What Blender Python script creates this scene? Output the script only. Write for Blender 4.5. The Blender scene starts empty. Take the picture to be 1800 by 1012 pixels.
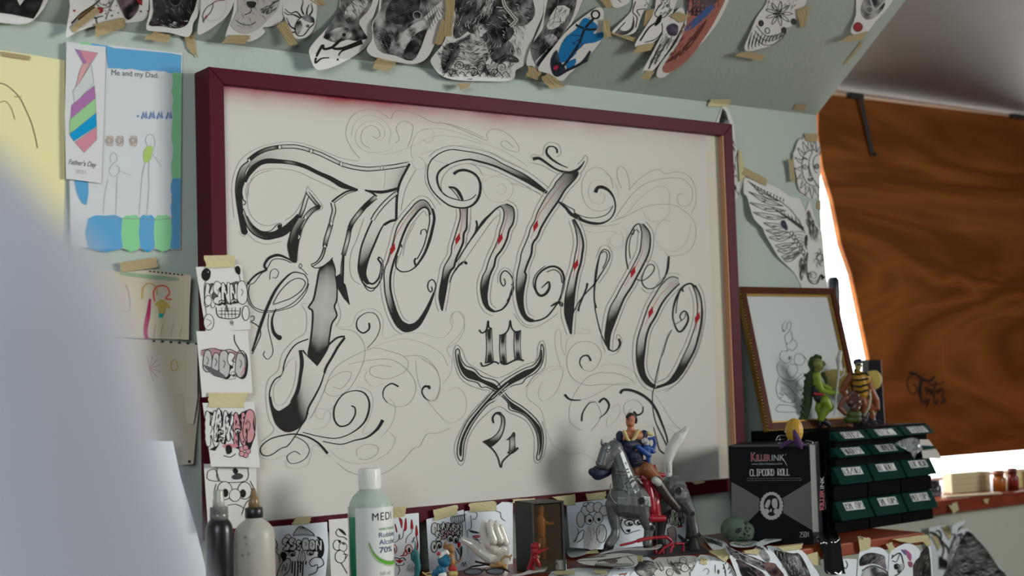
import bpy, bmesh, math, random
from mathutils import Vector, Matrix
from mathutils import noise as mnoise
from mathutils.geometry import delaunay_2d_cdt
S = bpy.context.scene
COL = S.collection
R = random.Random(7)

# ------------------------------------------------------------ camera
F, CX, CY = 2500.0, 900.0, 506.0
CAMP = Vector((-0.9274, -2.1416, 1.5415))
YAW, PITCH, ROLL = 0.62669, 0.063152, -0.031423
_f = Vector((math.sin(YAW)*math.cos(PITCH), math.cos(YAW)*math.cos(PITCH), math.sin(PITCH)))
_r = Vector((math.cos(YAW), -math.sin(YAW), 0))
_u = _r.cross(_f)
RT = _r*math.cos(ROLL) + _u*math.sin(ROLL)
UP = _u*math.cos(ROLL) - _r*math.sin(ROLL)
FW = _f
cd = bpy.data.cameras.new('camera'); cam = bpy.data.objects.new('camera', cd); COL.objects.link(cam)
cam.matrix_world = Matrix(((RT.x, UP.x, -FW.x, CAMP.x), (RT.y, UP.y, -FW.y, CAMP.y), (RT.z, UP.z, -FW.z, CAMP.z), (0, 0, 0, 1)))
cd.sensor_width = 36; cd.lens = F/1800*36; cd.clip_start = 0.02
cd.dof.use_dof = True; cd.dof.focus_distance = 2.45; cd.dof.aperture_fstop = 3.3
S.camera = cam

# ------------------------------------------------------------ world: overcast sky outside (+Y), dim room side
w = bpy.data.worlds.new('sky'); S.world = w; w.use_nodes = True
nt = w.node_tree; nt.nodes.clear()
wo = nt.nodes.new('ShaderNodeOutputWorld'); bg = nt.nodes.new('ShaderNodeBackground')
tc = nt.nodes.new('ShaderNodeTexCoord'); sx = nt.nodes.new('ShaderNodeSeparateXYZ')
rp = nt.nodes.new('ShaderNodeValToRGB')
rp.color_ramp.elements[0].position = .50; rp.color_ramp.elements[0].color = (.040, .046, .050, 1)
rp.color_ramp.elements[1].position = .62; rp.color_ramp.elements[1].color = (9.5, 9.7, 9.9, 1)
ma = nt.nodes.new('ShaderNodeMath'); ma.operation = 'MULTIPLY_ADD'; ma.inputs[1].default_value = .5; ma.inputs[2].default_value = .5
nt.links.new(tc.outputs['Generated'], sx.inputs[0]); nt.links.new(sx.outputs['Y'], ma.inputs[0])
nt.links.new(ma.outputs[0], rp.inputs[0]); nt.links.new(rp.outputs[0], bg.inputs[0]); nt.links.new(bg.outputs[0], wo.inputs[0])
bg.inputs[1].default_value = 1.0

def area(name, loc, target, sx_, sy_, power, col=(1, 1, 1), spread=180):
    l = bpy.data.lights.new(name, 'AREA'); l.shape = 'RECTANGLE'; l.size = sx_; l.size_y = sy_
    l.energy = power; l.color = col; l.spread = math.radians(spread)
    o = bpy.data.objects.new(name, l); COL.objects.link(o); o.location = loc
    o.rotation_euler = (Vector(target)-Vector(loc)).to_track_quat('-Z', 'Y').to_euler()
    return o
# daylight from the room's window right of the camera, plus an added narrow lamp
area('window_daylight', (2.75, -2.75, 1.97), (.4, 0, 1.5), 1.1, 1.0, 15.5, (1, .99, .94), 120)
area('left_boost_lamp', (2.75, -2.75, 2.05), (-.9, 0, 1.65), 1.1, 1.0, 8.5, (1, .985, .93), 55)  # added narrow beam that brightens the left side, not a separate window
# softer bluish daylight from the left front, then an added fill lamp
area('soft_daylight', (-2.4, -3.0, 2.3), (0.2, 0, 1.5), 1.6, 1.2, 17, (.86, .95, 1.0), 120)
area('left_wall_fill', (-1.7, -1.9, 2.3), (-.4, 0, 1.7), 1.0, 1.0, 3.5, (.92, .97, 1.0), 90)  # added fill lamp lifting the left wall, no window known there

S.view_settings.view_transform = 'Standard'; S.view_settings.look = 'None'
S.view_settings.gamma = 1; S.view_settings.use_curve_mapping = False
S.view_settings.exposure = 0.0

# ------------------------------------------------------------ pixel <-> place
def ray(u, v): return FW + RT*((u-CX)/F) + UP*((CY-v)/F)
def atD(u, v, d): return CAMP + ray(u, v)*d
def atY(u, v, y): d = ray(u, v); return CAMP + d*((y-CAMP.y)/d.y)
def atZ(u, v, z): d = ray(u, v); return CAMP + d*((z-CAMP.z)/d.z)
def atX(u, v, x): d = ray(u, v); return CAMP + d*((x-CAMP.x)/d.x)
def depth(p): return (p-CAMP).dot(FW)
CREASE = 2.105; SLOPE = .77
NS = Vector((0, -SLOPE, -1)).normalized()
def tplane(n, p0, u, v): d = ray(u, v); return (p0-CAMP).dot(n)/d.dot(n)
def onY(y): return lambda u, v, l=0: atY(u, v, y-l)
def onWS(u, v, l=0):          # wall below the crease, sloped ceiling above it
    t1 = (-l-CAMP.y)/ray(u, v).y
    t2 = tplane(NS, Vector((0, 0, CREASE))+NS*l, u, v)
    t = min(t1, t2) if t2 > 0 else t1
    return CAMP + ray(u, v)*t
wallS = onY(0)

# ------------------------------------------------------------ materials
def srgb(r, g=None, b=None):
    if g is None: r, g, b = r
    f = lambda c: (c/255/12.92) if c/255 <= .04045 else ((c/255+.055)/1.055)**2.4
    return (f(r), f(g), f(b))
MATS = {}
def mat(name, col=(.8, .8, .8), rough=.5, metal=0, spec=.5, trans=0, alpha=1, ior=1.45, bump=0, bscale=200, var=0, coat=0):
    if name in MATS: return MATS[name]
    m = bpy.data.materials.new(name); m.use_nodes = True; MATS[name] = m
    n = m.node_tree; b = n.nodes['Principled BSDF']
    b.inputs['Base Color'].default_value = (*col, 1); b.inputs['Roughness'].default_value = rough
    b.inputs['Metallic'].default_value = metal; b.inputs['Specular IOR Level'].default_value = spec
    b.inputs['Transmission Weight'].default_value = trans; b.inputs['Alpha'].default_value = alpha
    b.inputs['IOR'].default_value = ior; b.inputs['Coat Weight'].default_value = coat
    if bump or var:
        t = n.nodes.new('ShaderNodeTexCoord')
        z = n.nodes.new('ShaderNodeTexNoise'); z.inputs['Scale'].default_value = bscale; z.inputs['Detail'].default_value = 5
        n.links.new(t.outputs['Object'], z.inputs['Vector'])
        if bump:
            bp = n.nodes.new('ShaderNodeBump'); bp.inputs['Strength'].default_value = bump; bp.inputs['Distance'].default_value = .002
            n.links.new(z.outputs['Fac'], bp.inputs['Height']); n.links.new(bp.outputs[0], b.inputs['Normal'])
        if var:
            z2 = n.nodes.new('ShaderNodeTexNoise'); z2.inputs['Scale'].default_value = bscale*.08; z2.inputs['Detail'].default_value = 6
            n.links.new(t.outputs['Object'], z2.inputs['Vector'])
            mx = n.nodes.new('ShaderNodeMixRGB'); mx.inputs[1].default_value = (*[c*(1-var) for c in col], 1)
            mx.inputs[2].default_value = (*[min(1, c*(1+var)) for c in col], 1)
            n.links.new(z2.outputs['Fac'], mx.inputs[0]); n.links.new(mx.outputs[0], b.inputs['Base Color'])
    return m
def attr_mat(name, rough=.7, spec=.2, metal=0):
    if name in MATS: return MATS[name]
    m = mat(name, rough=rough, spec=spec, metal=metal); n = m.node_tree
    a = n.nodes.new('ShaderNodeAttribute'); a.attribute_name = 'Col'
    n.links.new(a.outputs['Color'], n.nodes['Principled BSDF'].inputs['Base Color'])
    return m
INKM = attr_mat('drawing_ink', .75, .15)

# ------------------------------------------------------------ things, parts
def tag(o, label=None, cat=None, group=None, kind=None):
    if label: o['label'] = label
    if cat: o['category'] = cat
    if group: o['group'] = group
    if kind: o['kind'] = kind
    return o
def empty(name, loc, label=None, cat=None, group=None):
    o = bpy.data.objects.new(name, None); COL.objects.link(o); o.location = loc; o.empty_display_size = .02
    return tag(o, label, cat, group)
def wloc(o):
    l = Vector((0, 0, 0))
    while o is not None: l = l+o.location; o = o.parent
    return l
class MB:
    def __init__(s): s.v = []; s.f = []; s.mi = []; s.c = []
    def add(s, vs, fs, mi=0, col=None):
        k = len(s.v); s.v += [Vector(p) for p in vs]; s.f += [tuple(i+k for i in q) for q in fs]; s.mi += [mi]*len(fs)
        s.c += (col if isinstance(col, list) else [col or (1, 1, 1)]*len(vs)); return s
    def box(s, c, size, ax=None, mi=0, col=None):
        c = Vector(c); ax = ax or (Vector((1, 0, 0)), Vector((0, 1, 0)), Vector((0, 0, 1)))
        h = [ax[i]*(size[i]/2) for i in range(3)]
        vs = [c+h[0]*a+h[1]*b+h[2]*d for a in (-1, 1) for b in (-1, 1) for d in (-1, 1)]
        return s.add(vs, [(0, 1, 3, 2), (4, 6, 7, 5), (0, 4, 5, 1), (2, 3, 7, 6), (0, 2, 6, 4), (1, 5, 7, 3)], mi, col)
    def bx(s, a, b, mi=0, col=None):
        a, b = Vector(a), Vector(b); return s.box((a+b)/2, [abs(b[i]-a[i]) for i in range(3)], None, mi, col)
    def tube(s, pts, r, n=10, mi=0, col=None, cap=True, closed=False):
        pts = [Vector(p) for p in pts]; N = len(pts); rr = r if isinstance(r, (list, tuple)) else [r]*N
        vs = []; up = None
        for i, p in enumerate(pts):
            a = pts[(i-1) % N] if (i > 0 or closed) else p; b = pts[(i+1) % N] if (i < N-1 or closed) else p
            t = (b-a).normalized() if (b-a).length > 1e-9 else Vector((0, 0, 1))
            if up is None: up = t.orthogonal().normalized()
            up = (up-t*up.dot(t)); up = up.normalized() if up.length > 1e-6 else t.orthogonal().normalized()
            sd = t.cross(up)
            vs += [p+(up*math.cos(2*math.pi*k/n)+sd*math.sin(2*math.pi*k/n))*rr[i] for k in range(n)]
        fs = []
        for i in range(N if closed else N-1):
            j = (i+1) % N
            fs += [(i*n+k, i*n+(k+1) % n, j*n+(k+1) % n, j*n+k) for k in range(n)]
        if cap and not closed: fs += [tuple(range(n))[::-1], tuple((N-1)*n+k for k in range(n))]
        return s.add(vs, fs, mi, col)
    def lathe(s, o, prof, n=32, mi=0, ax=None, col=None, cap=True, sq=1.0):
        o = Vector(o); X, Y, Z = ax or (Vector((1, 0, 0)), Vector((0, 1, 0)), Vector((0, 0, 1)))
        vs = [o+Z*z+X*(r*math.cos(2*math.pi*k/n))+Y*(r*sq*math.sin(2*math.pi*k/n)) for r, z in prof for k in range(n)]
        m = len(prof); fs = [(i*n+k, i*n+(k+1) % n, (i+1)*n+(k+1) % n, (i+1)*n+k) for i in range(m-1) for k in range(n)]
        if cap: fs += [tuple(range(n))[::-1], tuple((m-1)*n+k for k in range(n))]
        return s.add(vs, fs, mi, col)
    def ball(s, c, r, n=14, mi=0, ax=None, col=None):
        r = r if isinstance(r, (tuple, list)) else (r, r, r); X, Y, Z = ax or (Vector((1, 0, 0)), Vector((0, 1, 0)), Vector((0, 0, 1)))
        c = Vector(c); vs = []; m = max(6, n//2+1)
        for i in range(m+1):
            th = math.pi*i/m; th = min(max(th, .02), math.pi-.02)
            vs += [c+X*(r[0]*math.sin(th)*math.cos(2*math.pi*k/n))+Y*(r[1]*math.sin(th)*math.sin(2*math.pi*k/n))+Z*(-r[2]*math.cos(th)) for k in range(n)]
        fs = [(i*n+k, i*n+(k+1) % n, (i+1)*n+(k+1) % n, (i+1)*n+k) for i in range(m) for k in range(n)]
        fs += [tuple(range(n))[::-1], tuple(m*n+k for k in range(n))]
        return s.add(vs, fs, mi, col)
    def build(s, name, mats, parent=None, smooth=False, loc=None, bevel=0, solid=0, recalc=True):
        if not isinstance(mats, (list, tuple)): mats = [mats]
        me = bpy.data.meshes.new(name)
        if loc is None:
            if parent is not None: loc = wloc(parent); rel = Vector((0, 0, 0))
            else:
                lo = [min(p[i] for p in s.v) for i in range(3)]; hi = [max(p[i] for p in s.v) for i in range(3)]
                loc = Vector(((lo[0]+hi[0])/2, (lo[1]+hi[1])/2, lo[2])); rel = loc
        else: loc = Vector(loc); rel = loc-(wloc(parent) if parent is not None else Vector((0, 0, 0)))
        me.from_pydata([tuple(p-loc) for p in s.v], [], s.f); 
        for m in mats: me.materials.append(m)
        for p, i in zip(me.polygons, s.mi): p.material_index = i; p.use_smooth = smooth
        if any(c != (1, 1, 1) for c in s.c):
            a = me.color_attributes.new('Col', 'FLOAT_COLOR', 'POINT')
            for i, c in enumerate(s.c): a.data[i].color = (*c[:3], 1)
        if recalc:
            bm = bmesh.new(); bm.from_mesh(me); bmesh.ops.recalc_face_normals(bm, faces=bm.faces); bm.to_mesh(me); bm.free()
        o = bpy.data.objects.new(name, me); COL.objects.link(o); o.location = rel
        if parent is not None: o.parent = parent
        if bevel:
            b = o.modifiers.new('bevel', 'BEVEL'); b.width = bevel; b.segments = 2; b.limit_method = 'ANGLE'; b.angle_limit = .6
        if solid: q = o.modifiers.new('thickness', 'SOLIDIFY'); q.thickness = solid
        return o
def blob(name, prims, m, parent=None, voxel=.0012, smooth=3, loc=None):
    """one continuous skin grown over tapered limbs: prims = (pts, radii) or (centre, (rx,ry,rz), axes)"""
    mb = MB()
    for p in prims:
        if isinstance(p[0], (list, tuple)) and len(p) == 2:
            pts = [Vector(q) for q in p[0]]; rr = p[1] if isinstance(p[1], (list, tuple)) else [p[1]]*len(pts)
            if len(pts) > 1: mb.tube(pts, list(rr), 12)
            for q, r in zip(pts, rr): mb.ball(q, r, 12)
        else:
            mb.ball(p[0], p[1], 16, 0, p[2] if len(p) > 2 else None)
    o = mb.build(name, m, parent, True, loc)
    r = o.modifiers.new('skin', 'REMESH'); r.mode = 'VOXEL'; r.voxel_size = voxel; r.use_smooth_shade = True
    s = o.modifiers.new('smooth', 'SMOOTH'); s.iterations = smooth; s.factor = .5
    dg = bpy.context.evaluated_depsgraph_get(); me = bpy.data.meshes.new_from_object(o.evaluated_get(dg))
    o.modifiers.clear(); old = o.data; o.data = me; bpy.data.meshes.remove(old); me.name = name
    for p in me.polygons: p.use_smooth = True
    if not me.materials: me.materials.append(m)
    return o

# ------------------------------------------------------------ pen work on a surface (pixel outlines -> real surface)
def cr(pts, n=6, closed=False):
    """smooth curve through points"""
    P = [Vector((p[0], p[1])) for p in pts]; N = len(P)
    if N < 3: return P
    out = []
    for i in range(N if closed else N-1):
        if closed: p0, p1, p2, p3 = P[i-1], P[i], P[(i+1) % N], P[(i+2) % N]
        else: p0, p1, p2, p3 = P[max(i-1, 0)], P[i], P[i+1], P[min(i+2, N-1)]
        for k in range(n):
            t = k/n
            out.append(.5*((2*p1)+(p2-p0)*t+(2*p0-5*p1+4*p2-p3)*t*t+(3*p1-p0-3*p2+p3)*t*t*t))
    if not closed: out.append(P[-1])
    return out
def resample(P, n):
    L = [0]
    for a, b in zip(P, P[1:]): L.append(L[-1]+(b-a).length)
    out = []; j = 0
    for k in range(n):
        d = L[-1]*k/(n-1)
        while j < len(L)-2 and L[j+1] < d: j += 1
        sgm = L[j+1]-L[j]; t = (d-L[j])/sgm if sgm > 1e-9 else 0
        out.append(P[j].lerp(P[j+1], min(max(t, 0), 1)))
    return out
def interp(tab, t):
    if isinstance(tab, (int, float)): return tab
    for (a, x), (b, y) in zip(tab, tab[1:]):
        if t <= b: return x+(y-x)*(t-a)/max(b-a, 1e-9) if t > a else x
    return tab[-1][1]
BLK = (.012, .012, .012)
class Ink:
    def __init__(s, surf, lift=.0004, step=4e-6, curl=None):
        s.m = MB(); s.S = surf; s.l = lift; s.d = step; s.curl = curl; s.mottle = False; s.g = 0
    def P(s, u, v): return s.S(u, v, s.l+(s.curl(u, v) if s.curl else 0))
    def line(s, pts, w=1.5, col=BLK, taper=None, n=5, closed=False, raw=False):
        Q = [Vector((p[0], p[1])) for p in pts] if raw else cr(pts, n, closed)
        if len(Q) < 2: return s
        N = len(Q); vs = []
        tot = sum((b-a).length for a, b in zip(Q, Q[1:])) or 1; acc = 0
        for i in range(N):
            a = Q[i-1] if (i or closed) else Q[i]; b = Q[(i+1) % N] if (i < N-1 or closed) else Q[i]
            t = (b-a); t = t.normalized() if t.length > 1e-9 else Vector((1, 0)); nn = Vector((-t.y, t.x))
            if i: acc += (Q[i]-Q[i-1]).length
            ww = w*(interp(taper, acc/tot) if taper else 1)/2
            for sg in (1, -1): q = Q[i]+nn*ww*sg; vs.append(s.P(q.x, q.y))
        fs = [(2*i, 2*i+1, 2*((i+1) % N)+1, 2*((i+1) % N)) for i in range(N if closed else N-1)]
        s.m.add(vs, fs, 0, col); s.l += s.d; return s
    def fill(s, pts, col=BLK, n=4, smooth=True, cf=None, grid=0):
        Q = cr(pts, n, True) if smooth else [Vector((p[0], p[1])) for p in pts]
        V = list(Q); E = [(i, (i+1) % len(Q)) for i in range(len(Q))]
        big = max(q.x for q in Q)-min(q.x for q in Q)+max(q.y for q in Q)-min(q.y for q in Q)
        if not grid and s.g and big > 16: grid = s.g
        if s.mottle and cf is None and big > 26 and max(col)-min(col) < .06 and max(col) < .42:
            grid = 3.2; c0 = sum(col)/3      # pencil and wash shading of the print itself
            def cf(x, y):
                t = mnoise.fractal(Vector((x*.055, y*.055, big)), 1.0, 2.1, 4)*1.5+.5*mnoise.noise(Vector((x*.02, y*.02, 3)))
                f = min(max(1+t*1.5, .12), 3.2); return tuple(min(.5, max(.008, c*f)) for c in col)
        if grid:
            x0, x1 = min(q.x for q in Q), max(q.x for q in Q); y0, y1 = min(q.y for q in Q), max(q.y for q in Q)
            y = y0+grid/2
            while y < y1:
                x = x0+grid/2
                while x < x1:
                    if inside(Q, x, y): V.append(Vector((x, y)))
                    x += grid
                y += grid
        r = delaunay_2d_cdt(V, E, [], 1, 1e-5)
        vs = [s.P(q.x, q.y) for q in r[0]]
        s.m.add(vs, [tuple(t) for t in r[2]], 0, [cf(q.x, q.y) for q in r[0]] if cf else col); s.l += s.d; return s
    def band(s, L, Rr, dens, base, wl=1, wr=3, ink=BLK, n=48, lat=((0, .55), (.35, .5), (1, 1)), m=4):
        """shaded stroke of a letter: tone runs along it, outline either side"""
        A = resample(cr(L, 6), n); B = resample(cr(Rr, 6), n)
        vs = []; cs = []
        for i in range(n):
            dd = interp(dens, i/(n-1))
            for k in range(m+1):
                q = A[i].lerp(B[i], k/m); vs.append(s.P(q.x, q.y))
                a = min(1, max(0, dd*(interp(lat, k/m)+ (dd**2)*.5)))
                cs.append(tuple(base[j]*(1-a)+ink[j]*a for j in range(3)))
        fs = [(i*(m+1)+k, i*(m+1)+k+1, (i+1)*(m+1)+k+1, (i+1)*(m+1)+k) for i in range(n-1) for k in range(m)]
        s.m.add(vs, fs, 0, cs); s.l += s.d
        if wl: s.line(A, wl, ink, raw=True)
        if wr: s.line(B, wr, ink, raw=True, taper=((0, .6), (.25, 1), (.7, 1), (1, .6)))
        return s
    def mesh2d(s, V, Fc, mp, col=BLK):
        s.m.add([s.P(*mp(x, y)) for x, y in V], Fc, 0, col); s.l += s.d; return s
    def text(s, txt, quad, col=BLK, font=None, bold=0, shear=0, spacing=1, stretch=True):
        """lettering fitted into a quad of four points TL,TR,BR,BL"""
        V, Fc = text2d(txt, bold, shear, spacing)
        x0, x1 = min(v[0] for v in V), max(v[0] for v in V); y0, y1 = min(v[1] for v in V), max(v[1] for v in V)
        tl, tr, br, bl = [Vector(q) for q in quad]
        def mp(x, y):
            a = (x-x0)/(x1-x0); b = (y1-y)/(y1-y0)
            q = (tl*(1-a)+tr*a)*(1-b)+(bl*(1-a)+br*a)*b; return q.x, q.y
        return s.mesh2d(V, Fc, mp, col)
    def script(s, txt, quad, col=BLK, w=1.2, jit=0, rr=None):
        """hand lettering with a marker"""
        tl, tr, br, bl = [Vector(q) for q in quad]; n = len(txt); adv = 1/n; g = rr or R
        for i, ch in enumerate(txt):
            for stx in HAND.get(ch, []):
                pts = []
                for x, y in stx:
                    a = (i+.06+x/4*.80)*adv+g.uniform(-jit, jit)*adv; b = 1-y/6+g.uniform(-jit, jit)
                    q = (tl*(1-a)+tr*a)*(1-b)+(bl*(1-a)+br*a)*b; pts.append((q.x, q.y))
                s.line(pts, w, col, raw=True)
        return s
    def hatch(s, poly, n, ang, ln, w=.8, col=BLK, spread=.4, cols=None, bend=.15, rr=None):
        g = rr or R; Q = [Vector((p[0], p[1])) for p in poly]
        x0, x1 = min(q.x for q in Q), max(q.x for q in Q); y0, y1 = min(q.y for q in Q), max(q.y for q in Q); k = 0; tr = 0
        while k < n and tr < n*20:
            tr += 1; x, y = g.uniform(x0, x1), g.uniform(y0, y1)
            if not inside(Q, x, y): continue
            a = (ang(x, y) if callable(ang) else ang)+g.uniform(-spread, spread); l = ln*g.uniform(.5, 1.2)
            dx, dy = math.cos(a)*l, math.sin(a)*l; b = g.uniform(-bend, bend)
            if not inside(Q, x+dx, y+dy): continue
            s.line([(x, y), (x+dx*.5-dy*b, y+dy*.5+dx*b), (x+dx, y+dy)], w*g.uniform(.6, 1.3), g.choice(cols) if cols else col, ((0, .6), (.3, 1), (1, .2)), 3)
            k += 1
        return s
    def circ(s, x, y, r, w=1, col=BLK, fillc=None, ry=None, n=14):
        ry = ry or r; p = [(x+r*math.cos(2*math.pi*i/n), y+ry*math.sin(2*math.pi*i/n)) for i in range(n)]
        if fillc is not None: s.fill(p, fillc, 1, False)
        if w: s.line(p, w, col, n=2, closed=True)
        return s
    def spiral(s, x, y, r, a0=0, turns=1.5, w=1, col=BLK, sgn=1, ry=1.0, taper=((0, .5), (.5, 1), (1, .4))):
        N = int(10*turns)+4; return s.line([(x+r*(1-i/N*.85)*math.cos(a0+sgn*i/N*turns*2*math.pi), y+ry*r*(1-i/N*.85)*math.sin(a0+sgn*i/N*turns*2*math.pi)) for i in range(N+1)], w, col, taper, 3)
    def build(s, name, parent, label=None):
        o = s.m.build(name, INKM, parent, recalc=False)
        if label: o['label'] = label
        return o
def inside(Q, x, y):
    c = False; j = len(Q)-1
    for i in range(len(Q)):
        if (Q[i].y > y) != (Q[j].y > y) and x < (Q[j].x-Q[i].x)*(y-Q[i].y)/(Q[j].y-Q[i].y)+Q[i].x: c = not c
        j = i
    return c
_tc = {}
def text2d(txt, bold=0, shear=0, spacing=1):
    key = (txt, bold, shear, spacing)
    if key in _tc: return _tc[key]
    c = bpy.data.curves.new('lettering', 'FONT'); c.body = txt; c.offset = bold; c.shear = shear; c.space_character = spacing; c.resolution_u = 4
    o = bpy.data.objects.new('lettering', c); COL.objects.link(o); bpy.context.view_layer.update()
    me = bpy.data.meshes.new_from_object(o.evaluated_get(bpy.context.evaluated_depsgraph_get()))
    r = ([(v.co.x, v.co.y) for v in me.vertices], [tuple(p.vertices) for p in me.polygons])
    bpy.data.objects.remove(o); bpy.data.curves.remove(c); bpy.data.meshes.remove(me); _tc[key] = r
    return r
HAND = {'A': [[(0, 0), (1.8, 6), (2.4, 6), (4, 0)], [(.8, 2), (3.3, 2.2)]], 'B': [[(0, 0), (0, 6), (3, 5.6), (3.2, 3.8), (.2, 3.2), (3.8, 2.6), (3.6, .3), (0, 0)]],
 'C': [[(4, 5.2), (3, 6), (.6, 5.6), (0, 3), (.6, .4), (3, 0), (4, .9)]], 'D': [[(0, 0), (0, 6), (2.8, 5.5), (4, 3), (2.8, .4), (0, 0)]],
 'E': [[(4, 6), (0, 5.8), (0, 0), (4, .2)], [(0, 3.1), (3, 3.2)]], 'H': [[(0, 0), (0, 6)], [(4, 0), (4, 6)], [(0, 3), (4, 3.3)]],
 'G': [[(4, 5.2), (3, 6), (.6, 5.6), (0, 3), (.6, .4), (3.8, 0), (4, 2.8), (2.2, 2.8)]],
 'I': [[(2, 0), (2, 6)], [(.8, 6), (3.2, 6)], [(.8, 0), (3.2, 0)]], 'K': [[(0, 0), (0, 6)], [(4, 6), (.2, 3), (4, 0)]], 'L': [[(0, 6), (.2, 0), (4, .2)]],
 'M': [[(0, 0), (0, 6), (2, 2.5), (4, 6), (4, 0)]], 'N': [[(0, 0), (0, 6), (4, 0), (4, 6)]], 'O': [[(2, 6), (.3, 5), (0, 3), (.5, .6), (2, 0), (3.6, .8), (4, 3), (3.6, 5.4), (2, 6)]],
 'P': [[(0, 0), (0, 6), (3.6, 5.6), (3.8, 3.4), (0, 2.8)]], 'R': [[(0, 0), (0, 6), (3.6, 5.6), (3.6, 3.5), (.2, 3), (4, 0)]],
 'S': [[(4, 5.2), (2.5, 6), (.3, 5), (.6, 3.6), (3.4, 2.8), (3.9, 1), (2, 0), (0, .8)]], 'T': [[(0, 6), (4, 5.9)], [(2, 6), (2, 0)]],
 'U': [[(0, 6), (.2, 1), (2, 0), (3.8, 1), (4, 6)]], 'W': [[(0, 6), (1, 0), (2, 4), (3, 0), (4, 6)]], 'X': [[(0, 6), (4, 0)], [(4, 6), (0, 0)]],
 'Z': [[(0, 6), (4, 5.8), (0, .2), (4, 0)]], '!': [[(2, 6), (2, 2)], [(2, .7), (2, 0)]], '.': [[(1.4, .6), (2, 0)]], '/': [[(.6, -1), (3.4, 7)]],
 '2': [[(0, 5), (1, 6), (3.6, 5.8), (3.8, 3.8), (0, 0), (4, 0)]], '5': [[(4, 6), (.3, 6), (0, 3.4), (3, 3.6), (4, 2), (3, .2), (0, 0)]], '0': [[(.4, 6), (0, 5), (0, 1), (.6, 0), (3.4, 0), (4, 1), (4, 5), (3.4, 6), (.4, 6)]]}
# ============================================================ ROOM
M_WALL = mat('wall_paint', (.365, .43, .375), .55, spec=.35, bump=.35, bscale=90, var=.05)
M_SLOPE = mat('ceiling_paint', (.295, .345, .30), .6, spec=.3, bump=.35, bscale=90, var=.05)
M_DORM = mat('dormer_plaster', (.085, .070, .055), .6, spec=.3, bump=.3, bscale=60, var=.22)  # dark brown-grey ceiling colour with random variation
M_CREAM = mat('cream_wall_paint', (.50, .54, .455), .6, spec=.3, bump=.3, bscale=80, var=.05)
XC = 1.476
def st(o, kind='structure'): o['kind'] = kind; return o
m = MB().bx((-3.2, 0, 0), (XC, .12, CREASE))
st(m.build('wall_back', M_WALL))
m = MB().bx((XC, 0, 0), (4.2, .12, 1.19))
st(m.build('wall_below_window', M_CREAM))
# sloped ceiling slab
def slab(a, b, c, d, th, nrm):
    vs = [Vector(p) for p in (a, b, c, d)]; vs2 = [p-nrm*th for p in vs]
    return MB().add(vs+vs2, [(0, 1, 2, 3), (7, 6, 5, 4), (0, 4, 5, 1), (1, 5, 6, 2), (2, 6, 7, 3), (3, 7, 4, 0)])
yt = -1.9
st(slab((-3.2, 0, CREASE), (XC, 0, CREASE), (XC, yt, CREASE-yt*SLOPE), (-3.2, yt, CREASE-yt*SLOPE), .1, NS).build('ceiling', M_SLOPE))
# the dormer: cheek, ceiling, window wall
YB = .30
dz0, dsl = 2.268, .27
yd = -(dz0-CREASE+dsl*YB)/(SLOPE-dsl)
m = MB(); A = [(XC-.06, .1205, 1.19), (XC-.06, YB+.05, 1.19), (XC-.06, YB+.05, dz0+.06), (XC-.06, .1205, dz0+.09)]
B = [(XC, p[1], p[2]) for p in A]; m.add(A+B, [(0, 1, 2, 3), (7, 6, 5, 4), (0, 4, 5, 1), (1, 5, 6, 2), (2, 6, 7, 3), (3, 7, 4, 0)])
st(m.build('wall_dormer_cheek', M_CREAM))
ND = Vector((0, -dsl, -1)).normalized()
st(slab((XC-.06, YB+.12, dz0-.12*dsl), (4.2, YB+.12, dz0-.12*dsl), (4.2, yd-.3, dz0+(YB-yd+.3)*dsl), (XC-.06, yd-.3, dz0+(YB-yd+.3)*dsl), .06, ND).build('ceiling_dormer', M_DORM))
# window: white head strip with dark gaps, frame, pane
M_WHITE = mat('white_window_paint', (.62, .59, .52), .4)
M_DARKM = mat('dark_metal', (.05, .05, .052), .45, .8)
win = st(empty('window_1', (2.6, YB+.06, 1.25)))
m = MB().bx((XC, YB+.03, dz0-.028), (4.2, YB+.08, dz0-.002)); o = m.build('window_head', M_WHITE, win, bevel=.003)
m = MB().bx((XC+.01, YB+.05, 1.226), (4.2, YB+.08, 1.236)); m.build('window_bottom_rail', M_WHITE, win, bevel=.003)
m = MB().bx((XC, YB+.04, 1.24), (XC+.045, YB+.08, dz0-.02)); m.build('window_stile', M_WHITE, win, bevel=.003)
m = MB().bx((XC+.02, YB+.055, 1.25), (4.2, YB+.06, dz0-.02))
gl = mat('window_glass', (.95, .97, .97), .05, trans=1, alpha=.25)
m.build('pane', gl, win)
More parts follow.
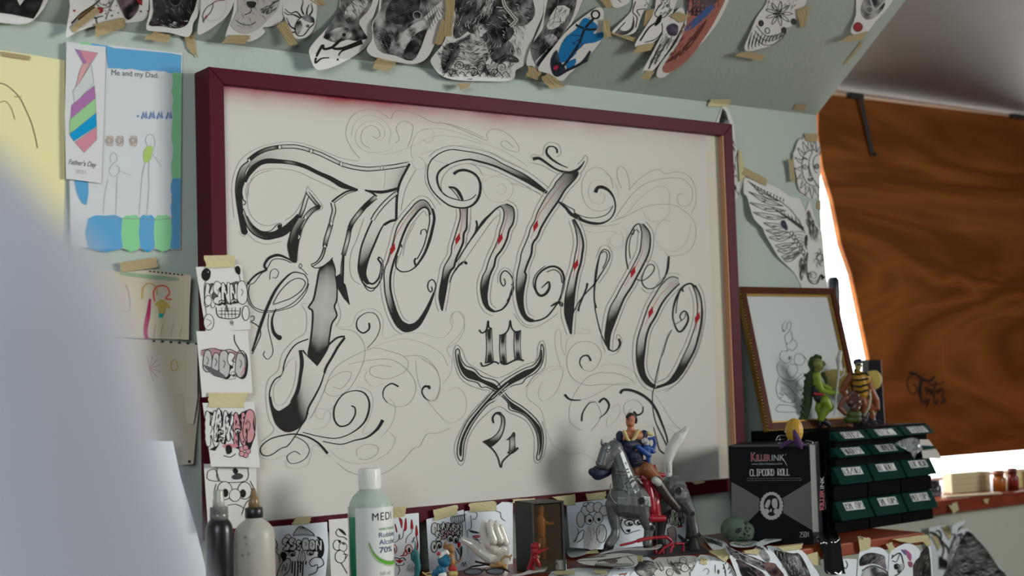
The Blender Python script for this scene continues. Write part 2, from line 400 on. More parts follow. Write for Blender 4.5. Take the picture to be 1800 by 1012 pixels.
# sill
M_WOOD = None
def wood(name, c1, c2, scale=6, rough=.4, axis='X', dist=6.0, ringk=1.0):
    m = mat(name, c1, rough); n = m.node_tree; b = n.nodes['Principled BSDF']
    t = n.nodes.new('ShaderNodeTexCoord'); mp = n.nodes.new('ShaderNodeMapping')
    mp.inputs['Scale'].default_value = (.35, 1, 1.6) if axis == 'X' else (1.6, 1, .35)
    z = n.nodes.new('ShaderNodeTexNoise'); z.inputs['Scale'].default_value = scale; z.inputs['Detail'].default_value = 3; z.inputs['Distortion'].default_value = 1.2
    wv = n.nodes.new('ShaderNodeMath'); wv.operation = 'MULTIPLY'; wv.inputs[1].default_value = dist
    sn = n.nodes.new('ShaderNodeMath'); sn.operation = 'PINGPONG'; sn.inputs[1].default_value = 1
    fine = n.nodes.new('ShaderNodeTexNoise'); fine.inputs['Scale'].default_value = 90; fine.inputs['Detail'].default_value = 4
    mp2 = n.nodes.new('ShaderNodeMapping'); mp2.inputs['Scale'].default_value = (.06, 1, 1) if axis == 'X' else (1, 1, .06)
    n.links.new(t.outputs['Object'], mp.inputs[0]); n.links.new(mp.outputs[0], z.inputs['Vector'])
    n.links.new(t.outputs['Object'], mp2.inputs[0]); n.links.new(mp2.outputs[0], fine.inputs['Vector'])
    n.links.new(z.outputs['Fac'], wv.inputs[0]); n.links.new(wv.outputs[0], sn.inputs[0])
    ad = n.nodes.new('ShaderNodeMath'); ad.operation = 'MULTIPLY_ADD'; ad.inputs[1].default_value = .35; 
    n.links.new(fine.outputs['Fac'], ad.inputs[0]); n.links.new(sn.outputs[0], ad.inputs[2])
    r = n.nodes.new('ShaderNodeValToRGB'); r.color_ramp.elements[0].color = (*c1, 1); r.color_ramp.elements[1].color = (*c2, 1)
    r.color_ramp.elements[0].position = .15; r.color_ramp.elements[1].position = 1.1 if ringk == 1 else ringk
    n.links.new(ad.outputs[0], r.inputs[0]); n.links.new(r.outputs[0], b.inputs['Base Color'])
    return m
M_SHELF = wood('red_stained_wood', (.30, .055, .016), (.20, .030, .009), 9, .35)
M_PLY = wood('orange_plywood', (.27, .088, .016), (.155, .044, .007), 2.0, .6, dist=11)
M_PLY.node_tree.nodes['Principled BSDF'].inputs['Specular IOR Level'].default_value = .12
m = MB().bx((XC, -.03, 1.196), (4.2, YB+.06, 1.228))
st(m.build('trim_1', M_SHELF, bevel=.003))
st(MB().bx((-3.2, -3.5, -.05), (4.2, .12, 0)).build('floor', mat('floor_boards', (.16, .11, .07), .5)))
# the plywood board over the window: slanting left edge
bp = [(1440, 164), (1830, 211), (1830, 789), (1547, 812), (1530, 640), (1497, 482), (1479, 430), (1464, 353), (1447, 297), (1438, 235)]
P = [atY(u, v, YB) for u, v in bp]; th = Vector((0, .015, 0)); n = len(P)
m = MB().add(P+[p+th for p in P], [tuple(range(n)), tuple(range(2*n-1, n-1, -1))]+[(i, (i+1) % n, n+(i+1) % n, n+i) for i in range(n)])
ply = tag(m.build('plywood_board', M_PLY), 'orange-brown plywood board covering the window, with a small black lettering tag', 'board')
k = Ink(onY(YB), .0006)
o_ = lambda pts: [(1560+x/8.436, 620+y/8.433) for x, y in pts]
k.line(o_([(320, 300), (400, 305), (480, 360), (560, 410), (630, 415), (680, 370), (685, 345)]), 4.4)
k.line(o_([(400, 320), (330, 350), (295, 410), (300, 500), (330, 580), (375, 615), (420, 590), (435, 530), (410, 480), (365, 475)]), 2.2)
k.line(o_([(500, 380), (490, 480), (480, 580), (500, 680), (505, 765)]), 6, taper=((0, .7), (.5, 1.2), (1, .3)))
k.line(o_([(545, 560), (580, 510), (585, 610), (620, 520), (640, 620), (660, 540), (670, 610)]), 2.2)
k.line(o_([(720, 420), (700, 520), (685, 640), (700, 740), (735, 740), (735, 680)]), 3)
k.line(o_([(610, 465), (720, 475), (800, 455), (840, 420)]), 2.6)
k.line(o_([(720, 600), (760, 540), (750, 600), (790, 530), (830, 540), (790, 580)]), 2.4)
k.line(o_([(560, 660), (540, 740), (600, 690), (570, 800), (630, 680)]), 2.4)
k.line(o_([(855, 570), (810, 640), (840, 680), (790, 740), (860, 730), (850, 680)]), 2.4)
k.build('painted_tag', ply, 'small black hand-lettered tag')
# iron window stay hanging over the board
m = MB()
a, b = atY(1512, 168, YB-.012), atY(1534, 272, YB-.006)
ex = (b-a).normalized(); sd = Vector((1, 0, 0)); sd = (sd-ex*sd.dot(ex)).normalized()
m.box((a+b)/2, ((b-a).length, .012, .004), (ex, sd, ex.cross(sd)))
root = m.build('window_stay', M_DARKM, bevel=.001); tag(root, 'dark metal window stay hanging over the top left of the plywood', 'window stay')
m = MB().box(atY(1503, 169, YB-.006), (.05, .016, .014)); m.build('bracket', M_DARKM, root)
m = MB().tube([b+Vector((0, -.003, 0)), b+Vector((0, -.012, 0))], .005, 10); m.build('pin', M_DARKM, root)
m = MB().box(atY(1788, 205, YB-.006), (.06, .016, .014)); m.build('window_hinge', M_DARKM, win, bevel=.001)
# ------------------------------------------------------------ shelf
ZS = 1.212; YF = atZ(1430, 962, ZS).y; XE = atZ(1637, 936, ZS).x
m = MB().bx((-.75, YF, ZS-.024), (XE, -.002, ZS))
tag(m.build('wall_shelf', M_SHELF, bevel=.003), 'long red-brown wooden shelf along the wall under the big picture', 'shelf')
# ============================================================ THE BIG FRAMED LETTERING
M_RED = mat('maroon_gloss_paint', (.068, .004, .011), .45, spec=.12, bump=.08, bscale=120)
M_RAW = mat('raw_pine', (.50, .24, .13), .6)
M_LINER = mat('cream_liner', (.52, .49, .40), .7)
W_, H_, T_, FD = 1.1554, .75, .02593, .0581
Z0 = 1.3; YP = -.0465
fr = empty('framed_lettering', (W_/2, 0, Z0), 'huge hand-lettered drawing in a deep maroon frame, filling the wall above the shelf', 'picture')
def rail(name, quad):
    vs = [Vector((x, -FD, z)) for x, z in quad]+[Vector((x, -.002, z)) for x, z in quad]
    MB().add(vs, [(0, 1, 2, 3), (7, 6, 5, 4)]+[(i, (i+1) % 4, 4+(i+1) % 4, 4+i) for i in range(4)]).build(name, M_RED, fr, bevel=.0012)
L0, L1, B0, B1 = 0, W_, Z0, Z0+H_
rail('top_rail', [(L0, B1), (L1, B1), (L1-T_, B1-T_), (L0+T_, B1-T_)])
rail('bottom_rail', [(L0, B0), (L0+T_, B0+T_), (L1-T_, B0+T_), (L1, B0)])
rail('side_rail', [(L0, B0), (L0, B1), (L0+T_, B1-T_), (L0+T_, B0+T_)])
rail('side_rail', [(L1, B0), (L1-T_, B0+T_), (L1-T_, B1-T_), (L1, B1)])
MB().bx((L0+T_-.004, YP+.003, B0+T_-.004), (L1-T_+.004, YP+.006, B1-T_+.004)).build('backing_board', M_LINER, fr)
XR = atY(1252.5, 540, YP).x
MB().bx((L1-T_-.0022, -FD+.001, B0+T_), (L1-T_+.001, YP+.003, B1-T_)).build('bare_wood_edge', M_RAW, fr)
PB = (.545, .53, .48)
# paper with spray-paint overspray under the top rail (procedural)
pm = mat('poster_paper', PB, .75, spec=.2); n = pm.node_tree; b = n.nodes['Principled BSDF']
t = n.nodes.new('ShaderNodeTexCoord'); sp = n.nodes.new('ShaderNodeSeparateXYZ'); n.links.new(t.outputs['Object'], sp.inputs[0])
nz = n.nodes.new('ShaderNodeTexNoise'); nz.inputs['Scale'].default_value = 5; nz.inputs['Detail'].default_value = 3; n.links.new(t.outputs['Object'], nz.inputs['Vector'])
g = n.nodes.new('ShaderNodeTexNoise'); g.inputs['Scale'].default_value = 900; n.links.new(t.outputs['Object'], g.inputs['Vector'])
def mth(op, a, b_=None, c=None, clamp=False):
    q = n.nodes.new('ShaderNodeMath'); q.operation = op; q.use_clamp = clamp
    for i, x in enumerate((a, b_, c)):
        if x is None: continue
        if isinstance(x, (int, float)): q.inputs[i].default_value = x
        else: n.links.new(x, q.inputs[i])
    return q.outputs[0]
hgt = H_-2*T_
e1 = mth('MULTIPLY_ADD', sp.outputs['Z'], 1/.05, (-hgt+.05)/.05, True)      # 0..1 in the top 5 cm
e1 = mth('POWER', e1, 2.2)
xx = mth('MULTIPLY_ADD', sp.outputs['X'], -1.3, .42, True)                  # stronger to the left
e = mth('MULTIPLY', e1, mth('MULTIPLY_ADD', nz.outputs['Fac'], 1.6, -.25, True))
e = mth('MULTIPLY', e, mth('ADD', xx, .35)); e = mth('MULTIPLY', e, mth('MULTIPLY_ADD', g.outputs['Fac'], 1.2, .7)); e = mth('MULTIPLY', e, 1.0, None, True)
mx = n.nodes.new('ShaderNodeMixRGB'); mx.inputs[1].default_value = (*PB, 1); mx.inputs[2].default_value = (.28, .015, .04, 1)
n.links.new(e, mx.inputs[0]); n.links.new(mx.outputs[0], b.inputs['Base Color'])
pp = MB().bx((L0+T_-.003, YP, B0+T_-.003), (XR, YP+.001, B1-T_+.003)).build('drawing_sheet', pm, fr, loc=(W_/2, YP, B0+T_))

k = Ink(onY(YP), .0003, 2e-6)
def tr(ox, oy, sc): return lambda *p: [(ox+x/sc, oy+y/sc) for x, y in (p[0] if len(p) == 1 else p)]
A_, B_, C_, D_, E_ = tr(400, 180, 3.1622), tr(400, 480, 2.8111), tr(740, 200, 3.374), tr(740, 380, 3.1618), tr(740, 540, 2.8109)
PEN = (.30, .285, .26); PEN2 = (.42, .40, .365); RD = (.30, .012, .02); DK = (.018, .018, .018)
def pen(pts, c=PEN, w=.9): k.line(pts, w, c)
def halo(pts, d, c=PEN, w=.8):
    Q = resample(cr(pts, 6), max(12, int(len(pts)*5))); out = []
    for i, q in enumerate(Q):
        t_ = (Q[min(i+1, len(Q)-1)]-Q[max(i-1, 0)]).normalized(); out.append((q.x-t_.y*d, q.y+t_.x*d))
    k.line(out, w, c, n=2)
def letter(L, Rr, dens, wl=1.3, wr=3.2, h=6.5, **kw):
    k.band(L, Rr, dens, PB, wl, wr, DK, **kw)
    if h: halo(L, h); halo(Rr, -h)
def bar(pts, w, dens=((0, .9), (.12, .15), (.5, .1), (.88, .2), (1, .9)), core=True, joints=()):
    """double-lined bar: dark outline with a light core, dark towards the joints"""
    Q = resample(cr(pts, 6), 40); t_ = [(Q[min(i+1, 39)]-Q[max(i-1, 0)]).normalized() for i in range(40)]
    Lq = [(q.x-a.y*w/2, q.y+a.x*w/2) for q, a in zip(Q, t_)]; Rq = [(q.x+a.y*w/2, q.y-a.x*w/2) for q, a in zip(Q, t_)]
    k.band(Lq, Rq, dens, PB, 1.7, 1.7, DK, n=30, lat=((0, .9), (1, 1)), m=2)
    for jx, jy in joints: k.fill([(jx-3, jy), (jx, jy-5), (jx+3, jy), (jx, jy+5)], PB, 1, False); k.line([(jx-3, jy), (jx, jy-5), (jx+3, jy), (jx, jy+5)], 1, DK, raw=True, closed=True)
def diamond(c, h=11, w_=4.6, sl=.3):
    x, y = c; k.fill([(x+h*sl, y-h), (x+w_, y), (x-h*sl, y+h), (x-w_, y)], RD, 1, False)
def red(pts, c): k.line(pts, 1.0, RD, ((0, .4), (.5, 1), (1, .6)));  diamond(c)

# --- pencil scroll work behind everything
for q, c in [(A_([(735, 310), (690, 255), (660, 190), (662, 140), (690, 78), (740, 46), (810, 40), (870, 65), (906, 92), (925, 58), (970, 45), (1050, 65), (1140, 110), (1220, 118), (1320, 148), (1423, 195)]), PEN),
             (A_([(820, 200), (850, 208), (875, 178), (862, 132), (820, 105), (762, 112), (720, 155), (712, 210), (745, 258), (800, 278), (860, 275), (915, 262)]), PEN2),
             (A_([(805, 188), (830, 198), (848, 180), (835, 145), (800, 128), (760, 145), (742, 190), (752, 230), (790, 252)]), PEN),
             (A_([(690, 190), (700, 130), (740, 85), (800, 70), (850, 90), (895, 130), (908, 180), (895, 225)]), PEN2),
             (A_([(935, 225), (955, 205), (945, 170), (938, 140), (960, 110), (995, 106), (1030, 128), (1025, 180), (1015, 215), (1000, 248)]), PEN),
             (A_([(860, 290), (940, 275), (1020, 245), (1100, 205), (1180, 185), (1290, 195), (1423, 235)]), PEN2),
             (A_([(1040, 330), (1020, 280), (1030, 220), (1060, 165), (1110, 145), (1145, 165), (1140, 210), (1110, 222), (1085, 205)]), PEN2),
             (A_([(1060, 300), (1090, 320), (1100, 350), (1075, 372), (1040, 360), (1020, 320)]), PEN2),
             (C_([(0, 15), (70, 50), (130, 55), (210, 80), (300, 120), (392, 158), (390, 120), (420, 92), (480, 100), (540, 140), (580, 195), (575, 225), (540, 220), (500, 205), (475, 180), (485, 162), (515, 165), (550, 200)]), PEN),
             (C_([(0, 100), (80, 85), (180, 100), (300, 140), (400, 185), (480, 215), (560, 260), (620, 300), (630, 315)]), PEN2),
             (C_([(0, 240), (80, 215), (130, 205), (200, 190), (330, 195), (420, 230), (520, 280), (600, 320)]), PEN2),
             (C_([(370, 380), (365, 440), (400, 500), (460, 525), (520, 505), (548, 450), (530, 400), (480, 375), (420, 375), (380, 400)]), PEN2),
             (C_([(450, 430), (480, 415), (505, 440), (495, 470), (465, 478), (448, 455)]), PEN2),
             (C_([(300, 290), (360, 300), (430, 335), (480, 355), (430, 365), (370, 360)]), PEN2),
             (C_([(530, 410), (600, 430), (660, 450), (710, 475)]), PEN), (C_([(530, 410), (590, 415), (650, 435)]), PEN2),
             (C_([(1140, 440), (1120, 370), (1060, 320), (1000, 330), (960, 390), (955, 460), (975, 530), (1020, 570), (1080, 575), (1130, 550)]), PEN),
             (C_([(1110, 430), (1080, 400), (1030, 395), (1000, 430), (995, 480), (1015, 520), (1055, 535), (1085, 520), (1090, 480), (1070, 470), (1058, 490)]), PEN2),
             (C_([(1170, 490), (1165, 440), (1130, 380), (1090, 350)]), PEN2),
             (C_([(1190, 445), (1165, 380), (1165, 330), (1185, 312), (1215, 335), (1235, 400), (1235, 455)]), PEN),
             (C_([(1235, 450), (1280, 400), (1330, 360), (1380, 335), (1420, 332), (1445, 355), (1510, 345), (1570, 355), (1610, 395), (1632, 460), (1630, 530), (1605, 590)]), PEN),
             (C_([(1150, 620), (1190, 560), (1250, 480), (1320, 420), (1400, 390), (1480, 380), (1550, 385), (1600, 430), (1612, 480), (1595, 535), (1550, 548), (1522, 520), (1525, 480), (1555, 472)]), PEN),
             (C_([(1150, 630), (1220, 590), (1300, 500), (1380, 440), (1440, 432), (1475, 470), (1470, 540)]), PEN2),
             (C_([(1130, 640), (1230, 600), (1320, 555), (1420, 535), (1510, 545), (1580, 590), (1625, 650), (1630, 730), (1600, 800), (1550, 835), (1475, 842), (1450, 822)]), PEN),
             (C_([(1320, 580), (1340, 620), (1400, 640), (1470, 600), (1475, 540)]), PEN2),
             (C_([(1480, 640), (1440, 630), (1400, 670), (1392, 740), (1430, 800), (1500, 815), (1560, 780), (1590, 720), (1600, 650)]), PEN2),
             (C_([(940, 650), (1000, 665), (1100, 665), (1180, 650)]), PEN), (C_([(965, 690), (1040, 705), (1110, 695), (1160, 700)]), PEN2),
             (C_([(1165, 705), (1135, 725), (1120, 760), (1150, 790), (1190, 780), (1200, 740), (1185, 700)]), PEN2),
             (C_([(1190, 670), (1220, 690), (1220, 740), (1195, 790), (1150, 805), (1115, 780), (1105, 740)]), PEN2),
             (B_([(540, 265), (610, 260), (640, 200), (690, 175), (740, 185), (770, 230), (770, 320), (850, 300), (950, 295), (1020, 315), (1070, 315), (1110, 270), (1100, 230), (1115, 195), (1150, 190), (1172, 230), (1150, 300), (1085, 370), (1110, 430), (1100, 500), (1060, 550)]), PEN2),
             (B_([(690, 385), (770, 345), (880, 325), (980, 350), (1060, 400), (1090, 460)]), PEN2),
             (B_([(500, 515), (540, 460), (620, 410), (720, 370), (800, 385), (870, 410), (895, 450), (870, 490), (800, 520), (740, 515), (705, 495), (710, 465), (760, 455), (810, 462)]), PEN),
             (B_([(870, 410), (960, 410), (1030, 470), (1052, 550), (1035, 620), (1000, 630), (968, 605), (962, 575)]), PEN),
             (B_([(550, 275), (620, 285), (665, 330), (680, 390), (660, 470), (610, 560), (560, 600), (510, 605), (482, 580), (500, 530), (560, 490), (610, 490), (600, 530), (560, 570), (520, 560)]), PEN),
             (B_([(600, 450), (700, 430), (800, 425), (870, 460), (920, 520), (930, 580), (900, 640), (850, 660), (800, 645), (770, 610), (768, 580)]), PEN),
             (B_([(690, 485), (680, 520), (720, 560), (770, 545)]), PEN2), (B_([(640, 560), (700, 580), (720, 640), (700, 720), (670, 790), (760, 770)]), PEN2),
             (B_([(550, 620), (510, 670), (440, 670), (440, 710), (470, 720), (480, 690), (500, 680), (510, 710), (480, 760), (420, 770)]), PEN2),
             (B_([(800, 620), (830, 660), (815, 740), (760, 810)]), PEN2), (B_([(510, 875), (560, 920), (640, 940), (720, 930), (800, 880), (830, 820), (800, 785)]), PEN2),
             (B_([(640, 900), (640, 870), (690, 845), (740, 855), (740, 890), (690, 920), (650, 915)]), PEN),
             (B_([(540, 935), (600, 980), (680, 1000), (770, 990), (860, 930), (920, 865), (950, 855), (985, 795), (1040, 790), (1100, 765)]), PEN),
             (B_([(200, 860), (160, 880), (170, 910), (230, 920), (290, 900), (290, 950), (340, 965), (400, 940), (425, 850), (470, 870), (510, 910)]), PEN2),
             (B_([(930, 430), (940, 520), (970, 600), (1030, 680), (1100, 740), (1170, 700), (1180, 620), (1140, 565), (1090, 580)]), PEN2),
             (E_([(0, 250), (70, 300), (95, 370), (80, 440), (50, 462), (20, 450), (5, 415), (15, 390), (45, 400)]), PEN),
             (E_([(130, 200), (180, 170), (215, 110), (210, 50), (180, 20), (155, 40), (160, 80)]), PEN2),
             (E_([(690, 290), (665, 200), (665, 130), (680, 108), (692, 130), (695, 190), (715, 235), (720, 170), (760, 130), (830, 130), (830, 112), (790, 105)]), PEN2),
             (E_([(705, 295), (650, 290), (600, 320), (560, 360), (525, 400), (530, 450), (590, 500), (610, 560), (625, 620), (660, 690), (730, 725), (800, 720), (860, 755)]), PEN2),
             (E_([(840, 265), (810, 235), (785, 260), (795, 300), (840, 315), (880, 275), (890, 220), (850, 175), (780, 172), (735, 210), (720, 280), (750, 350), (820, 385), (900, 380), (1030, 385)]), PEN),
             (E_([(890, 290), (960, 280), (1040, 310), (1110, 390)]), PEN2), (E_([(900, 325), (960, 325), (1030, 350), (1060, 380)]), PEN),
             (E_([(710, 430), (740, 455), (820, 450), (900, 410), (960, 380), (1030, 375)]), PEN),
             (E_([(800, 610), (740, 570), (735, 490), (770, 410), (830, 340), (900, 320)]), PEN),
             (E_([(840, 610), (890, 540), (865, 470), (835, 465), (800, 520), (795, 560)]), PEN),
             (E_([(1040, 500), (1010, 530), (1005, 480), (1050, 455), (1090, 480), (1095, 515), (1070, 530), (1055, 515)]), PEN),
             (E_([(1150, 420), (1190, 480), (1240, 560), (1280, 600), (1260, 590), (1190, 580), (1100, 590)]), PEN2),
             (E_([(1160, 670), (1180, 700), (1240, 740), (1260, 700), (1270, 640), (1220, 600), (1150, 600)]), PEN2),
             (E_([(560, 320), (600, 330), (690, 300), (700, 340), (660, 430), (600, 460), (580, 420), (600, 370)]), PEN2),
             (E_([(940, 500), (975, 480), (985, 520), (960, 560), (920, 590), (920, 540)]), PEN2)]:
    pen(q, c)
# --- T: the swung top bar
k.band(A_([(120, 335), (170, 300), (225, 275), (290, 256), (370, 260), (450, 274), (520, 300), (575, 325), (630, 352)]),
       A_([(115, 400), (140, 355), (175, 330), (210, 318), (250, 316), (310, 320), (370, 330), (430, 350), (500, 380)]), ((0, .75), (.2, .45), (.45, .12), (.7, .03), (1, 0)), PB, 0, 0, DK, lat=((0, .3), (1, 1)))
k.band(A_([(880, 362), (930, 358), (990, 350)]), A_([(870, 485), (910, 482), (950, 475)]), ((0, 0), (.5, .15), (1, .5)), PB, 0, 0, DK, lat=((0, .5), (1, 1)))
bar(A_([(115, 322), (165, 285), (220, 260), (290, 246)]), 6, ((0, .9), (.3, .8), (.8, .6), (1, .9)))
bar(A_([(290, 246), (370, 245), (420, 254), (465, 268)]), 6); bar(A_([(465, 268), (520, 288), (575, 315), (632, 342)]), 6)
bar(A_([(632, 342), (700, 360), (780, 370), (858, 364)]), 6.5, ((0, .3), (.2, .05), (1, .1))); bar(A_([(858, 364), (930, 355), (1012, 340)]), 6.5, ((0, .1), (1, .1)),
    joints=A_([(290, 248), (465, 270), (632, 342), (858, 363), (120, 325)]))
halo(A_([(40, 640), (30, 540), (30, 440), (70, 330), (160, 260), (290, 225), (370, 222), (465, 245), (575, 290), (632, 312), (730, 330)]), -1)
# big left loop and its hollow inner line
k.band(A_([(118, 325), (75, 360), (52, 420), (45, 490), (52, 560), (65, 640), (80, 725)]), A_([(120, 345), (98, 390), (90, 440), (80, 490), (80, 560), (88, 620), (108, 715)]),
       ((0, .35), (.25, .8), (.5, 1), (.8, 1.1), (1, 1.2)), PB, 2, 2, DK, lat=((0, .5), (.3, .8), (1, 1)))
k.circ(*A_([(95, 718)])[0], 5, 1, DK, DK)
k.line(A_([(95, 440), (80, 490), (88, 540), (100, 550), (98, 565), (85, 568)]), 1.6, DK)
halo(A_([(105, 440), (90, 490), (100, 560)]), -4)
k.band(A_([(85, 620), (110, 690), (150, 735), (210, 760), (270, 752), (320, 735), (370, 690), (400, 640)]), A_([(88, 590), (120, 665), (165, 705), (215, 722), (260, 718), (300, 700), (350, 660), (390, 620)]), ((0, .4), (.3, .9), (.7, 1.1), (1, 1)), PB, 2, 2, DK)
k.line(A_([(270, 712), (300, 690), (295, 672), (275, 680), (240, 712), (190, 715), (140, 680), (108, 630)]), 1.3, DK)
k.circ(*A_([(290, 690)])[0], 3.5, 1, DK, DK); halo(A_([(60, 720), (90, 750), (110, 735), (160, 775), (220, 790), (300, 775)]), -1); 
halo(A_([(250, 375), (180, 395), (130, 440), (110, 510), (118, 600), (160, 660), (220, 685), (280, 670)]), 0)
bar(A_([(400, 640), (420, 590), (435, 540), (450, 500)]), 6, ((0, .9), (.4, .2), (1, .05))); bar(A_([(445, 500), (480, 545), (515, 585)]), 5, ((0, .1), (1, .8)))
bar(A_([(512, 580), (470, 600), (435, 640), (410, 690), (395, 745), (380, 800), (372, 890)]), 7, ((0, .9), (.3, .2), (.5, .9), (1, 1.1)), joints=A_([(435, 638), (395, 746)]))
k.band(A_([(395, 640), (360, 700), (345, 750), (335, 800), (350, 870)]), A_([(430, 650), (400, 700), (390, 750), (380, 800), (375, 888)]), ((0, .7), (.4, .9), (1, 1.15)), PB, 2, 2, DK)
halo(A_([(445, 465), (530, 580), (470, 620), (420, 700), (395, 800), (390, 880)]), 0); halo(A_([(445, 465), (420, 540), (370, 620), (320, 655)]), 0)
# lower edge of the bar and the stems
k.band(A_([(95, 440), (105, 400), (130, 360), (170, 330), (210, 315), (250, 314), (310, 320), (370, 328), (440, 350), (510, 385), (575, 412), (650, 452), (725, 483)]),
       A_([(105, 445), (118, 415), (145, 382), (180, 350), (215, 338), (250, 336), (310, 338), (370, 346), (430, 364), (500, 398), (570, 432), (640, 475), (722, 486)]),
       ((0, .9), (.2, 1), (.3, 1.1), (.42, .55), (.55, 1), (.7, .8), (.85, 1), (1, 1.1)), PB, 1.6, 1.6, DK, lat=((0, 1), (1, .9)), joints=None) if False else k.band(
       A_([(95, 440), (105, 400), (130, 360), (170, 330), (210, 315), (250, 314), (310, 320), (370, 328), (440, 350), (510, 385), (575, 412), (650, 452), (725, 483)]),
       A_([(105, 445), (118, 415), (145, 382), (180, 350), (215, 338), (250, 336), (310, 338), (370, 346), (430, 364), (500, 398), (570, 432), (640, 475), (722, 486)]),
       ((0, .9), (.2, 1), (.3, 1.1), (.42, .6), (.55, 1), (.7, .8), (.85, 1), (1, 1.1)), PB, 1.6, 1.6, DK, lat=((0, 1), (1, .9)))
halo(A_([(118, 520), (120, 460), (160, 390), (240, 368), (370, 378), (480, 425), (560, 462), (610, 485)]), 0)
k.line(A_([(725, 485), (670, 492), (620, 520), (580, 552)]), 3, DK); k.line(A_([(720, 490), (670, 505), (630, 530), (590, 560)]), 1.3, DK)
bar(A_([(583, 555), (592, 600), (582, 640), (576, 672)]), 6, ((0, .1), (1, .3))); bar(A_([(576, 675), (560, 725), (548, 765), (541, 803)]), 7, ((0, .9), (.4, .1), (1, .9)), joints=A_([(577, 673), (541, 803)]))
k.band(A_([(535, 803), (520, 850), (495, 885), (465, 900)]), A_([(548, 806), (530, 860), (505, 890), (470, 912)]), ((0, .9), (.5, .4), (1, .1)), PB, 1.8, 2, DK)
k.line(A_([(465, 905), (490, 920), (530, 910), (565, 885), (585, 862)]), 1.6, DK)
k.line(A_([(765, 487), (800, 500), (830, 522)]), 3, DK); bar(A_([(825, 525), (800, 545), (762, 580)]), 7, ((0, .3), (.5, .8), (1, 1)))
bar(A_([(762, 580), (720, 630), (695, 665), (680, 700)]), 7, ((0, 1), (.4, .3), (1, .9))); bar(A_([(680, 700), (668, 760), (655, 810), (645, 850)]), 6.5, ((0, .9), (.5, .15), (1, .8)))
k.line(A_([(645, 850), (642, 920), (640, 1012)])+B_([(578, 60), (602, 155)]), 4.5, DK, ((0, .8), (.6, 1), (1, .4)))
k.line(A_([(640, 850), (630, 930), (632, 1012)]), 1.1, DK)
k.line(A_([(765, 487), (830, 497), (880, 495), (950, 477)]), 5, DK, ((0, .3), (.4, 1.1), (1, 1)))
k.line(A_([(1012, 340), (988, 385), (965, 430), (950, 475), (941, 540), (938, 652)]), 4.2, DK)
halo(A_([(1050, 370), (1010, 440), (985, 500), (965, 600)]), 0)
bar(A_([(942, 500), (900, 535), (860, 575), (825, 620), (805, 655)]), 6, ((0, .3), (.2, .05), (1, .1)))
k.line(A_([(938, 652), (905, 660), (870, 680)]), 4.5, DK)
k.band(A_([(805, 655), (775, 720), (745, 800), (732, 870), (728, 930), (745, 975), (780, 1010)]), A_([(870, 675), (845, 720), (815, 790), (790, 850), (772, 910), (768, 960), (790, 1010)]),
       ((0, 0), (.25, .15), (.5, .6), (.75, 1.1), (1, 1.2)), PB, 2.6, 3.6, DK)
halo(A_([(760, 640), (720, 760), (690, 830), (680, 920), (700, 985), (740, 1012)]), 0)
k.line(A_([(845, 858), (838, 872), (855, 900), (850, 950), (835, 985), (808, 1008), (785, 1000)]), 3, DK); k.line(A_([(845, 858), (862, 880), (865, 930), (852, 980)])+B_([(755, 40), (720, 85), (690, 80), (660, 30)]), 1.4, DK)
k.line(B_([(650, 0), (668, 45), (700, 72), (735, 68), (758, 30), (765, 0)]), 2.2, DK)
# T: the long stem
letter(B_([(450, 0), (440, 60), (425, 130), (400, 170), (420, 185), (420, 250), (410, 340), (400, 410), (417, 495)]), B_([(530, 0), (540, 60), (540, 130), (528, 165), (540, 210), (515, 250), (503, 320), (490, 380), (417, 495)]),
       ((0, .62), (.15, .35), (.4, .30), (.6, .45), (.75, .85), (.88, 1.15), (1, 1.2)), 3, 3, 0, lat=((0, 1), (.5, .65), (1, 1)))
k.band(A_([(515, 920), (508, 940), (506, 953)]), A_([(580, 870), (596, 920), (600, 953)]), ((0, .95), (.5, .75), (1, .62)), PB, 2.5, 2.5, DK, n=12, lat=((0, 1), (.5, .7), (1, 1)))
k.fill(B_([(530, 20), (548, 80), (575, 125), (603, 155), (585, 110), (572, 60), (560, 0)]), DK, 1, False)
k.line(B_([(372, 380), (395, 420), (412, 490), (440, 430), (490, 365), (540, 320), (580, 312)]), 3.2, DK)
k.line(B_([(580, 318), (545, 365), (520, 410), (490, 460), (478, 495)]), 4, DK)
letter(B_([(362, 380), (372, 440), (362, 510), (350, 580), (318, 640), (285, 670), (250, 685), (222, 660), (210, 610)]), B_([(478, 495), (460, 550), (430, 610), (400, 665), (385, 720), (345, 765), (290, 780), (240, 740), (212, 650)]),
       ((0, 0), (.2, .08), (.35, .3), (.5, .75), (.62, 1.1), (1, 1.25)), 4, 3.5, 0, lat=((0, .9), (.5, .8), (1, 1)))
k.line(B_([(355, 380), (362, 440), (355, 510), (340, 580), (312, 638)]), 2.2, DK)
k.line(B_([(400, 325), (340, 350), (300, 400), (280, 450), (270, 500), (235, 525), (212, 570), (208, 620), (218, 670)]), 2.0, DK)
halo(B_([(335, 415), (300, 440), (260, 520), (230, 560), (235, 640), (270, 650), (310, 600), (335, 520), (340, 430)]), 0, PEN2)
halo(B_([(390, 150), (365, 155), (390, 200), (385, 290), (330, 330), (270, 400), (250, 480), (200, 530), (190, 620), (205, 720), (230, 775), (170, 830)]), 0)
halo(B_([(545, 140), (560, 210), (535, 265)]), 0); halo(B_([(500, 520), (470, 600), (420, 700), (400, 720)]), 0)
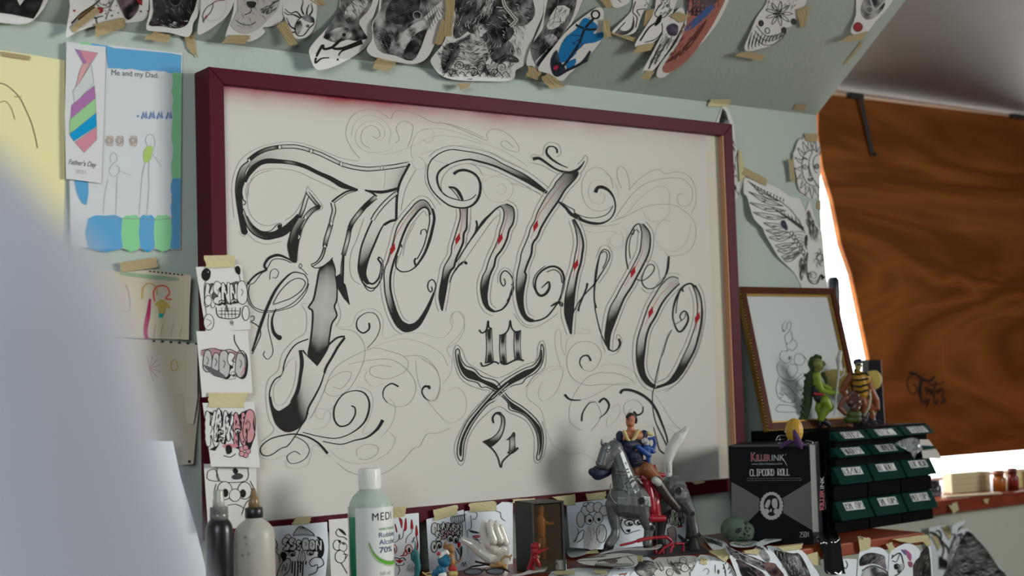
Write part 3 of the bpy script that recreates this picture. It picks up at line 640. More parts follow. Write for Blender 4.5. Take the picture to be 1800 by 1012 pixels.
# T: the left flourish
k.line(A_([(375, 890), (330, 865), (280, 848), (230, 865), (205, 905), (215, 930), (170, 950), (130, 985), (115, 1012)]), 4.6, DK, ((0, .4), (.3, 1.1), (.6, .9), (1, .6)))
k.line(A_([(355, 890), (300, 870), (250, 875), (222, 920), (185, 955), (150, 1000)])+B_([(110, 60), (105, 110), (125, 160), (160, 180), (200, 185), (250, 180), (320, 150), (380, 90), (398, 40), (380, 5)]), 1.3, DK)
k.line(B_([(100, 40), (95, 110), (120, 165), (165, 192), (240, 188), (330, 160), (385, 100), (402, 50)]), 1.1, DK)
k.line(B_([(380, 5), (330, -5), (290, 20), (240, 80), (200, 160), (170, 240), (150, 300), (122, 385)]), 4.4, DK, ((0, .3), (.4, 1.1), (.75, 1.2), (1, .5)))
k.line(B_([(225, 150), (260, 90), (310, 40), (355, 25), (385, 45), (365, 85), (320, 120), (270, 140), (225, 155)]), 1.4, DK)
k.line(B_([(240, 175), (220, 230), (228, 290), (255, 320)]), 4.5, DK, ((0, .4), (.6, 1), (1, 1.6))); k.circ(*B_([(256, 318)])[0], 4, 1, DK, DK)
k.line(B_([(205, 200), (200, 260), (215, 330), (225, 390), (200, 425), (178, 405), (185, 385)]), 1.1, DK); k.line(B_([(115, 240), (150, 260), (165, 300), (145, 350), (122, 400)]), 1.5, DK)
k.line(B_([(112, 215), (130, 212), (130, 232), (115, 235)]), 1.2, DK); k.line(A_([(250, 970), (270, 975), (285, 945), (265, 925), (240, 940), (235, 985)]), 1.0, DK); k.line(A_([(405, 920), (415, 908), (405, 895), (398, 915), (420, 930), (445, 960)]), 1.0, DK)
# lower scroll of the T
k.line(B_([(400, 690), (350, 780), (300, 850), (265, 865), (210, 900), (172, 895), (165, 860), (210, 820), (280, 800), (340, 795), (400, 810), (450, 840), (495, 890)]), 2, DK, ((0, .6), (.5, .9), (.85, 1.4), (1, 2.2)))
k.line(B_([(360, 895), (330, 880), (295, 905), (310, 938), (350, 935), (390, 910), (405, 870), (380, 830), (330, 805)]), 1.1, DK)
k.line(B_([(372, 785), (450, 805), (540, 815), (620, 785), (680, 730), (702, 650), (680, 595), (630, 580), (570, 600), (530, 660), (528, 720), (555, 755), (600, 745), (630, 700), (630, 665), (612, 655)]), 2.2, DK, ((0, .6), (.25, .8), (.4, 1.5), (.6, .7), (.75, 1.3), (1, 1)))
k.line(B_([(470, 830), (560, 845), (630, 825), (690, 810), (740, 770), (768, 725)]), 2.6, DK, ((0, .5), (.5, .8), (.8, 1.6), (1, 2.2)))
k.line(B_([(845, 560), (810, 545), (775, 570), (770, 610), (790, 640)]), 2.2, DK, ((0, 1.3), (1, .4))); k.line(B_([(1000, 572), (980, 555), (962, 575), (970, 610), (1000, 630)]), 2.2, DK, ((0, 1.2), (1, .4)))
k.line(B_([(700, 245), (700, 275), (670, 295), (640, 270), (645, 225), (690, 195), (735, 205), (755, 260), (735, 320), (690, 370)]), 2, DK, ((0, 1.5), (.2, 1.2), (.4, .6), (1, .4)))
# --- e
letter(A_([(1140, 600), (1110, 552), (1078, 540), (1045, 560), (1030, 578), (1000, 612), (970, 650), (945, 690), (930, 740), (918, 790), (903, 840), (890, 885), (873, 930), (870, 980)])+B_([(775, 40), (778, 90), (790, 150), (810, 210), (838, 262), (872, 287)]),
       A_([(1128, 625), (1115, 592), (1092, 582), (1065, 598), (1042, 625), (1008, 668), (986, 712), (966, 762), (948, 820), (928, 872), (912, 930), (904, 980)])+B_([(806, 85), (822, 150), (842, 205), (865, 240), (890, 252)]),
       ((0, .5), (.06, .75), (.14, .55), (.22, .25), (.32, .06), (.5, .02), (.62, .1), (.72, .4), (.82, .85), (.92, 1.15), (1, 1.2)), 1.8, 3.8)
k.band(B_([(838, 262), (872, 288), (912, 284), (948, 260), (978, 212), (1002, 160), (1022, 100)]), B_([(850, 222), (880, 250), (915, 250), (942, 232), (972, 190), (998, 140), (1018, 95)]), ((0, 1.2), (1, 1.1)), PB, 1.5, 1.5, DK)
k.line(B_([(1018, 105), (1030, 60), (1015, 32), (995, 42), (990, 70), (1002, 92), (1012, 84), (1008, 66)]), 1.8, DK)
k.line(A_([(1138, 590), (1150, 640), (1140, 700), (1122, 770), (1095, 840), (1060, 895), (1042, 915)]), 4.6, DK, ((0, .9), (.5, 1.1), (.8, .8), (1, .6)))
k.line(A_([(1120, 610), (1124, 660), (1112, 720), (1090, 800), (1055, 870)]), 1.6, DK); k.line(A_([(1045, 915), (1010, 936), (970, 940), (945, 925), (935, 900), (945, 850)]), 2, DK)
k.line(A_([(1110, 730), (1100, 705), (1078, 712), (1075, 735)]), 1.5, DK); k.line(A_([(1048, 865), (1040, 880), (1045, 905)]), 3, DK); k.line(A_([(950, 800), (965, 790), (968, 805)]), 2, DK)
halo(A_([(1030, 660), (980, 760), (960, 850)]), -5)
red(A_([(1055, 575), (1010, 625), (965, 690), (935, 745), (918, 815), (895, 892)]), A_([(918, 815)])[0])
# --- n
letter(C_([(230, 560), (235, 600), (225, 650), (210, 700), (195, 750), (183, 790), (180, 830), (160, 870)])+D_([(130, 280), (118, 340), (106, 400), (102, 460), (118, 525)]),
       C_([(276, 555), (273, 620), (270, 680), (254, 710), (250, 760), (235, 800), (208, 860), (195, 910)])+D_([(165, 300), (150, 340), (140, 400), (130, 460), (118, 525)]),
       ((0, .65), (.12, .35), (.25, .12), (.42, .06), (.55, .35), (.65, .8), (.75, 1.15), (1, 1.25)), 1.7, 3.8)
k.line(C_([(165, 433), (200, 440), (225, 465), (248, 512)]), 5, DK, ((0, .5), (.6, 1.1), (1, .8))); k.line(C_([(165, 433), (190, 455), (218, 490), (228, 512)]), 1.2, DK)
red(C_([(247, 565), (243, 640), (232, 700), (218, 742), (195, 805)]), C_([(218, 742)])[0])
letter(C_([(750, 462), (690, 412), (620, 362), (540, 322), (480, 294), (430, 265), (350, 237), (235, 217), (170, 213), (110, 235), (65, 270)]), C_([(745, 472), (690, 440), (620, 398), (560, 367), (500, 337), (450, 314), (400, 297), (340, 281), (285, 270), (220, 280), (165, 300)]),
       ((0, 1.1), (.2, .95), (.4, .6), (.55, .4), (.75, .08), (1, 0)), 1.8, 3.4, 7)
k.line(C_([(65, 270), (45, 310), (40, 370), (55, 430), (90, 480), (145, 528), (190, 550), (250, 558), (300, 545), (335, 510), (352, 460), (350, 405), (328, 365), (295, 343), (255, 333), (218, 340), (195, 357)]), 3.2, DK, ((0, .5), (.3, .6), (.5, .9), (.65, 1.4), (.8, 1.1), (1, 1.6)))
k.line(C_([(165, 300), (120, 330), (98, 365), (100, 410), (118, 452), (150, 485), (200, 505), (255, 515), (300, 503), (328, 478)]), 2.6, DK, ((0, 1.2), (.3, 1.3), (.6, .6), (1, .5)))
halo(C_([(130, 470), (120, 420), (140, 360), (200, 310), (285, 295), (340, 320), (365, 360)]), 0); halo(C_([(35, 300), (25, 380), (50, 450), (120, 540)]), 0)
k.line(C_([(150, 990), (200, 895), (260, 800), (320, 710), (370, 640), (410, 598), (450, 560), (490, 540)]), 3, DK, ((0, .4), (.5, .7), (.72, 1.7), (.85, 1), (1, .8)))
k.line(C_([(328, 632), (333, 660), (325, 700)]), 3, DK); k.line(C_([(270, 885), (255, 878), (225, 900), (190, 950), (170, 1000)]), 3, DK, ((0, 1.3), (.5, .8), (1, .4))); k.circ(*C_([(268, 885)])[0], 2, 1, DK, DK)
halo(C_([(300, 610), (280, 700), (265, 770)]), 0); halo(C_([(240, 900), (300, 810), (420, 640), (465, 600)]), 0)
letter(C_([(470, 545), (492, 575), (490, 630), (470, 690), (460, 740), (440, 790), (420, 830), (400, 880), (385, 930)])+D_([(345, 330), (333, 380), (335, 430), (348, 485), (375, 520), (408, 532)]),
       C_([(505, 533), (545, 555), (553, 600), (545, 650), (522, 690), (510, 740), (482, 800), (445, 850), (435, 900)])+D_([(395, 300), (380, 340), (370, 400), (366, 450), (376, 500), (408, 526)]),
       ((0, .75), (.08, .65), (.18, .3), (.3, .06), (.5, .04), (.6, .3), (.7, .8), (.8, 1.15), (1, 1.25)), 1.6, 3.6)
k.line(D_([(405, 530), (450, 517), (482, 480), (500, 430), (513, 380), (508, 342), (488, 313), (465, 303), (445, 325), (443, 360), (458, 388), (470, 370), (462, 345)]), 2.6, DK, ((0, 1), (.35, 1.3), (.5, .7), (.8, .8), (1, .5)))
k.line(D_([(505, 375), (515, 395), (505, 430), (480, 470)]), 2.4, DK); halo(D_([(430, 370), (432, 320), (465, 285), (505, 310), (525, 360)]), 0)
red(C_([(500, 560), (512, 600), (498, 660), (482, 705), (470, 742), (443, 802)]), C_([(470, 740)])[0])
# --- t
letter(C_([(855, 345), (800, 408), (790, 430), (750, 480), (715, 540), (690, 590), (678, 630), (650, 680), (640, 720), (615, 780), (595, 830), (590, 870), (575, 930)])+D_([(532, 350), (530, 420), (540, 490), (560, 545), (592, 582), (625, 585)]),
       C_([(932, 343), (925, 372), (880, 422), (850, 457), (812, 520), (770, 580), (740, 627), (710, 680), (690, 730), (662, 770), (655, 830), (635, 880), (615, 940)])+D_([(585, 330), (572, 400), (566, 460), (572, 520), (592, 560), (628, 577)]),
       ((0, .9), (.06, .75), (.2, .4), (.32, .15), (.45, .03), (.6, .08), (.68, .4), (.76, .9), (.84, 1.2), (1, 1.25)), 1.6, 3.8)
k.line(D_([(625, 582), (665, 575), (705, 553), (742, 508), (770, 465), (790, 405), (796, 345), (778, 298), (738, 278), (692, 290), (652, 325), (636, 370), (640, 412), (662, 440), (692, 432), (714, 398), (712, 365), (695, 375), (672, 398)]), 3.2, DK, ((0, .9), (.2, .7), (.35, 1.2), (.5, 1.1), (.7, .9), (.85, 1.5), (1, .4)))
k.line(D_([(700, 310), (740, 297), (775, 320), (785, 370)]), 1.4, DK); k.line(D_([(650, 430), (630, 400), (625, 360), (645, 315), (690, 275)]), 1.2, DK); k.line(D_([(722, 500), (760, 480), (782, 485), (778, 500)]), 4.5, DK, ((0, .5), (.6, 1.1), (1, 1.3)))
halo(D_([(520, 540), (560, 600), (620, 620), (690, 590), (760, 540)]), 0)
k.line(C_([(665, 268), (700, 263), (740, 287), (790, 322), (840, 342), (892, 347), (930, 330), (955, 305), (970, 280)]), 4.4, DK, ((0, 1.4), (.15, 1), (.5, .7), (.75, 1.3), (1, .3)))
k.line(C_([(872, 320), (820, 297), (772, 265), (745, 230), (755, 198), (785, 194), (806, 210), (808, 232)]), 3, DK, ((0, .4), (.5, 1.4), (.8, .7), (1, 1)))
halo(C_([(650, 265), (665, 240), (720, 245), (735, 190), (770, 168), (820, 185), (830, 240), (800, 255)]), 0); halo(C_([(650, 290), (720, 305), (810, 355), (850, 345)]), 0); halo(C_([(930, 300), (960, 270), (975, 245), (990, 270), (965, 330), (935, 360)]), 0)
red(C_([(862, 388), (820, 435), (780, 485), (730, 555), (700, 600), (680, 668), (652, 738)]), C_([(680, 665)])[0]); k.circ(*C_([(638, 762)])[0], .8, 0, RD, RD, n=6); k.circ(*C_([(433, 825)])[0], .8, 0, RD, RD, n=6)
k.line(C_([(815, 520), (860, 557), (890, 592), (940, 622), (1000, 645), (1060, 650), (1110, 632), (1142, 596), (1154, 550), (1145, 500), (1120, 460), (1085, 437), (1050, 437), (1035, 467)]), 4, DK, ((0, .7), (.15, 1.4), (.4, 1.2), (.55, .5), (.75, .6), (.9, 1.4), (1, 1.6)))
k.line(C_([(830, 522), (870, 548), (908, 568), (918, 590), (990, 615), (1060, 612), (1110, 590), (1140, 545)]), 1.2, DK); k.line(C_([(885, 600), (915, 596), (950, 620)]), 3.4, DK)
# --- w
letter(D_([(842, 20), (862, 80), (870, 150), (857, 220), (846, 280), (830, 330), (815, 390), (804, 440), (799, 500), (803, 560), (833, 655)]), D_([(852, 15), (885, 80), (902, 150), (896, 210), (888, 260), (870, 320), (856, 400), (850, 450), (845, 520), (838, 600), (835, 655)]),
       ((0, 1), (.12, .6), (.25, .15), (.45, .05), (.55, .3), (.65, .85), (.75, 1.2), (1, 1.25)), 1.6, 4)
red(D_([(882, 110), (880, 180), (872, 230), (860, 272), (845, 345)]), D_([(861, 270)])[0])
k.line(D_([(838, 560), (870, 490), (910, 435), (960, 382), (1000, 322), (1032, 270), (1049, 230), (1045, 197), (1020, 183), (1000, 202), (986, 250), (975, 310), (965, 400), (965, 470), (976, 510)]), 2.8, DK, ((0, .4), (.3, .8), (.45, .5), (.62, .6), (.75, 1.5), (.9, .8), (1, .9)))
k.line(D_([(965, 400), (967, 500), (985, 590), (1005, 660), (1035, 722), (1062, 748), (1090, 740), (1107, 708), (1100, 680)]), 2.4, DK, ((0, .5), (.4, .7), (.7, .8), (.85, .9), (1, 1.6)))
k.line(D_([(1005, 205), (1020, 195), (1035, 210), (1030, 250), (1010, 290)]), 1.3, DK); k.line(D_([(925, 370), (920, 400), (900, 450), (880, 500), (876, 528)]), 3, DK, ((0, 1.1), (.5, .8), (1, 1)))
halo(D_([(975, 230), (1000, 170), (1040, 165), (1065, 215), (1045, 290), (990, 370)]), 0); halo(D_([(1085, 690), (1095, 655), (1118, 690), (1095, 755), (1050, 770)]), 0)
letter(D_([(1215, 42), (1228, 90), (1224, 150), (1216, 200), (1182, 270), (1150, 330), (1110, 400), (1085, 450), (1055, 500), (1040, 550), (1030, 610), (1024, 680), (1045, 745)]), D_([(1235, 42), (1270, 90), (1274, 150), (1263, 210), (1235, 270), (1192, 350), (1170, 392), (1132, 450), (1102, 520), (1076, 590), (1052, 660), (1045, 745)]),
       ((0, .8), (.12, .5), (.25, .2), (.4, .05), (.55, .1), (.65, .45), (.75, .9), (.85, 1.2), (1, 1.25)), 1.6, 3.6)
k.line(D_([(1152, 295), (1140, 222), (1145, 140), (1165, 95), (1190, 52), (1215, 40)]), 2, DK); k.line(D_([(1165, 235), (1158, 170), (1170, 110), (1195, 75), (1215, 90)]), 1.1, DK); k.line(D_([(1165, 92), (1180, 100), (1185, 70)]), 1.6, DK)
red(D_([(1235, 150), (1225, 210), (1200, 265), (1178, 310), (1132, 388)]), D_([(1178, 310)])[0])
k.line(D_([(1195, 347), (1228, 357), (1262, 340), (1290, 310), (1298, 282), (1280, 266), (1255, 280), (1238, 315), (1228, 352), (1238, 385), (1265, 402), (1302, 395), (1342, 360), (1370, 300), (1378, 222)]), 2.4, DK, ((0, .6), (.5, .7), (.75, .8), (.88, 1.7), (1, 1.4)))
halo(D_([(1240, 260), (1280, 245), (1315, 275), (1330, 350)]), 0); halo(D_([(1225, 395), (1260, 425), (1310, 415), (1350, 385)]), 0)
# --- o
letter(D_([(1432, 345), (1400, 335), (1370, 347), (1330, 390), (1300, 440), (1270, 490), (1250, 540), (1230, 600), (1205, 680), (1198, 760), (1203, 830), (1222, 890), (1258, 935), (1300, 955)]), D_([(1438, 375), (1405, 405), (1362, 452), (1332, 497), (1302, 560), (1272, 610), (1252, 670), (1242, 750), (1236, 820), (1247, 880), (1275, 922), (1305, 942)]),
       ((0, .5), (.08, .35), (.2, .12), (.35, .03), (.5, .12), (.6, .45), (.7, .9), (.8, 1.2), (1, 1.25)), 1.8, 3.8)
letter(D_([(1510, 385), (1530, 440), (1538, 510), (1530, 590), (1512, 650), (1486, 720), (1452, 790), (1415, 865), (1370, 920), (1310, 945)]), D_([(1525, 382), (1552, 440), (1562, 520), (1556, 600), (1541, 670), (1521, 740), (1490, 802), (1450, 870), (1400, 922), (1300, 957)]),
       ((0, .9), (.15, .3), (.3, .05), (.45, .1), (.58, .5), (.7, .95), (.8, 1.2), (1, 1.25)), 1.4, 3.8)
k.line(D_([(1525, 395), (1500, 374), (1465, 385), (1435, 422), (1410, 482), (1400, 550), (1412, 605), (1432, 640), (1457, 630), (1485, 580), (1480, 540), (1460, 527), (1440, 555), (1450, 580)]), 3, DK, ((0, 1), (.3, 1.1), (.5, .7), (.7, 1.2), (1, .5)))
k.line(D_([(1415, 600), (1465, 565), (1470, 540)]), 1.2, DK); k.line(D_([(1440, 420), (1425, 470), (1418, 540)]), 1.2, DK); k.line(D_([(1452, 400), (1458, 420)]), 2.5, DK)
red(D_([(1398, 368), (1360, 408), (1320, 450), (1277, 533), (1245, 608)]), D_([(1277, 533)])[0]); red(D_([(1540, 480), (1537, 565), (1528, 640)]), D_([(1537, 565)])[0])
k.line(D_([(1395, 630), (1370, 680), (1350, 750), (1330, 800), (1310, 880), (1297, 950)])+E_([(1145, 430), (1147, 500), (1162, 570), (1200, 650), (1220, 700), (1208, 722), (1180, 703), (1165, 650), (1150, 590)]), 1.6, DK, ((0, .8), (.5, .8), (.8, 1.4), (1, .6)))
halo(D_([(1375, 650), (1340, 760), (1320, 870), (1320, 915), (1400, 880)]), 0); halo(D_([(1570, 520), (1562, 640), (1520, 780), (1440, 910), (1360, 975)]), 0)
# right scroll
k.line(E_([(985, 425), (1000, 408), (1040, 410), (1090, 430), (1135, 465), (1165, 510), (1190, 570), (1215, 640), (1222, 700)]), 3.6, DK, ((0, 1.2), (.15, 1.3), (.5, 1.2), (1, .5)))
k.line(E_([(710, 430), (738, 455), (790, 458)]), 3, DK, ((0, 1.4), (1, .5))); k.line(E_([(840, 265), (825, 238), (795, 245), (785, 275), (798, 300)]), 2.4, DK, ((0, 1.3), (1, .5)))
k.line(E_([(795, 562), (800, 520), (830, 475), (860, 468)]), 2.2, DK, ((0, 1.3), (1, .5))); k.line(E_([(880, 470), (905, 450), (930, 480), (915, 520), (880, 548)]), 3, DK, ((0, 1.2), (.4, 1.2), (1, .3))); k.line(E_([(1052, 515), (1070, 532), (1095, 518), (1098, 490)]), 3, DK, ((0, 1.3), (1, .5)))
k.line(E_([(15, 395), (40, 388), (45, 402)]), 2.4, DK); k.line(E_([(15, 395), (5, 420), (25, 452)]), 1.6, DK)
# --- 10
for L_, R_ in ((D_([(362, 632), (366, 740), (358, 818)]), D_([(394, 622), (397, 730), (405, 810)])), (D_([(440, 660), (438, 740), (445, 815)]), D_([(473, 650), (470, 730), (478, 818)])), (D_([(520, 640), (518, 720), (524, 800)]), D_([(556, 640), (552, 720), (560, 795)]))):
    k.band(L_, R_, ((0, 1.2), (.15, 1), (.45, .4), (.6, .35), (.85, 1), (1, 1.2)), PB, 1.3, 1.3, DK, n=20, lat=((0, .1), (.2, .1), (.25, 1), (.75, 1), (.8, .1), (1, .1)), m=8)
k.line(D_([(325, 630), (340, 648), (365, 630), (374, 580), (378, 615), (394, 625)]), 2.4, DK); k.line(D_([(333, 812), (345, 832), (380, 822), (410, 808), (434, 820)]), 2.6, DK)
k.line(D_([(436, 662), (470, 650), (490, 620), (497, 578), (505, 620), (525, 640), (557, 635)]), 2.2, DK); k.line(D_([(440, 808), (470, 822), (520, 800), (545, 795), (572, 802)]), 3, DK)
# --- crossed blades
def blade(out, inn):
    k.line(out, 1.4, DK, closed=True); k.fill(inn, DK, 3); Q = cr(out, 3, True); cx = sum(q.x for q in Q)/len(Q); cy = sum(q.y for q in Q)/len(Q)
    return Q
blade(E_([(180, 205), (172, 225), (180, 280), (200, 330), (230, 358), (280, 372), (300, 395), (330, 395), (390, 430), (430, 470), (440, 505), (500, 525), (540, 562), (572, 620), (580, 690), (572, 745), (585, 752), (598, 720), (606, 650), (595, 590), (560, 540), (505, 492), (440, 450), (400, 400), (370, 362), (300, 340), (265, 305), (220, 285), (196, 245), (190, 212)]),
      E_([(183, 225), (185, 270), (205, 320), (235, 350), (290, 366), (340, 392), (390, 420), (430, 462), (450, 500), (510, 525), (550, 565), (580, 625), (587, 690), (582, 735), (597, 690), (598, 630), (588, 590), (550, 545), (500, 502), (440, 462), (390, 408), (365, 378), (300, 352), (262, 318), (218, 300), (195, 260)]))
blade(E_([(597, 182), (608, 215), (600, 275), (570, 320), (520, 350), (500, 375), (450, 388), (400, 425), (365, 462), (330, 482), (275, 548), (240, 605), (215, 670), (208, 745), (195, 758), (180, 720), (190, 650), (228, 565), (280, 500), (340, 432), (395, 372), (450, 335), (510, 302), (555, 285), (585, 245)]),
      E_([(598, 205), (597, 265), (565, 310), (510, 348), (450, 378), (400, 412), (360, 452), (325, 475), (268, 545), (232, 602), (207, 665), (200, 735), (190, 715), (200, 650), (238, 570), (285, 508), (340, 445), (400, 385), (455, 345), (512, 312), (560, 295), (588, 255)]))
k.line(E_([(360, 462), (400, 430), (440, 395)]), 2, PB); k.line(E_([(350, 450), (395, 408), (432, 375)]), 1.2, PB)
for q in (E_([(160, 230), (175, 185), (205, 210), (230, 270), (290, 310), (365, 345), (420, 335), (510, 285), (570, 260), (580, 190), (605, 165), (620, 230), (610, 300), (560, 340), (520, 395)]), E_([(160, 230), (180, 320), (225, 375), (300, 405), (340, 420), (250, 520), (190, 620), (165, 700), (190, 775), (215, 760), (235, 650), (290, 560), (380, 490), (440, 520), (520, 560), (560, 640), (560, 750), (585, 768), (610, 720), (620, 640), (600, 560)])): pen(q, PEN)
# --- 2 and the small one
k.line(E_([(360, 572), (355, 545), (372, 522), (395, 520)]), 3, DK)
k.band(E_([(370, 525), (395, 535), (398, 575), (380, 620), (350, 645), (308, 662)]), E_([(390, 518), (412, 545), (412, 590), (395, 640), (365, 675), (340, 692)]), ((0, 1), (.3, .6), (.5, .3), (.75, .8), (1, 1.2)), PB, 1.4, 2.2, DK, n=24)
k.line(E_([(308, 662), (345, 690), (378, 735), (395, 790), (405, 760), (440, 725), (480, 692)]), 2.2, DK, ((0, 1.2), (.5, 1), (1, 1.2)))
k.band(E_([(438, 640), (440, 680), (436, 715)]), E_([(462, 625), (464, 670), (468, 708)]), ((0, .9), (.5, .4), (1, 1)), PB, 1.3, 1.3, DK, n=12); k.line(E_([(425, 655), (445, 640), (460, 618), (464, 640)]), 2, DK); k.line(E_([(428, 715), (450, 720), (482, 695)]), 2.6, DK)
k.build('ink_lettering', fr, 'black, grey and red flourished lettering with pencil scrollwork')
# ============================================================ PAPERS ON THE WALL AND THE SLOPED CEILING
WH = (.60, .60, .575)
M_PAPER = mat('white_paper', WH, .7, spec=.2)
M_SKYLIT = mat('skylit_white_paper', (.70, .76, .81), .7, spec=.2)  # white paper with bluish skylight painted into its colour
M_OLD = mat('aged_paper', (.48, .43, .33), .75, spec=.15, var=.06, bscale=60)
M_YEL = mat('yellow_card', (.70, .655, .36), .7, spec=.2)
M_TAPE = mat('masking_tape', (.35, .275, .145), .65, spec=.25, var=.15, bscale=120)
M_TAPE2 = mat('pale_masking_tape', (.50, .45, .25), .65, spec=.25, var=.12, bscale=120)
G1, G2, G3, G4 = (.05, .05, .05), (.13, .13, .128), (.24, .24, .235), (.38, .38, .37)
SURF_DEF = onWS
def grid_poly(Q, step):
    V = list(Q); E = [(i, (i+1) % len(Q)) for i in range(len(Q))]
    x0, x1 = min(q.x for q in Q), max(q.x for q in Q); y0, y1 = min(q.y for q in Q), max(q.y for q in Q)
    y = y0+step/2
    while y < y1:
        x = x0+step/2
        while x < x1:
            if inside(Q, x, y): V.append(Vector((x, y)))
            x += step
        y += step
    r = delaunay_2d_cdt(V, E, [], 1, 1e-5); return r[0], [tuple(t) for t in r[2]]
def lifted(a, b, amp, p=2.0):
    """paper peels away from the wall going from point a (stuck) to point b (free)"""
    ax, ay = a; dx, dy = b[0]-a[0], b[1]-a[1]; L = dx*dx+dy*dy
    return lambda u, v: amp*max(0, ((u-ax)*dx+(v-ay)*dy)/L)**p
def tape(name, quad, parent=None, surf=None, lift=.0012, m=None, curl=None, label=None):
    surf = surf or SURF_DEF; q = [Vector(p) for p in quad]; g = random.Random(int(sum(p.x*3+p.y*7 for p in q)))
    nx, ny = 8, 4; mb = MB(); vs = []
    horiz = (q[1]-q[0]).length > (q[3]-q[0]).length
    for j in range(ny+1):
        for i in range(nx+1):
            a, b = i/nx, j/ny
            p = (q[0]*(1-a)+q[1]*a)*(1-b)+(q[3]*(1-a)+q[2]*a)*b
            if (horiz and i in (0, nx)) or (not horiz and j in (0, ny)): p = p+Vector((g.uniform(-1.8, 1.8), g.uniform(-1.2, 1.2)))
            vs.append(surf(p.x, p.y, lift+g.uniform(0, .0007)+(curl(p.x, p.y) if curl else 0)))
    mb.add(vs, [(j*(nx+1)+i, j*(nx+1)+i+1, (j+1)*(nx+1)+i+1, (j+1)*(nx+1)+i) for j in range(ny) for i in range(nx)])
    o = mb.build(name, m or M_TAPE, parent, recalc=False)
    if label: o['label'] = label
    return o
def sheet(name, label, cat, group, outline, draw=None, tapes=(), surf=None, lift=.0015, curl=None, m=None, n=3, smooth=True, step=8, tm=None, tl=None):
    surf = surf or SURF_DEF
    Q = cr(outline, n, True) if smooth else resample_closed(outline, 14)
    V, Fc = grid_poly(Q, step); mb = MB()
    mb.add([surf(q.x, q.y, lift+(curl(q.x, q.y) if curl else 0)) for q in V], Fc)
    o = mb.build(name, m or M_PAPER, None, recalc=False); tag(o, label, cat, group)
    if draw:
        kk = Ink(surf, lift+.0006, 5e-6, curl); kk.mottle = cat == 'print'; kk.g = 7; draw(kk); kk.build('drawing', o)
    for tq in tapes: tape('masking_tape', tq, o, surf, lift+.0026, tm, curl, tl)
    return o
def resample_closed(P, d):
    out = []; P = [Vector((p[0], p[1])) for p in P]
    for a, b in zip(P, P[1:]+P[:1]):
        k_ = max(1, int((b-a).length/d))
        out += [a.lerp(b, i/k_) for i in range(k_)]
    return out
GC = 'tattoo prints taped along the sloped ceiling'
def T(ox, oy, sc): return lambda *p: [(ox+x/sc, oy+y/sc) for x, y in (p[0] if len(p) == 1 else p)]
K1, K2, K3, K4 = T(0, 0, 3.893), T(380, 0, 3.893), T(740, 0, 3.893), T(1050, 0, 2.353)

def d(k):
    k.fill([(-20, -60), (-20, 20), (20, 25), (59, 33), (70, 15), (80, -10), (90, -60)], BLK, 1, False); k.fill([(28, -5), (35, 10), (46, -5), (50, -40), (20, -40)], WH, 1, False)
sheet('tattoo_print', 'print of a solid black shape with a white point, cropped by the top left corner', 'print', GC,
      [(-30, -60), (-30, 38), (0, 40), (35, 43), (55, 38), (68, 26), (82, 6), (95, -30), (100, -60)], d, [], curl=lifted((40, 0), (40, 43), .012))
def d(k):
    k.line(K1([(490, 160), (560, 90), (650, 30), (740, -60)]), 2.5); k.fill([(135, 30), (165, 10), (172, 18), (140, 38)], (.16, .10, .04), 1, False)
    for i in range(45): x, y = R.gauss(205, 38), R.gauss(8, 20); (k.circ(x, y, R.uniform(.5, 2.2), 0, fillc=R.choice([BLK, BLK, G1, (.22, .03, .03)]), n=6) if 130 < x < 262 and -40 < y < 45-abs(x-190)*.1 else None)
    k.fill([(205, -10), (215, 20), (225, 35), (240, 22), (245, 5), (240, -20)], (.09, .06, .07), 4); k.fill([(240, 0), (250, 10), (248, -10)], (.24, .02, .02), 2); k.fill([(166, 14), (178, 24), (182, 14)], (.25, .03, .03), 2)
    k.circ(183, 0, 14, 1.2, G2); k.circ(183, 0, 9, 1, G2); k.line([(186, 34), (195, 10), (205, -10)], 1.2); k.line([(172, 45), (170, 32), (182, 28)], 1.6)
sheet('tattoo_print', 'print with black and red ink splatter, left of the black animal print', 'print', GC,
      [(128, -60), (123, 10), (117, 50), (117, 66), (135, 56), (165, 46), (190, 44), (225, 40), (252, 36), (260, 24), (262, 0), (270, -60)], d,
      [[(166, 43), (219, 30), (220, 48), (168, 66)], [(124, 48), (168, 12), (176, 20), (130, 58)]], curl=lifted((200, 0), (150, 60), .010))
def d(k):
    k.fill([(272, -60), (270, 20), (262, 44), (285, 46), (310, 50), (328, 44), (336, 28), (345, 5), (352, -60)], (.02, .018, .02), 3)
    k.hatch([(272, -40), (270, 30), (340, 25), (350, -40)], 90, 1.2, 12, 1.1, cols=[G2, G3, G1, (.10, .09, .10)]); k.hatch([(264, 34), (335, 34), (325, 50), (270, 48)], 22, .5, 8, 1.4, cols=[G4, G2, (.2, .1, .1)])
    k.circ(308, 0, 10, 1.2, G2, BLK)
sheet('tattoo_print', 'print of a dark shaggy black animal, tape strip curling off its lower right', 'print', GC,
      [(270, -60), (264, 15), (257, 50), (272, 55), (300, 58), (328, 65), (337, 57), (340, 40), (350, 20), (364, -60)], d,
      [[(253, 68), (270, 55), (301, 62), (292, 76)]], curl=lifted((300, 0), (300, 62), .010))
tag(tape('masking_tape_strip', [(323, 60), (341, 57), (347, 103), (330, 86)], None, lift=.003), 'strip of tan tape curling down the wall above the maroon frame corner', 'tape')
def d(k):
    k.line([(358, 40), (357, 25), (365, 12), (375, 8), (370, 22), (360, 32), (358, 40)], 1.1, G1); k.line([(372, 8), (380, 2), (395, 0)], 1.3, (.2, .02, .03)); k.fill([(361, 28), (366, 26), (362, 34)], (.3, .05, .06), 1, False)
    for i in range(22): a = i/21*3.6-.4; k.circ(372+26*math.cos(a), 8+26*math.sin(a)*1.1, .7, 0, fillc=BLK, n=5)
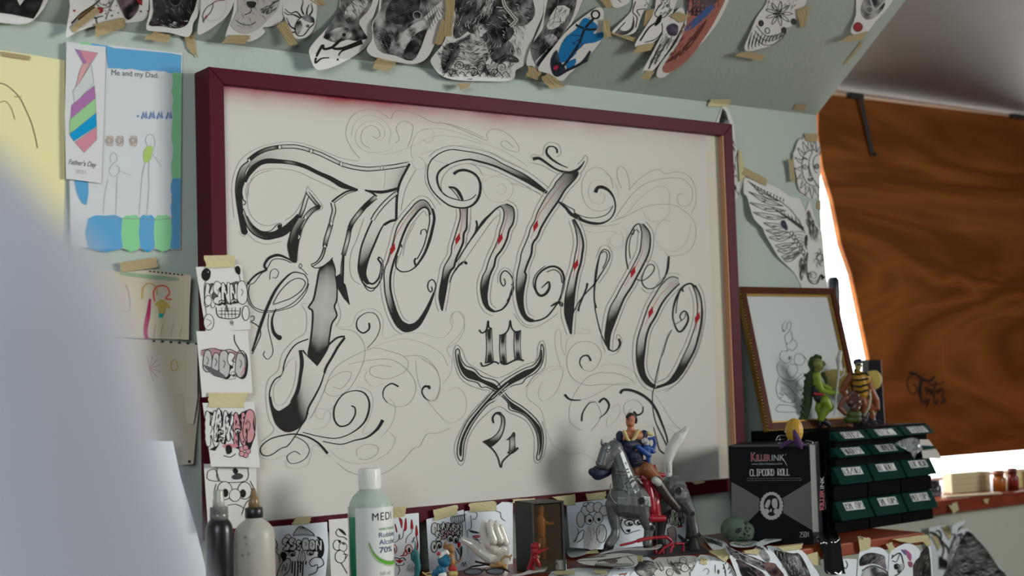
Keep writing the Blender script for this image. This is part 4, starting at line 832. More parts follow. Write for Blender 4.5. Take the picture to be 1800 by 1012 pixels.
sheet('tattoo_print', 'white print with a small cone and dots, between black animal and bear', 'print', GC,
      [(364, -60), (352, 20), (347, 58), (358, 58), (380, 44), (402, 24), (415, -10), (420, -60)], d, [], lift=.003, curl=lifted((380, 0), (355, 58), .006))
def d(k):
    k.fill([(425, -60), (418, 15), (406, 45), (430, 60), (455, 50), (475, 30), (490, 10), (495, -60)], (.42, .41, .38), 3)
    k.hatch([(425, -50), (415, 20), (408, 45), (440, 58), (470, 35), (492, 0), (490, -50)], 120, 1.0, 10, .8, cols=[G2, G3, G4, (.5, .48, .42)]); k.hatch([(455, 15), (500, -10), (480, 25), (465, 30)], 25, -.6, 12, 1.6, cols=[BLK, G1, G2])
    k.fill([(434, 4), (440, 2), (450, 4), (448, 12), (441, 14), (436, 11)], BLK, 3); k.line([(442, 14), (440, 22), (430, 26)], 1.2, G1); k.line([(415, 35), (425, 42), (440, 44), (450, 38)], 1.4, G2)
sheet('tattoo_print', 'print of a pale shaggy bear head with a black nose', 'print', GC,
      [(425, -60), (410, 20), (398, 56), (397, 70), (415, 70), (438, 73), (455, 66), (466, 56), (462, 48), (480, 46), (495, 36), (505, 10), (512, -60)], d,
      [[(388, 75), (404, 61), (441, 62), (431, 78)]], curl=lifted((450, 0), (420, 72), .008))
def d(k):
    k.line(K2([(640, 190), (600, 240), (555, 240), (540, 190), (560, 140), (600, 110), (660, 120), (670, 160), (640, 190)]), 1.4); k.fill(K2([(590, 115), (630, 100), (670, 130), (660, 155), (610, 140)]), G2, 3); k.fill(K2([(545, 170), (575, 140), (590, 180), (565, 235), (548, 215)]), G3, 3)
    for p in ([(585, 120), (550, 80), (510, 90), (470, 60)], [(570, 120), (530, 100), (490, 100), (465, 80)], [(600, 100), (585, 60), (595, 20), (590, -10)], [(620, 100), (625, 60), (640, 30)], [(640, 105), (660, 70), (650, 20)], [(545, 200), (510, 180), (490, 140), (480, 120)], [(540, 220), (505, 215), (490, 160)]): k.line(K2(p), 1.5, BLK, ((0, 1.6), (1, .5)))
    k.circ(*K2([(628, 178)])[0], 2.2, 1, G1, G2)
sheet('tattoo_print', 'small print of a fish with flowing fins', 'print', GC,
      [(500, -40), (497, 15), (500, 30), (508, 48), (517, 66), (530, 68), (543, 62), (553, 46), (557, 22), (556, 0), (545, -40)], d,
      [[(486, 45), (503, 36), (523, 78), (507, 80)]], curl=lifted((530, 0), (525, 68), .006))
tag(tape('masking_tape_strip', [(540, -4), (562, -8), (573, 8), (556, 12)], None), 'short piece of tan tape above the fish print', 'tape')
def d(k):
    k.fill(K2([(870, -150), (850, 40), (790, 150), (740, 250), (820, 290), (900, 270), (960, 280), (1030, 260), (1000, 200), (980, 140), (1060, 40), (1080, -150)]), (.09, .09, .088), 3)
    k.fill(K2([(770, 230), (830, 190), (900, 190), (930, 240), (870, 280), (800, 280)]), (.26, .26, .25), 3); k.fill(K2([(880, 80), (960, -20), (1040, 10), (980, 110), (900, 160)]), (.34, .34, .33), 3); k.hatch(K2([(880, -100), (800, 150), (1000, 150), (1080, -100)]), 60, .9, 14, 1.3, cols=[BLK, G1, G3, G2])
    k.circ(*K2([(875, 238)])[0], 3.2, 0, fillc=BLK); k.circ(*K2([(1020, 255)])[0], 3.5, 0, fillc=BLK); k.fill(K2([(735, 255), (760, 230), (780, 250), (765, 270)]), BLK, 2)
    k.line(K2([(775, 395), (720, 400), (680, 430), (690, 380), (730, 310), (740, 335), (800, 320), (860, 265), (800, 325), (870, 330), (1000, 285)]), 4.6, BLK, ((0, .4), (.3, .9), (.7, .8), (1, 1.7))); k.line(K2([(1000, 290), (930, 320), (860, 350), (840, 380)]), 4, BLK, ((0, 1.4), (1, .4))); k.circ(*K2([(832, 408)])[0], 1.8, 0, fillc=BLK)
sheet('tattoo_print', 'grey portrait print with a jagged black brush signature at its tip', 'print', GC,
      K2([(870, -150), (840, 80), (760, 190), (700, 255), (640, 330), (640, 380), (680, 472), (760, 470), (880, 420), (990, 350), (1060, 280), (1075, 215), (1060, 160), (1100, 40), (1130, -150)]), d, [], curl=lifted((620, 20), (548, 105), .022))
def d(k):
    k.fill(K2([(1180, -150), (1130, 60), (1075, 170), (1110, 340), (1230, 380), (1340, 415), (1400, 330), (1440, 220), (1520, 60), (1560, -150)]), (.17, .17, .168), 3); k.fill(K2([(1200, 0), (1160, 80), (1170, 140), (1260, 170), (1350, 140), (1390, 60), (1390, -40), (1280, -60)]), (.035, .035, .035), 3)
    k.fill(K2([(1220, 270), (1290, 210), (1360, 160), (1420, 140), (1430, 190), (1340, 250), (1300, 330), (1260, 330)]), (.40, .40, .39), 3); k.fill(K2([(1130, 320), (1150, 240), (1200, 270), (1180, 340)]), BLK, 2); k.fill(K2([(1280, 370), (1330, 280), (1390, 280), (1370, 390), (1320, 405)]), (.06, .06, .06), 3); k.line(K2([(1430, 130), (1490, 70), (1560, 10)]), 7, (.5, .5, .48))
    for i in range(9): k.line(K2([(1430+i*18, 30+i*4), (1470+i*16, 200-i*20)]), .8, G1)
    k.circ(*K2([(1375, 105)])[0], 7, 1.2, G4, G2); k.hatch(K2([(1090, 180), (1230, 200), (1220, 350), (1120, 330)]), 50, .9, 12, 1.2, cols=[BLK, G1, G3]); k.hatch(K2([(1180, 0), (1380, 0), (1340, 130), (1180, 120)]), 40, .3, 10, 1.1, cols=[G1, G2])
sheet('tattoo_print', 'dark grey shaded print of a large rounded head with a pale horn', 'print', GC,
      K2([(1180, -150), (1110, 80), (1065, 160), (1070, 260), (1030, 335), (1060, 380), (1120, 400), (1240, 425), (1350, 438), (1440, 400), (1500, 290), (1570, 100), (1640, -150)]), d,
      [K2([(1070, 465), (1100, 395), (1240, 425), (1170, 490)]), K2([(1570, -20), (1640, -20), (1610, 250), (1560, 250)]), K2([(1540, 130), (1600, 140), (1545, 310), (1495, 300)])], curl=lifted((730, 0), (690, 105), .010))
def d(k):
    g = random.Random(3); body = K3([(220, 20), (250, -120), (700, -120), (780, 60), (720, 260), (660, 420), (600, 540), (300, 540), (150, 500), (100, 380), (130, 300), (220, 220)])
    k.fill(K3([(230, -120), (240, 100), (220, 230), (260, 260), (380, 170), (460, 190), (420, 260), (520, 330), (640, 220), (560, 100), (640, 130), (600, 20), (640, -120)]), (.05, .05, .05), 3)
    k.fill(K3([(640, -100), (560, 30), (600, 140), (700, 180), (780, 100), (760, -20), (740, -100)]), (.14, .14, .14), 3)
    k.fill(K3([(250, 340), (300, 260), (380, 220), (440, 300), (470, 380), (440, 440), (480, 520), (400, 470), (330, 420), (250, 400)]), (.36, .36, .34), 4)
    k.fill(K3([(320, 200), (400, 160), (460, 190), (430, 230), (350, 230)]), (.30, .30, .29), 3)
    k.fill(K3([(160, 320), (230, 290), (270, 340), (230, 420), (170, 500), (140, 440)]), (.10, .10, .10), 3); k.fill(K3([(440, 230), (520, 330), (600, 280), (640, 350), (560, 430), (480, 400)]), (.07, .07, .07), 3)
    k.hatch(body, 420, lambda x, y: math.atan2(y-60, x-850)+1.2, 13, 1.3, cols=[BLK, BLK, G1, G2, G3, (.5, .5, .48)], spread=.5, bend=.3, rr=g); k.hatch(K3([(320, -100), (520, -100), (480, 160), (400, 150)]), 80, 1.9, 22, 1.2, cols=[G3, G4, (.5, .5, .48)], rr=g)
    for i in range(9): x, y = K3([(170+i*48, 470+25*math.sin(i*2))])[0]; k.spiral(x, y, 6+2*(i % 3), i, 1.6, 1.6); k.line(K3([(150+i*50, 520), (180+i*50, 490), (210+i*50, 525)]), 1.2)
    k.line(K3([(160, 500), (210, 400), (250, 300), (330, 260)]), 4, G1); k.line(K3([(520, 420), (600, 380), (650, 400), (660, 420), (600, 410)]), 4, G1, ((0, .6), (1, 1.3))); k.circ(*K3([(410, 195)])[0], 1.4, 0, fillc=BLK)
    k.line(K3([(560, -60), (570, 30), (630, 110), (650, 140), (610, 180)]), 6, (.45, .45, .43)); k.line(K3([(560, -60), (570, 30), (630, 110), (650, 140), (610, 180)]), 1.2)
sheet('tattoo_print', 'biggest print on the slope, an ornate black and grey winged beast with scrolls', 'print', GC,
      K3([(230, -200), (200, 100), (160, 280), (70, 400), (80, 450), (130, 510), (220, 545), (400, 555), (580, 555), (640, 530), (650, 480), (710, 440), (740, 350), (790, 200), (850, 50), (880, -200)]), d,
      [K3([(243, 572), (348, 568), (320, 600), (270, 615)])], curl=lifted((850, 0), (810, 140), .014))
def d(k):
    k.fill(K3([(900, -60), (850, 100), (840, 190), (800, 250), (750, 330), (790, 450), (830, 420), (900, 330), (960, 240), (1040, 110), (1060, -60)]), (.10, .10, .10), 3); k.fill(K3([(930, 40), (1020, 60), (980, 150), (900, 200), (860, 180)]), (.55, .55, .53), 2); k.fill(K3([(850, 250), (900, 230), (940, 280), (880, 330), (850, 310)]), (.25, .25, .25), 2)
    for p in ([(930, 40), (900, 190), (1000, 70), (860, 150), (980, 150)], [(760, 330), (840, 360), (800, 440), (780, 350)], [(830, 260), (900, 330)], [(940, 200), (880, 300), (960, 240)]): k.line(K3(p), 1, BLK, raw=True)
    k.hatch(K3([(900, -60), (850, 150), (780, 350), (900, 310), (1040, 80), (1060, -60)]), 70, 2, 10, 1, cols=[G3, BLK, G2])
    for i in range(8): k.fill(K3([(780+i*10, 420-i*8), (788+i*10, 440-i*14), (795+i*10, 405-i*10)]), (.5, .5, .48), 1, False)
sheet('tattoo_print', 'narrow print of a geometric dark shape, left of the blue anchor', 'print', GC,
      K3([(870, -200), (840, 100), (780, 260), (745, 330), (720, 440), (760, 450), (800, 470), (880, 400), (960, 260), (1070, 90), (1140, -200)]), d,
      [K3([(735, 450), (830, 480), (800, 550), (722, 520)])], curl=lifted((1000, 0), (940, 120), .008))
def d(k):
    k.fill(K3([(1110, 130), (1060, 200), (980, 270), (930, 400), (960, 430), (1040, 390), (1100, 310), (1190, 290), (1245, 260), (1245, 220), (1180, 230), (1210, 180), (1150, 130)]), (.012, .15, .36), 4)
    k.fill(K3([(1000, 430), (1060, 400), (1050, 450), (1000, 470)]), (.012, .15, .36), 2); k.fill(K3([(890, 400), (930, 340), (950, 420), (990, 470), (920, 520), (890, 470)]), (.02, .03, .04), 2); k.circ(*K3([(1195, 100)])[0], 7, 2.6); k.line(K3([(1180, 130), (1120, 200), (1080, 300), (1000, 420), (930, 500)]), 4.4, (.012, .02, .03))
    k.line(K3([(1060, 170), (1130, 200), (1200, 200)]), 4, (.012, .02, .03)); k.line(K3([(920, 360), (900, 440), (925, 515), (1000, 480), (1100, 430), (1160, 350)]), 4.5, (.015, .02, .03), ((0, .6), (.4, 1.2), (1, .8))); k.fill(K3([(1105, 440), (1165, 350), (1140, 420)]), G1, 1, False)
    k.line(K3([(1020, 240), (1100, 250), (1040, 300), (1110, 300), (1060, 350)]), 1.6, (.01, .04, .12)); k.fill(K3([(905, 460), (925, 445), (945, 455), (930, 480), (910, 478)]), (.30, .02, .05), 1, False)
    for i in range(40): x, y = R.gauss(1010, 28), R.gauss(72, 32); (k.circ(x, y, R.uniform(.5, 1.5), 0, fillc=R.choice([(.012, .15, .36), BLK]), n=5) if 962 < x < 1052 and abs((y-72)+(x-1010)*.95) < 26 else None)
sheet('tattoo_print', 'print of a black anchor over bright blue splashes', 'print', GC,
      K3([(1220, 50), (1160, 80), (1020, 190), (900, 330), (800, 470), (860, 500), (960, 555), (1010, 510), (1130, 400), (1230, 280), (1245, 190), (1250, 80)]), d,
      [K3([(815, 530), (880, 500), (990, 590), (890, 610)])], lift=.004, curl=lifted((1050, 30), (965, 135), .010))
def d(k): k.line([(1085, -2), (1092, 4)], 1, G1)
sheet('paper_scrap', 'small blank white paper scrap at the top edge, above the scaly lizard print', 'paper', None, [(1064, -40), (1066, 2), (1074, 11), (1086, 14), (1098, 9), (1108, 0), (1115, -40)], d, [[(1048, -8), (1068, -10), (1078, 12), (1066, 14)]])
def d(k):
    for i in range(6): k.line(K3([(1400-i*12, 150+i*14), (1360-i*6, 200+i*6), (1400, 215+i*4), (1440+i*3, 190), (1455, 130-i*4)]), 1.0, G1)
    k.line(K3([(1470, 10), (1450, 80), (1480, 120), (1470, 190)]), 1.4); k.line(K3([(1540, 60), (1480, 70), (1500, 110)]), 1.2)
    for i in range(40): x, y = 1100+R.uniform(15, 45), R.uniform(-30, 14); k.spiral(x+20, y, 1.9, R.random()*6, .7, .9)
sheet('tattoo_print', 'line drawing of a scaly lizard curling its tail, right of the blue anchor', 'print', GC,
      K3([(1470, -200), (1450, 40), (1400, 120), (1340, 180), (1305, 225), (1340, 245), (1410, 240), (1470, 215), (1510, 110), (1560, 20), (1600, -200)]), d,
      [K3([(1255, 210), (1350, 235), (1505, 265), (1480, 295), (1270, 262)]), K3([(1245, 130), (1290, 140), (1300, 250), (1250, 260)]), K3([(1540, 70), (1600, 60), (1570, 170), (1520, 180)])], curl=lifted((1120, 0), (1080, 60), .006))
def d(k):
    k.line(K3([(1640, 30), (1600, 100), (1660, 120), (1720, 60)]), 1.4); k.circ(*K3([(1690, 40)])[0], 2.4, 1.2, BLK, G3); k.line(K3([(1620, 150), (1560, 190), (1500, 280)]), 2.4, BLK); k.line(K3([(1650, 160), (1650, 220), (1600, 270), (1530, 290)]), 1.3); k.hatch(K3([(1600, 20), (1700, -40), (1720, 80), (1640, 130)]), 30, 2, 8, .9, cols=[G1, G2]); k.fill(K3([(1620, 120), (1650, 100), (1640, 150), (1600, 180)]), BLK, 2)
sheet('tattoo_print', 'line print of a horned face, middle one of the three overlapping narrow prints', 'print', GC,
      K3([(1640, -200), (1600, 60), (1540, 180), (1470, 290), (1475, 325), (1560, 310), (1640, 240), (1720, 100), (1790, -200)]), d,
      [K3([(1450, 370), (1480, 315), (1600, 290), (1570, 345)])], lift=.003, curl=lifted((1180, 0), (1125, 85), .012))
def d(k):
    k.fill(K3([(1680, 190), (1720, 160), (1760, 180), (1750, 240), (1700, 240)]), (.06, .05, .08), 3); k.hatch(K3([(1660, 220), (1760, 240), (1640, 430), (1560, 450)]), 60, 2.1, 12, 1, cols=[G1, G2, G3]); k.line(K3([(1640, 300), (1600, 380), (1560, 470)]), 1.8); k.line(K3([(1700, 260), (1640, 360), (1600, 440)]), 2, G1)
sheet('tattoo_print', 'narrow grey print just left of the red and blue print', 'print', GC,
      K3([(1760, 60), (1680, 180), (1600, 330), (1520, 480), (1530, 500), (1580, 490), (1640, 420), (1720, 300), (1800, 150), (1800, 70)]), d,
      [K3([(1505, 540), (1540, 485), (1600, 490), (1560, 548)])], lift=.004, curl=lifted((1190, 20), (1135, 125), .014))
def d(k):
    k.fill(K4([(400, -60), (370, 100), (330, 190), (270, 280), (300, 300), (380, 240), (440, 160), (500, 60), (540, -60)]), (.33, .12, .095), 3); k.fill(K4([(380, -40), (375, 50), (430, 60), (520, -20), (530, -60)]), (.05, .045, .05), 3); k.fill(K4([(420, 60), (360, 120), (390, 120), (480, 40), (470, 20)]), (.05, .10, .26), 3)
    k.fill(K4([(280, 260), (360, 190), (450, 80), (430, 130), (360, 220)]), (.10, .035, .03), 3); k.hatch(K4([(390, -40), (280, 270), (320, 280), (530, 10), (530, -40)]), 70, 2.2, 14, 1.3, cols=[(.2, .06, .05), (.12, .03, .03), (.4, .2, .16)])
sheet('tattoo_print', 'print in reddish skin tones with a blue patch, on the slope above the frame', 'print', GC,
      K4([(395, -80), (370, 60), (330, 170), (270, 250), (245, 300), (255, 322), (290, 310), (370, 240), (440, 170), (500, 90), (545, 0), (570, -80)]), d, [K4([(300, 65), (340, 50), (385, 65), (345, 95)])], lift=.002, curl=lifted((1230, 0), (1160, 130), .008))
def d(k):
    for i in range(9): a = i/9*6.28; k.line([(1369+3*math.cos(a), 24+3*math.sin(a)), (1369+14*math.cos(a-.2), 24+14*math.sin(a-.2)*.9), (1369+24*math.cos(a), 24+22*math.sin(a)), (1369+14*math.cos(a+.2), 24+14*math.sin(a+.2)*.9), (1369+3*math.cos(a), 24+3*math.sin(a))], 1, G1)
    for i in range(6): a = i/6*6.28; k.line([(1369, 24), (1369+10*math.cos(a), 24+9*math.sin(a))], 1.4, BLK)
    for x, y in ((1338, 41), (1395, 38), (1349, 54), (1378, 53)): k.circ(x, y, 4, 1.2, BLK, G1 if x != 1349 else None, 5)
    for i in range(3): k.line([(1330-i*3, 45+i*9), (1345-i*2, 62+i*8), (1365-i*3, 62+i*8), (1388-i*5, 48+i*9)], 1, G1)
    for i in range(11): x = 1316+i*6; k.line([(x+6, 62-abs(i-5)*1.2), (x, 80-i*1.6), (x+1, 88-i*2.2)], 1.6, G1, ((0, .4), (.6, 1.4), (1, .4)))
    k.hatch(K4([(700, -30), (870, -30), (800, 50), (690, 60)]), 40, 2, 8, .8, cols=[G1, G2])
sheet('tattoo_print', 'line print of a flower mandala with hanging feathers, alone on the right of the slope', 'print', GC,
      K4([(720, -80), (700, 10), (660, 70), (630, 140), (608, 195), (625, 212), (680, 200), (730, 180), (800, 110), (840, 60), (870, -10), (890, -80)]), d,
      [K4([(560, 232), (610, 212), (696, 228), (680, 250)]), K4([(825, 40), (882, 25), (860, 112), (838, 115)])], curl=lifted((1380, 0), (1330, 85), .006))
def d(k):
    k.fill(K4([(1090, 40), (1120, -30), (1170, -30), (1190, 20), (1150, 70), (1110, 80)]), (.15, .15, .15), 3); k.circ(*K4([(1078, 112)])[0], 8, 1, BLK, (.26, .03, .035)); k.line(K4([(1130, 0), (1150, 40), (1190, 0)]), 3, (.4, .4, .39)); k.circ(*K4([(1125, 40)])[0], 6, 1.2, G4, G2)
sheet('tattoo_print', 'small print with a red disc at the right end of the slope', 'print', GC,
      K4([(1085, -60), (1070, 60), (1048, 130), (1080, 148), (1120, 130), (1150, 90), (1210, 20), (1240, -60)]), d, [K4([(996, 175), (1040, 150), (1120, 130), (1100, 165)])], curl=lifted((1540, 0), (1505, 60), .008))
tag(tape('masking_tape_strip', K4([(1012, 272), (1090, 175), (1102, 180), (1030, 262)])), 'thin strip of tan tape along the slope edge below the red disc print', 'tape')
tag(tape('masking_tape_strip', K4([(808, 452), (820, 430), (868, 432), (860, 458)])), 'small square of tan tape at the right end of the wall crease', 'tape')
# ---- on the wall, right of the frame
GR = 'tattoo prints taped right of the frame'
def d(k):
    k.fill([(1270, 190), (1276, 196), (1282, 216), (1264, 216)], (.04, .045, .04), 1, False); k.fill([(1266, 206), (1282, 212), (1284, 225), (1262, 222)], (.18, .19, .18), 1, False); k.hatch([(1284, 230), (1296, 260), (1298, 345), (1290, 345)], 22, 1.5, 10, 1.5, cols=[BLK, G1])
sheet('tattoo_print', 'dark pointed print half hidden behind the top right corner of the maroon frame', 'print', GR,
      [(1270, 186), (1263, 205), (1258, 225), (1262, 300), (1280, 352), (1292, 352), (1299, 340), (1300, 300), (1294, 255), (1288, 212), (1277, 188)], d, [[(1243, 187), (1250, 175), (1286, 174), (1281, 187)], [(1297, 266), (1303, 264), (1310, 312), (1300, 320)]], tm=M_TAPE2)
WP = T(1300, 300, 4.819)
def d(k):
    spine = WP([(130, 150), (250, 210), (360, 270), (450, 350), (530, 470), (555, 530)])
    k.line(spine, 1.2, G1)
    for i in range(10): x, y = 130+i*27, 150+i*13; k.line(WP([(x, y), (x-4, y-28), (x+6, y-18)]), 1, G1)
    g = random.Random(11)
    tips = [(75, 90), (85, 180), (95, 270), (125, 350), (210, 440), (228, 500), (255, 560), (305, 630), (325, 670), (360, 725), (380, 750)]
    roots = [(330, 260), (370, 300), (395, 340), (400, 400), (410, 470), (420, 520), (440, 560), (470, 610), (490, 650), (510, 680), (520, 690)]
    for (tx, ty), (rx, ry) in zip(tips, roots):
        k.line(WP([(rx, ry), ((rx+tx)/2, (ry+ty)/2+38), (tx+20, ty+18), (tx, ty), ((rx+tx)/2, (ry+ty)/2-6), (rx, ry)]), 1.1, G1); k.line(WP([(rx, ry), ((rx+tx)/2, (ry+ty)/2+15), (tx+12, ty+8)]), .9, G2)
        k.hatch(WP([(rx, ry), ((rx+tx)/2, (ry+ty)/2+30), (tx+20, ty+14), ((rx+tx)/2, (ry+ty)/2)]), 6, math.atan2(ty-ry, tx-rx), 9, .9, cols=[G2, G3])
        mx_, my_ = (rx+tx)/2-20, (ry+ty)/2+20; k.fill(WP([(mx_-24, my_), (mx_, my_-8), (mx_+24, my_+2), (mx_, my_+5)]), G2, 1, False)
    for i in range(8): k.line(WP([(280+i*32, 310+i*14), (330+i*28, 350+i*20), (430+i*14, 400+i*14), (545, 480+i*4)]), 1, G1)
    k.fill(WP([(350, 430), (385, 420), (410, 490), (395, 505), (360, 470)]), (.035, .035, .06), 2)
    for i in range(6): x, y = 425+i*20, 520+i*32; k.line(WP([(x, y), (x+22, y-8), (x+30, y+18), (x+8, y+28), (x, y)]), 1.1, G1)
    for i in range(6): k.line(WP([(450+i*14, 530+i*28), (490+i*8, 515+i*24), (540, 520+i*30)]), 1, G2)
    k.hatch(WP([(480, 790), (540, 700), (580, 700), (560, 900), (520, 950)]), 40, 1.8, 16, 1.4, cols=[BLK, G1, G2]); k.hatch(WP([(550, 350), (600, 320), (640, 430), (680, 560), (660, 620), (600, 580)]), 45, 1.5, 18, 1.3, cols=[BLK, G1, G2, G3]); k.hatch(WP([(550, 540), (580, 520), (580, 690), (560, 690)]), 18, 1.6, 14, 1.3, cols=[BLK, G1])
    for i in range(7): a = i/7*6.28; k.spiral(*WP([(680+28*math.cos(a), 740+55*math.sin(a))])[0], 5, a, 1, 1.1, G1)
    k.circ(*WP([(685, 735)])[0], 6, 1.2, G1); k.spiral(*WP([(625, 890)])[0], 11, 0, 1.8, 1.2, G1); k.spiral(*WP([(590, 880)])[0], 5, 2, 1.5, 1.1, G1, -1); k.line(WP([(580, 690), (570, 800), (580, 900), (610, 950), (660, 950), (690, 880)]), 1.5, G1); k.fill(WP([(690, 870), (725, 900), (700, 930)]), BLK, 1, False)
sheet('tattoo_print', 'large cut-out print of an outspread feathered wing, peeling off the wall above the small picture', 'print', GR,
      WP([(45, 60), (35, 120), (36, 190), (60, 215), (75, 260), (100, 350), (125, 410), (170, 460), (200, 490), (212, 530), (270, 630), (330, 730), (390, 790), (450, 850), (480, 890), (520, 970), (560, 1060), (735, 1060), (735, 900), (715, 700), (700, 520), (650, 440), (600, 270), (585, 262), (556, 345), (512, 238), (430, 220), (330, 150), (240, 112), (130, 75)]), d,
      [[(1307, 293), (1350, 315), (1345, 326), (1304, 306)]], surf=wallS, curl=lambda u, v: .016*max(0, min(1, (1400-u)/90))*max(0, min(1, (v-318)/60)), n=2)
SP = T(1280, 180, 5.956)
def d(k):
    k.line(SP([(850, 500), (800, 540), (775, 620), (775, 720), (810, 820), (870, 870), (925, 860), (890, 800), (850, 690), (850, 590), (880, 520), (850, 500)]), 1.3, G1); k.spiral(*SP([(805, 672)])[0], 5, 0, 1.6, 1.6, G1); k.line(SP([(780, 600), (800, 580), (830, 600)]), 2.4, G1); k.line(SP([(835, 660), (850, 740), (862, 770), (845, 772)]), 1.3, G1)
    k.line(SP([(830, 800), (860, 800), (885, 790), (870, 820), (835, 812)]), 2, G1); k.line(SP([(850, 500), (900, 500), (940, 520)]), 1.2, G1); k.line(SP([(940, 545), (900, 580), (890, 650), (910, 720), (940, 740)]), 1.2, G1); k.circ(*SP([(928, 670)])[0], 4, 1.4, G1, G3)
    for i in range(13): a = .9+i/12*4.5; c, s_ = math.cos(a), math.sin(a); x, y = 875, 690; k.line(SP([(x+105*c-25*s_, y+195*s_+25*c), (x+150*c, y+265*s_), (x+180*c+20*s_, y+310*s_), (x+140*c+30*s_, y+240*s_-20*c), (x+105*c+25*s_, y+195*s_-25*c)]), 1, G1); k.line(SP([(x+110*c, y+200*s_), (x+160*c, y+275*s_)]), .8, G2)
    k.circ(*SP([(775, 378)])[0], 1.6, 0, fillc=BLK)
sheet('tattoo_print', 'line print of a sun face with flame rays at the wall edge beside the window', 'print', GR,
      SP([(800, 365), (740, 390), (715, 440), (700, 500), (680, 540), (688, 640), (705, 720), (720, 790), (730, 860), (755, 930), (805, 960), (850, 1005), (940, 990), (962, 900), (962, 600), (955, 430), (900, 400)]), d,
      [SP([(808, 325), (932, 330), (932, 415), (815, 405)]), SP([(632, 600), (680, 590), (704, 828), (664, 830)])], surf=wallS, curl=lambda u, v: .004*max(0, (1420-u)/20), n=2)
tag(tape('masking_tape_strip', [(1436, 352), (1443, 352), (1443, 368), (1436, 368)], None, wallS), 'tiny piece of tan tape on the wall edge below the sun print', 'tape')
# ---- left wall: the children's pictures
def d(k):
    k.line([(-10, 145), (8, 148), (22, 158), (35, 172), (45, 192), (55, 215), (62, 240), (66, 260)], 1.6, (.12, .10, .05)); k.line([(0, 180), (10, 178), (20, 190), (26, 210)], 1.4, (.25, .22, .12)); k.line([(25, 170), (38, 170)], 2, (.4, .32, .16))
sheet('yellow_card', 'pale yellow card with a thin drawn curve at the left edge', 'card', None, [(-40, 84), (0, 88), (60, 97), (114, 106), (114, 310), (112, 420), (-40, 420)], d, [[(0, 90), (52, 98), (52, 106), (2, 98)]], surf=wallS, m=M_YEL, smooth=False, lift=.002)
BL, GN = (.005, .26, .52), (.16, .52, .22)
DW = (.52, .545, .57)
def d(k):
    J = R.uniform
    k.fill([(185, 79)]+[(x, 83+(x-185)*.09) for x in range(200, 320, 20)]+[(319, 97), (318, 130)]+[(x, 119+J(-2, 2)+(x-185)*.07) for x in range(310, 184, -10)], BL, 1, False)
    k.fill([(303, 128), (319, 128), (318, 312), (303, 314)]+[(303+J(-2, 2), y) for y in range(300, 140, -14)], GN, 1, False); k.fill([(303, 314), (318, 313), (316, 437), (299, 437)]+[(301+J(-2, 1), y) for y in range(425, 320, -12)], BL, 1, False)
    for x0, x1, c in ((155, 215, BL), (215, 246, GN), (246, 272, BL), (272, 300, GN)): k.fill([(x0, 382+J(0, 3)), ((x0+x1)/2, 379), (x1, 383), (x1-1, 437), (x0+1, 436)], c, 2)
    k.fill([(132, 310), (155, 318), (152, 360), (140, 350), (133, 330)], BL, 2); k.fill([(140, 74), (160, 75), (160, 80), (142, 79)], GN, 1, False); k.fill([(160, 76), (187, 80), (187, 84), (160, 80)], BL, 1, False)
    k.text('Me and my Dad.', [(196, 122), (279, 128), (279, 140), (196, 135)], (.03, .03, .035))
    for i, x in enumerate((243, 253, 266, 280, 296)): k.line([(x-4, 209), (x, 197), (x+1, 207), (x+4, 196), (x+5, 208)] if i else [(241, 205), (244, 203)], 3.4, (.04, .14, .36), raw=True)
    for x in (192, 210, 234): k.spiral(x, 247, 7, 1, 3, 1.8, (.36, .27, .19)); k.line([(x-6, 240), (x+6, 240), (x+5, 256), (x-6, 254)], 1.5, (.40, .30, .22))
    k.fill([(252, 275), (256, 260), (266, 256), (269, 266), (264, 282), (255, 286)], (.30, .48, .05), 3); PC = (.33, .34, .34)
    k.line([(260, 258), (256, 245), (262, 236), (270, 240), (272, 255), (262, 285), (262, 330), (258, 378)], .9, PC); k.line([(245, 378), (250, 310), (256, 285)], .9, PC); k.line([(268, 270), (284, 292)], .9, PC)
    k.line([(196, 285), (194, 275), (200, 268), (206, 274), (204, 284), (198, 288), (192, 300), (198, 310), (208, 305), (210, 295), (203, 290)], .9, (.42, .36, .26)); k.line([(190, 315), (184, 345), (182, 376)], .9, PC); k.line([(206, 310), (205, 340), (204, 376)], .9, PC); k.line([(209, 300), (230, 308)], .9, PC); k.line([(180, 381), (300, 384), (301, 345)], .8, G2)
o = sheet('child_drawing', "child's picture with blue and green crayon border in a clear sleeve", 'drawing', None, [(117, 74), (190, 79), (320, 94), (317, 438), (220, 437), (125, 434)], d, surf=wallS, m=mat('sleeved_paper', DW, .5, spec=.3), smooth=False, lift=.004)
o2 = sheet('plastic_sleeve', 'x', 'x', None, [(115, 72), (190, 77), (321, 92), (318, 440), (220, 439), (123, 436)], None, surf=wallS, m=mat('clear_sleeve', (1, 1, 1), .12, alpha=.10, spec=.6), smooth=False, lift=.006, curl=lambda u, v: .0008*math.sin(u*.08)+.0006*math.sin(v*.11+u*.05))
for q in ('label', 'category'): del o2[q]
o2.location = o2.location-o.location; o2.parent = o
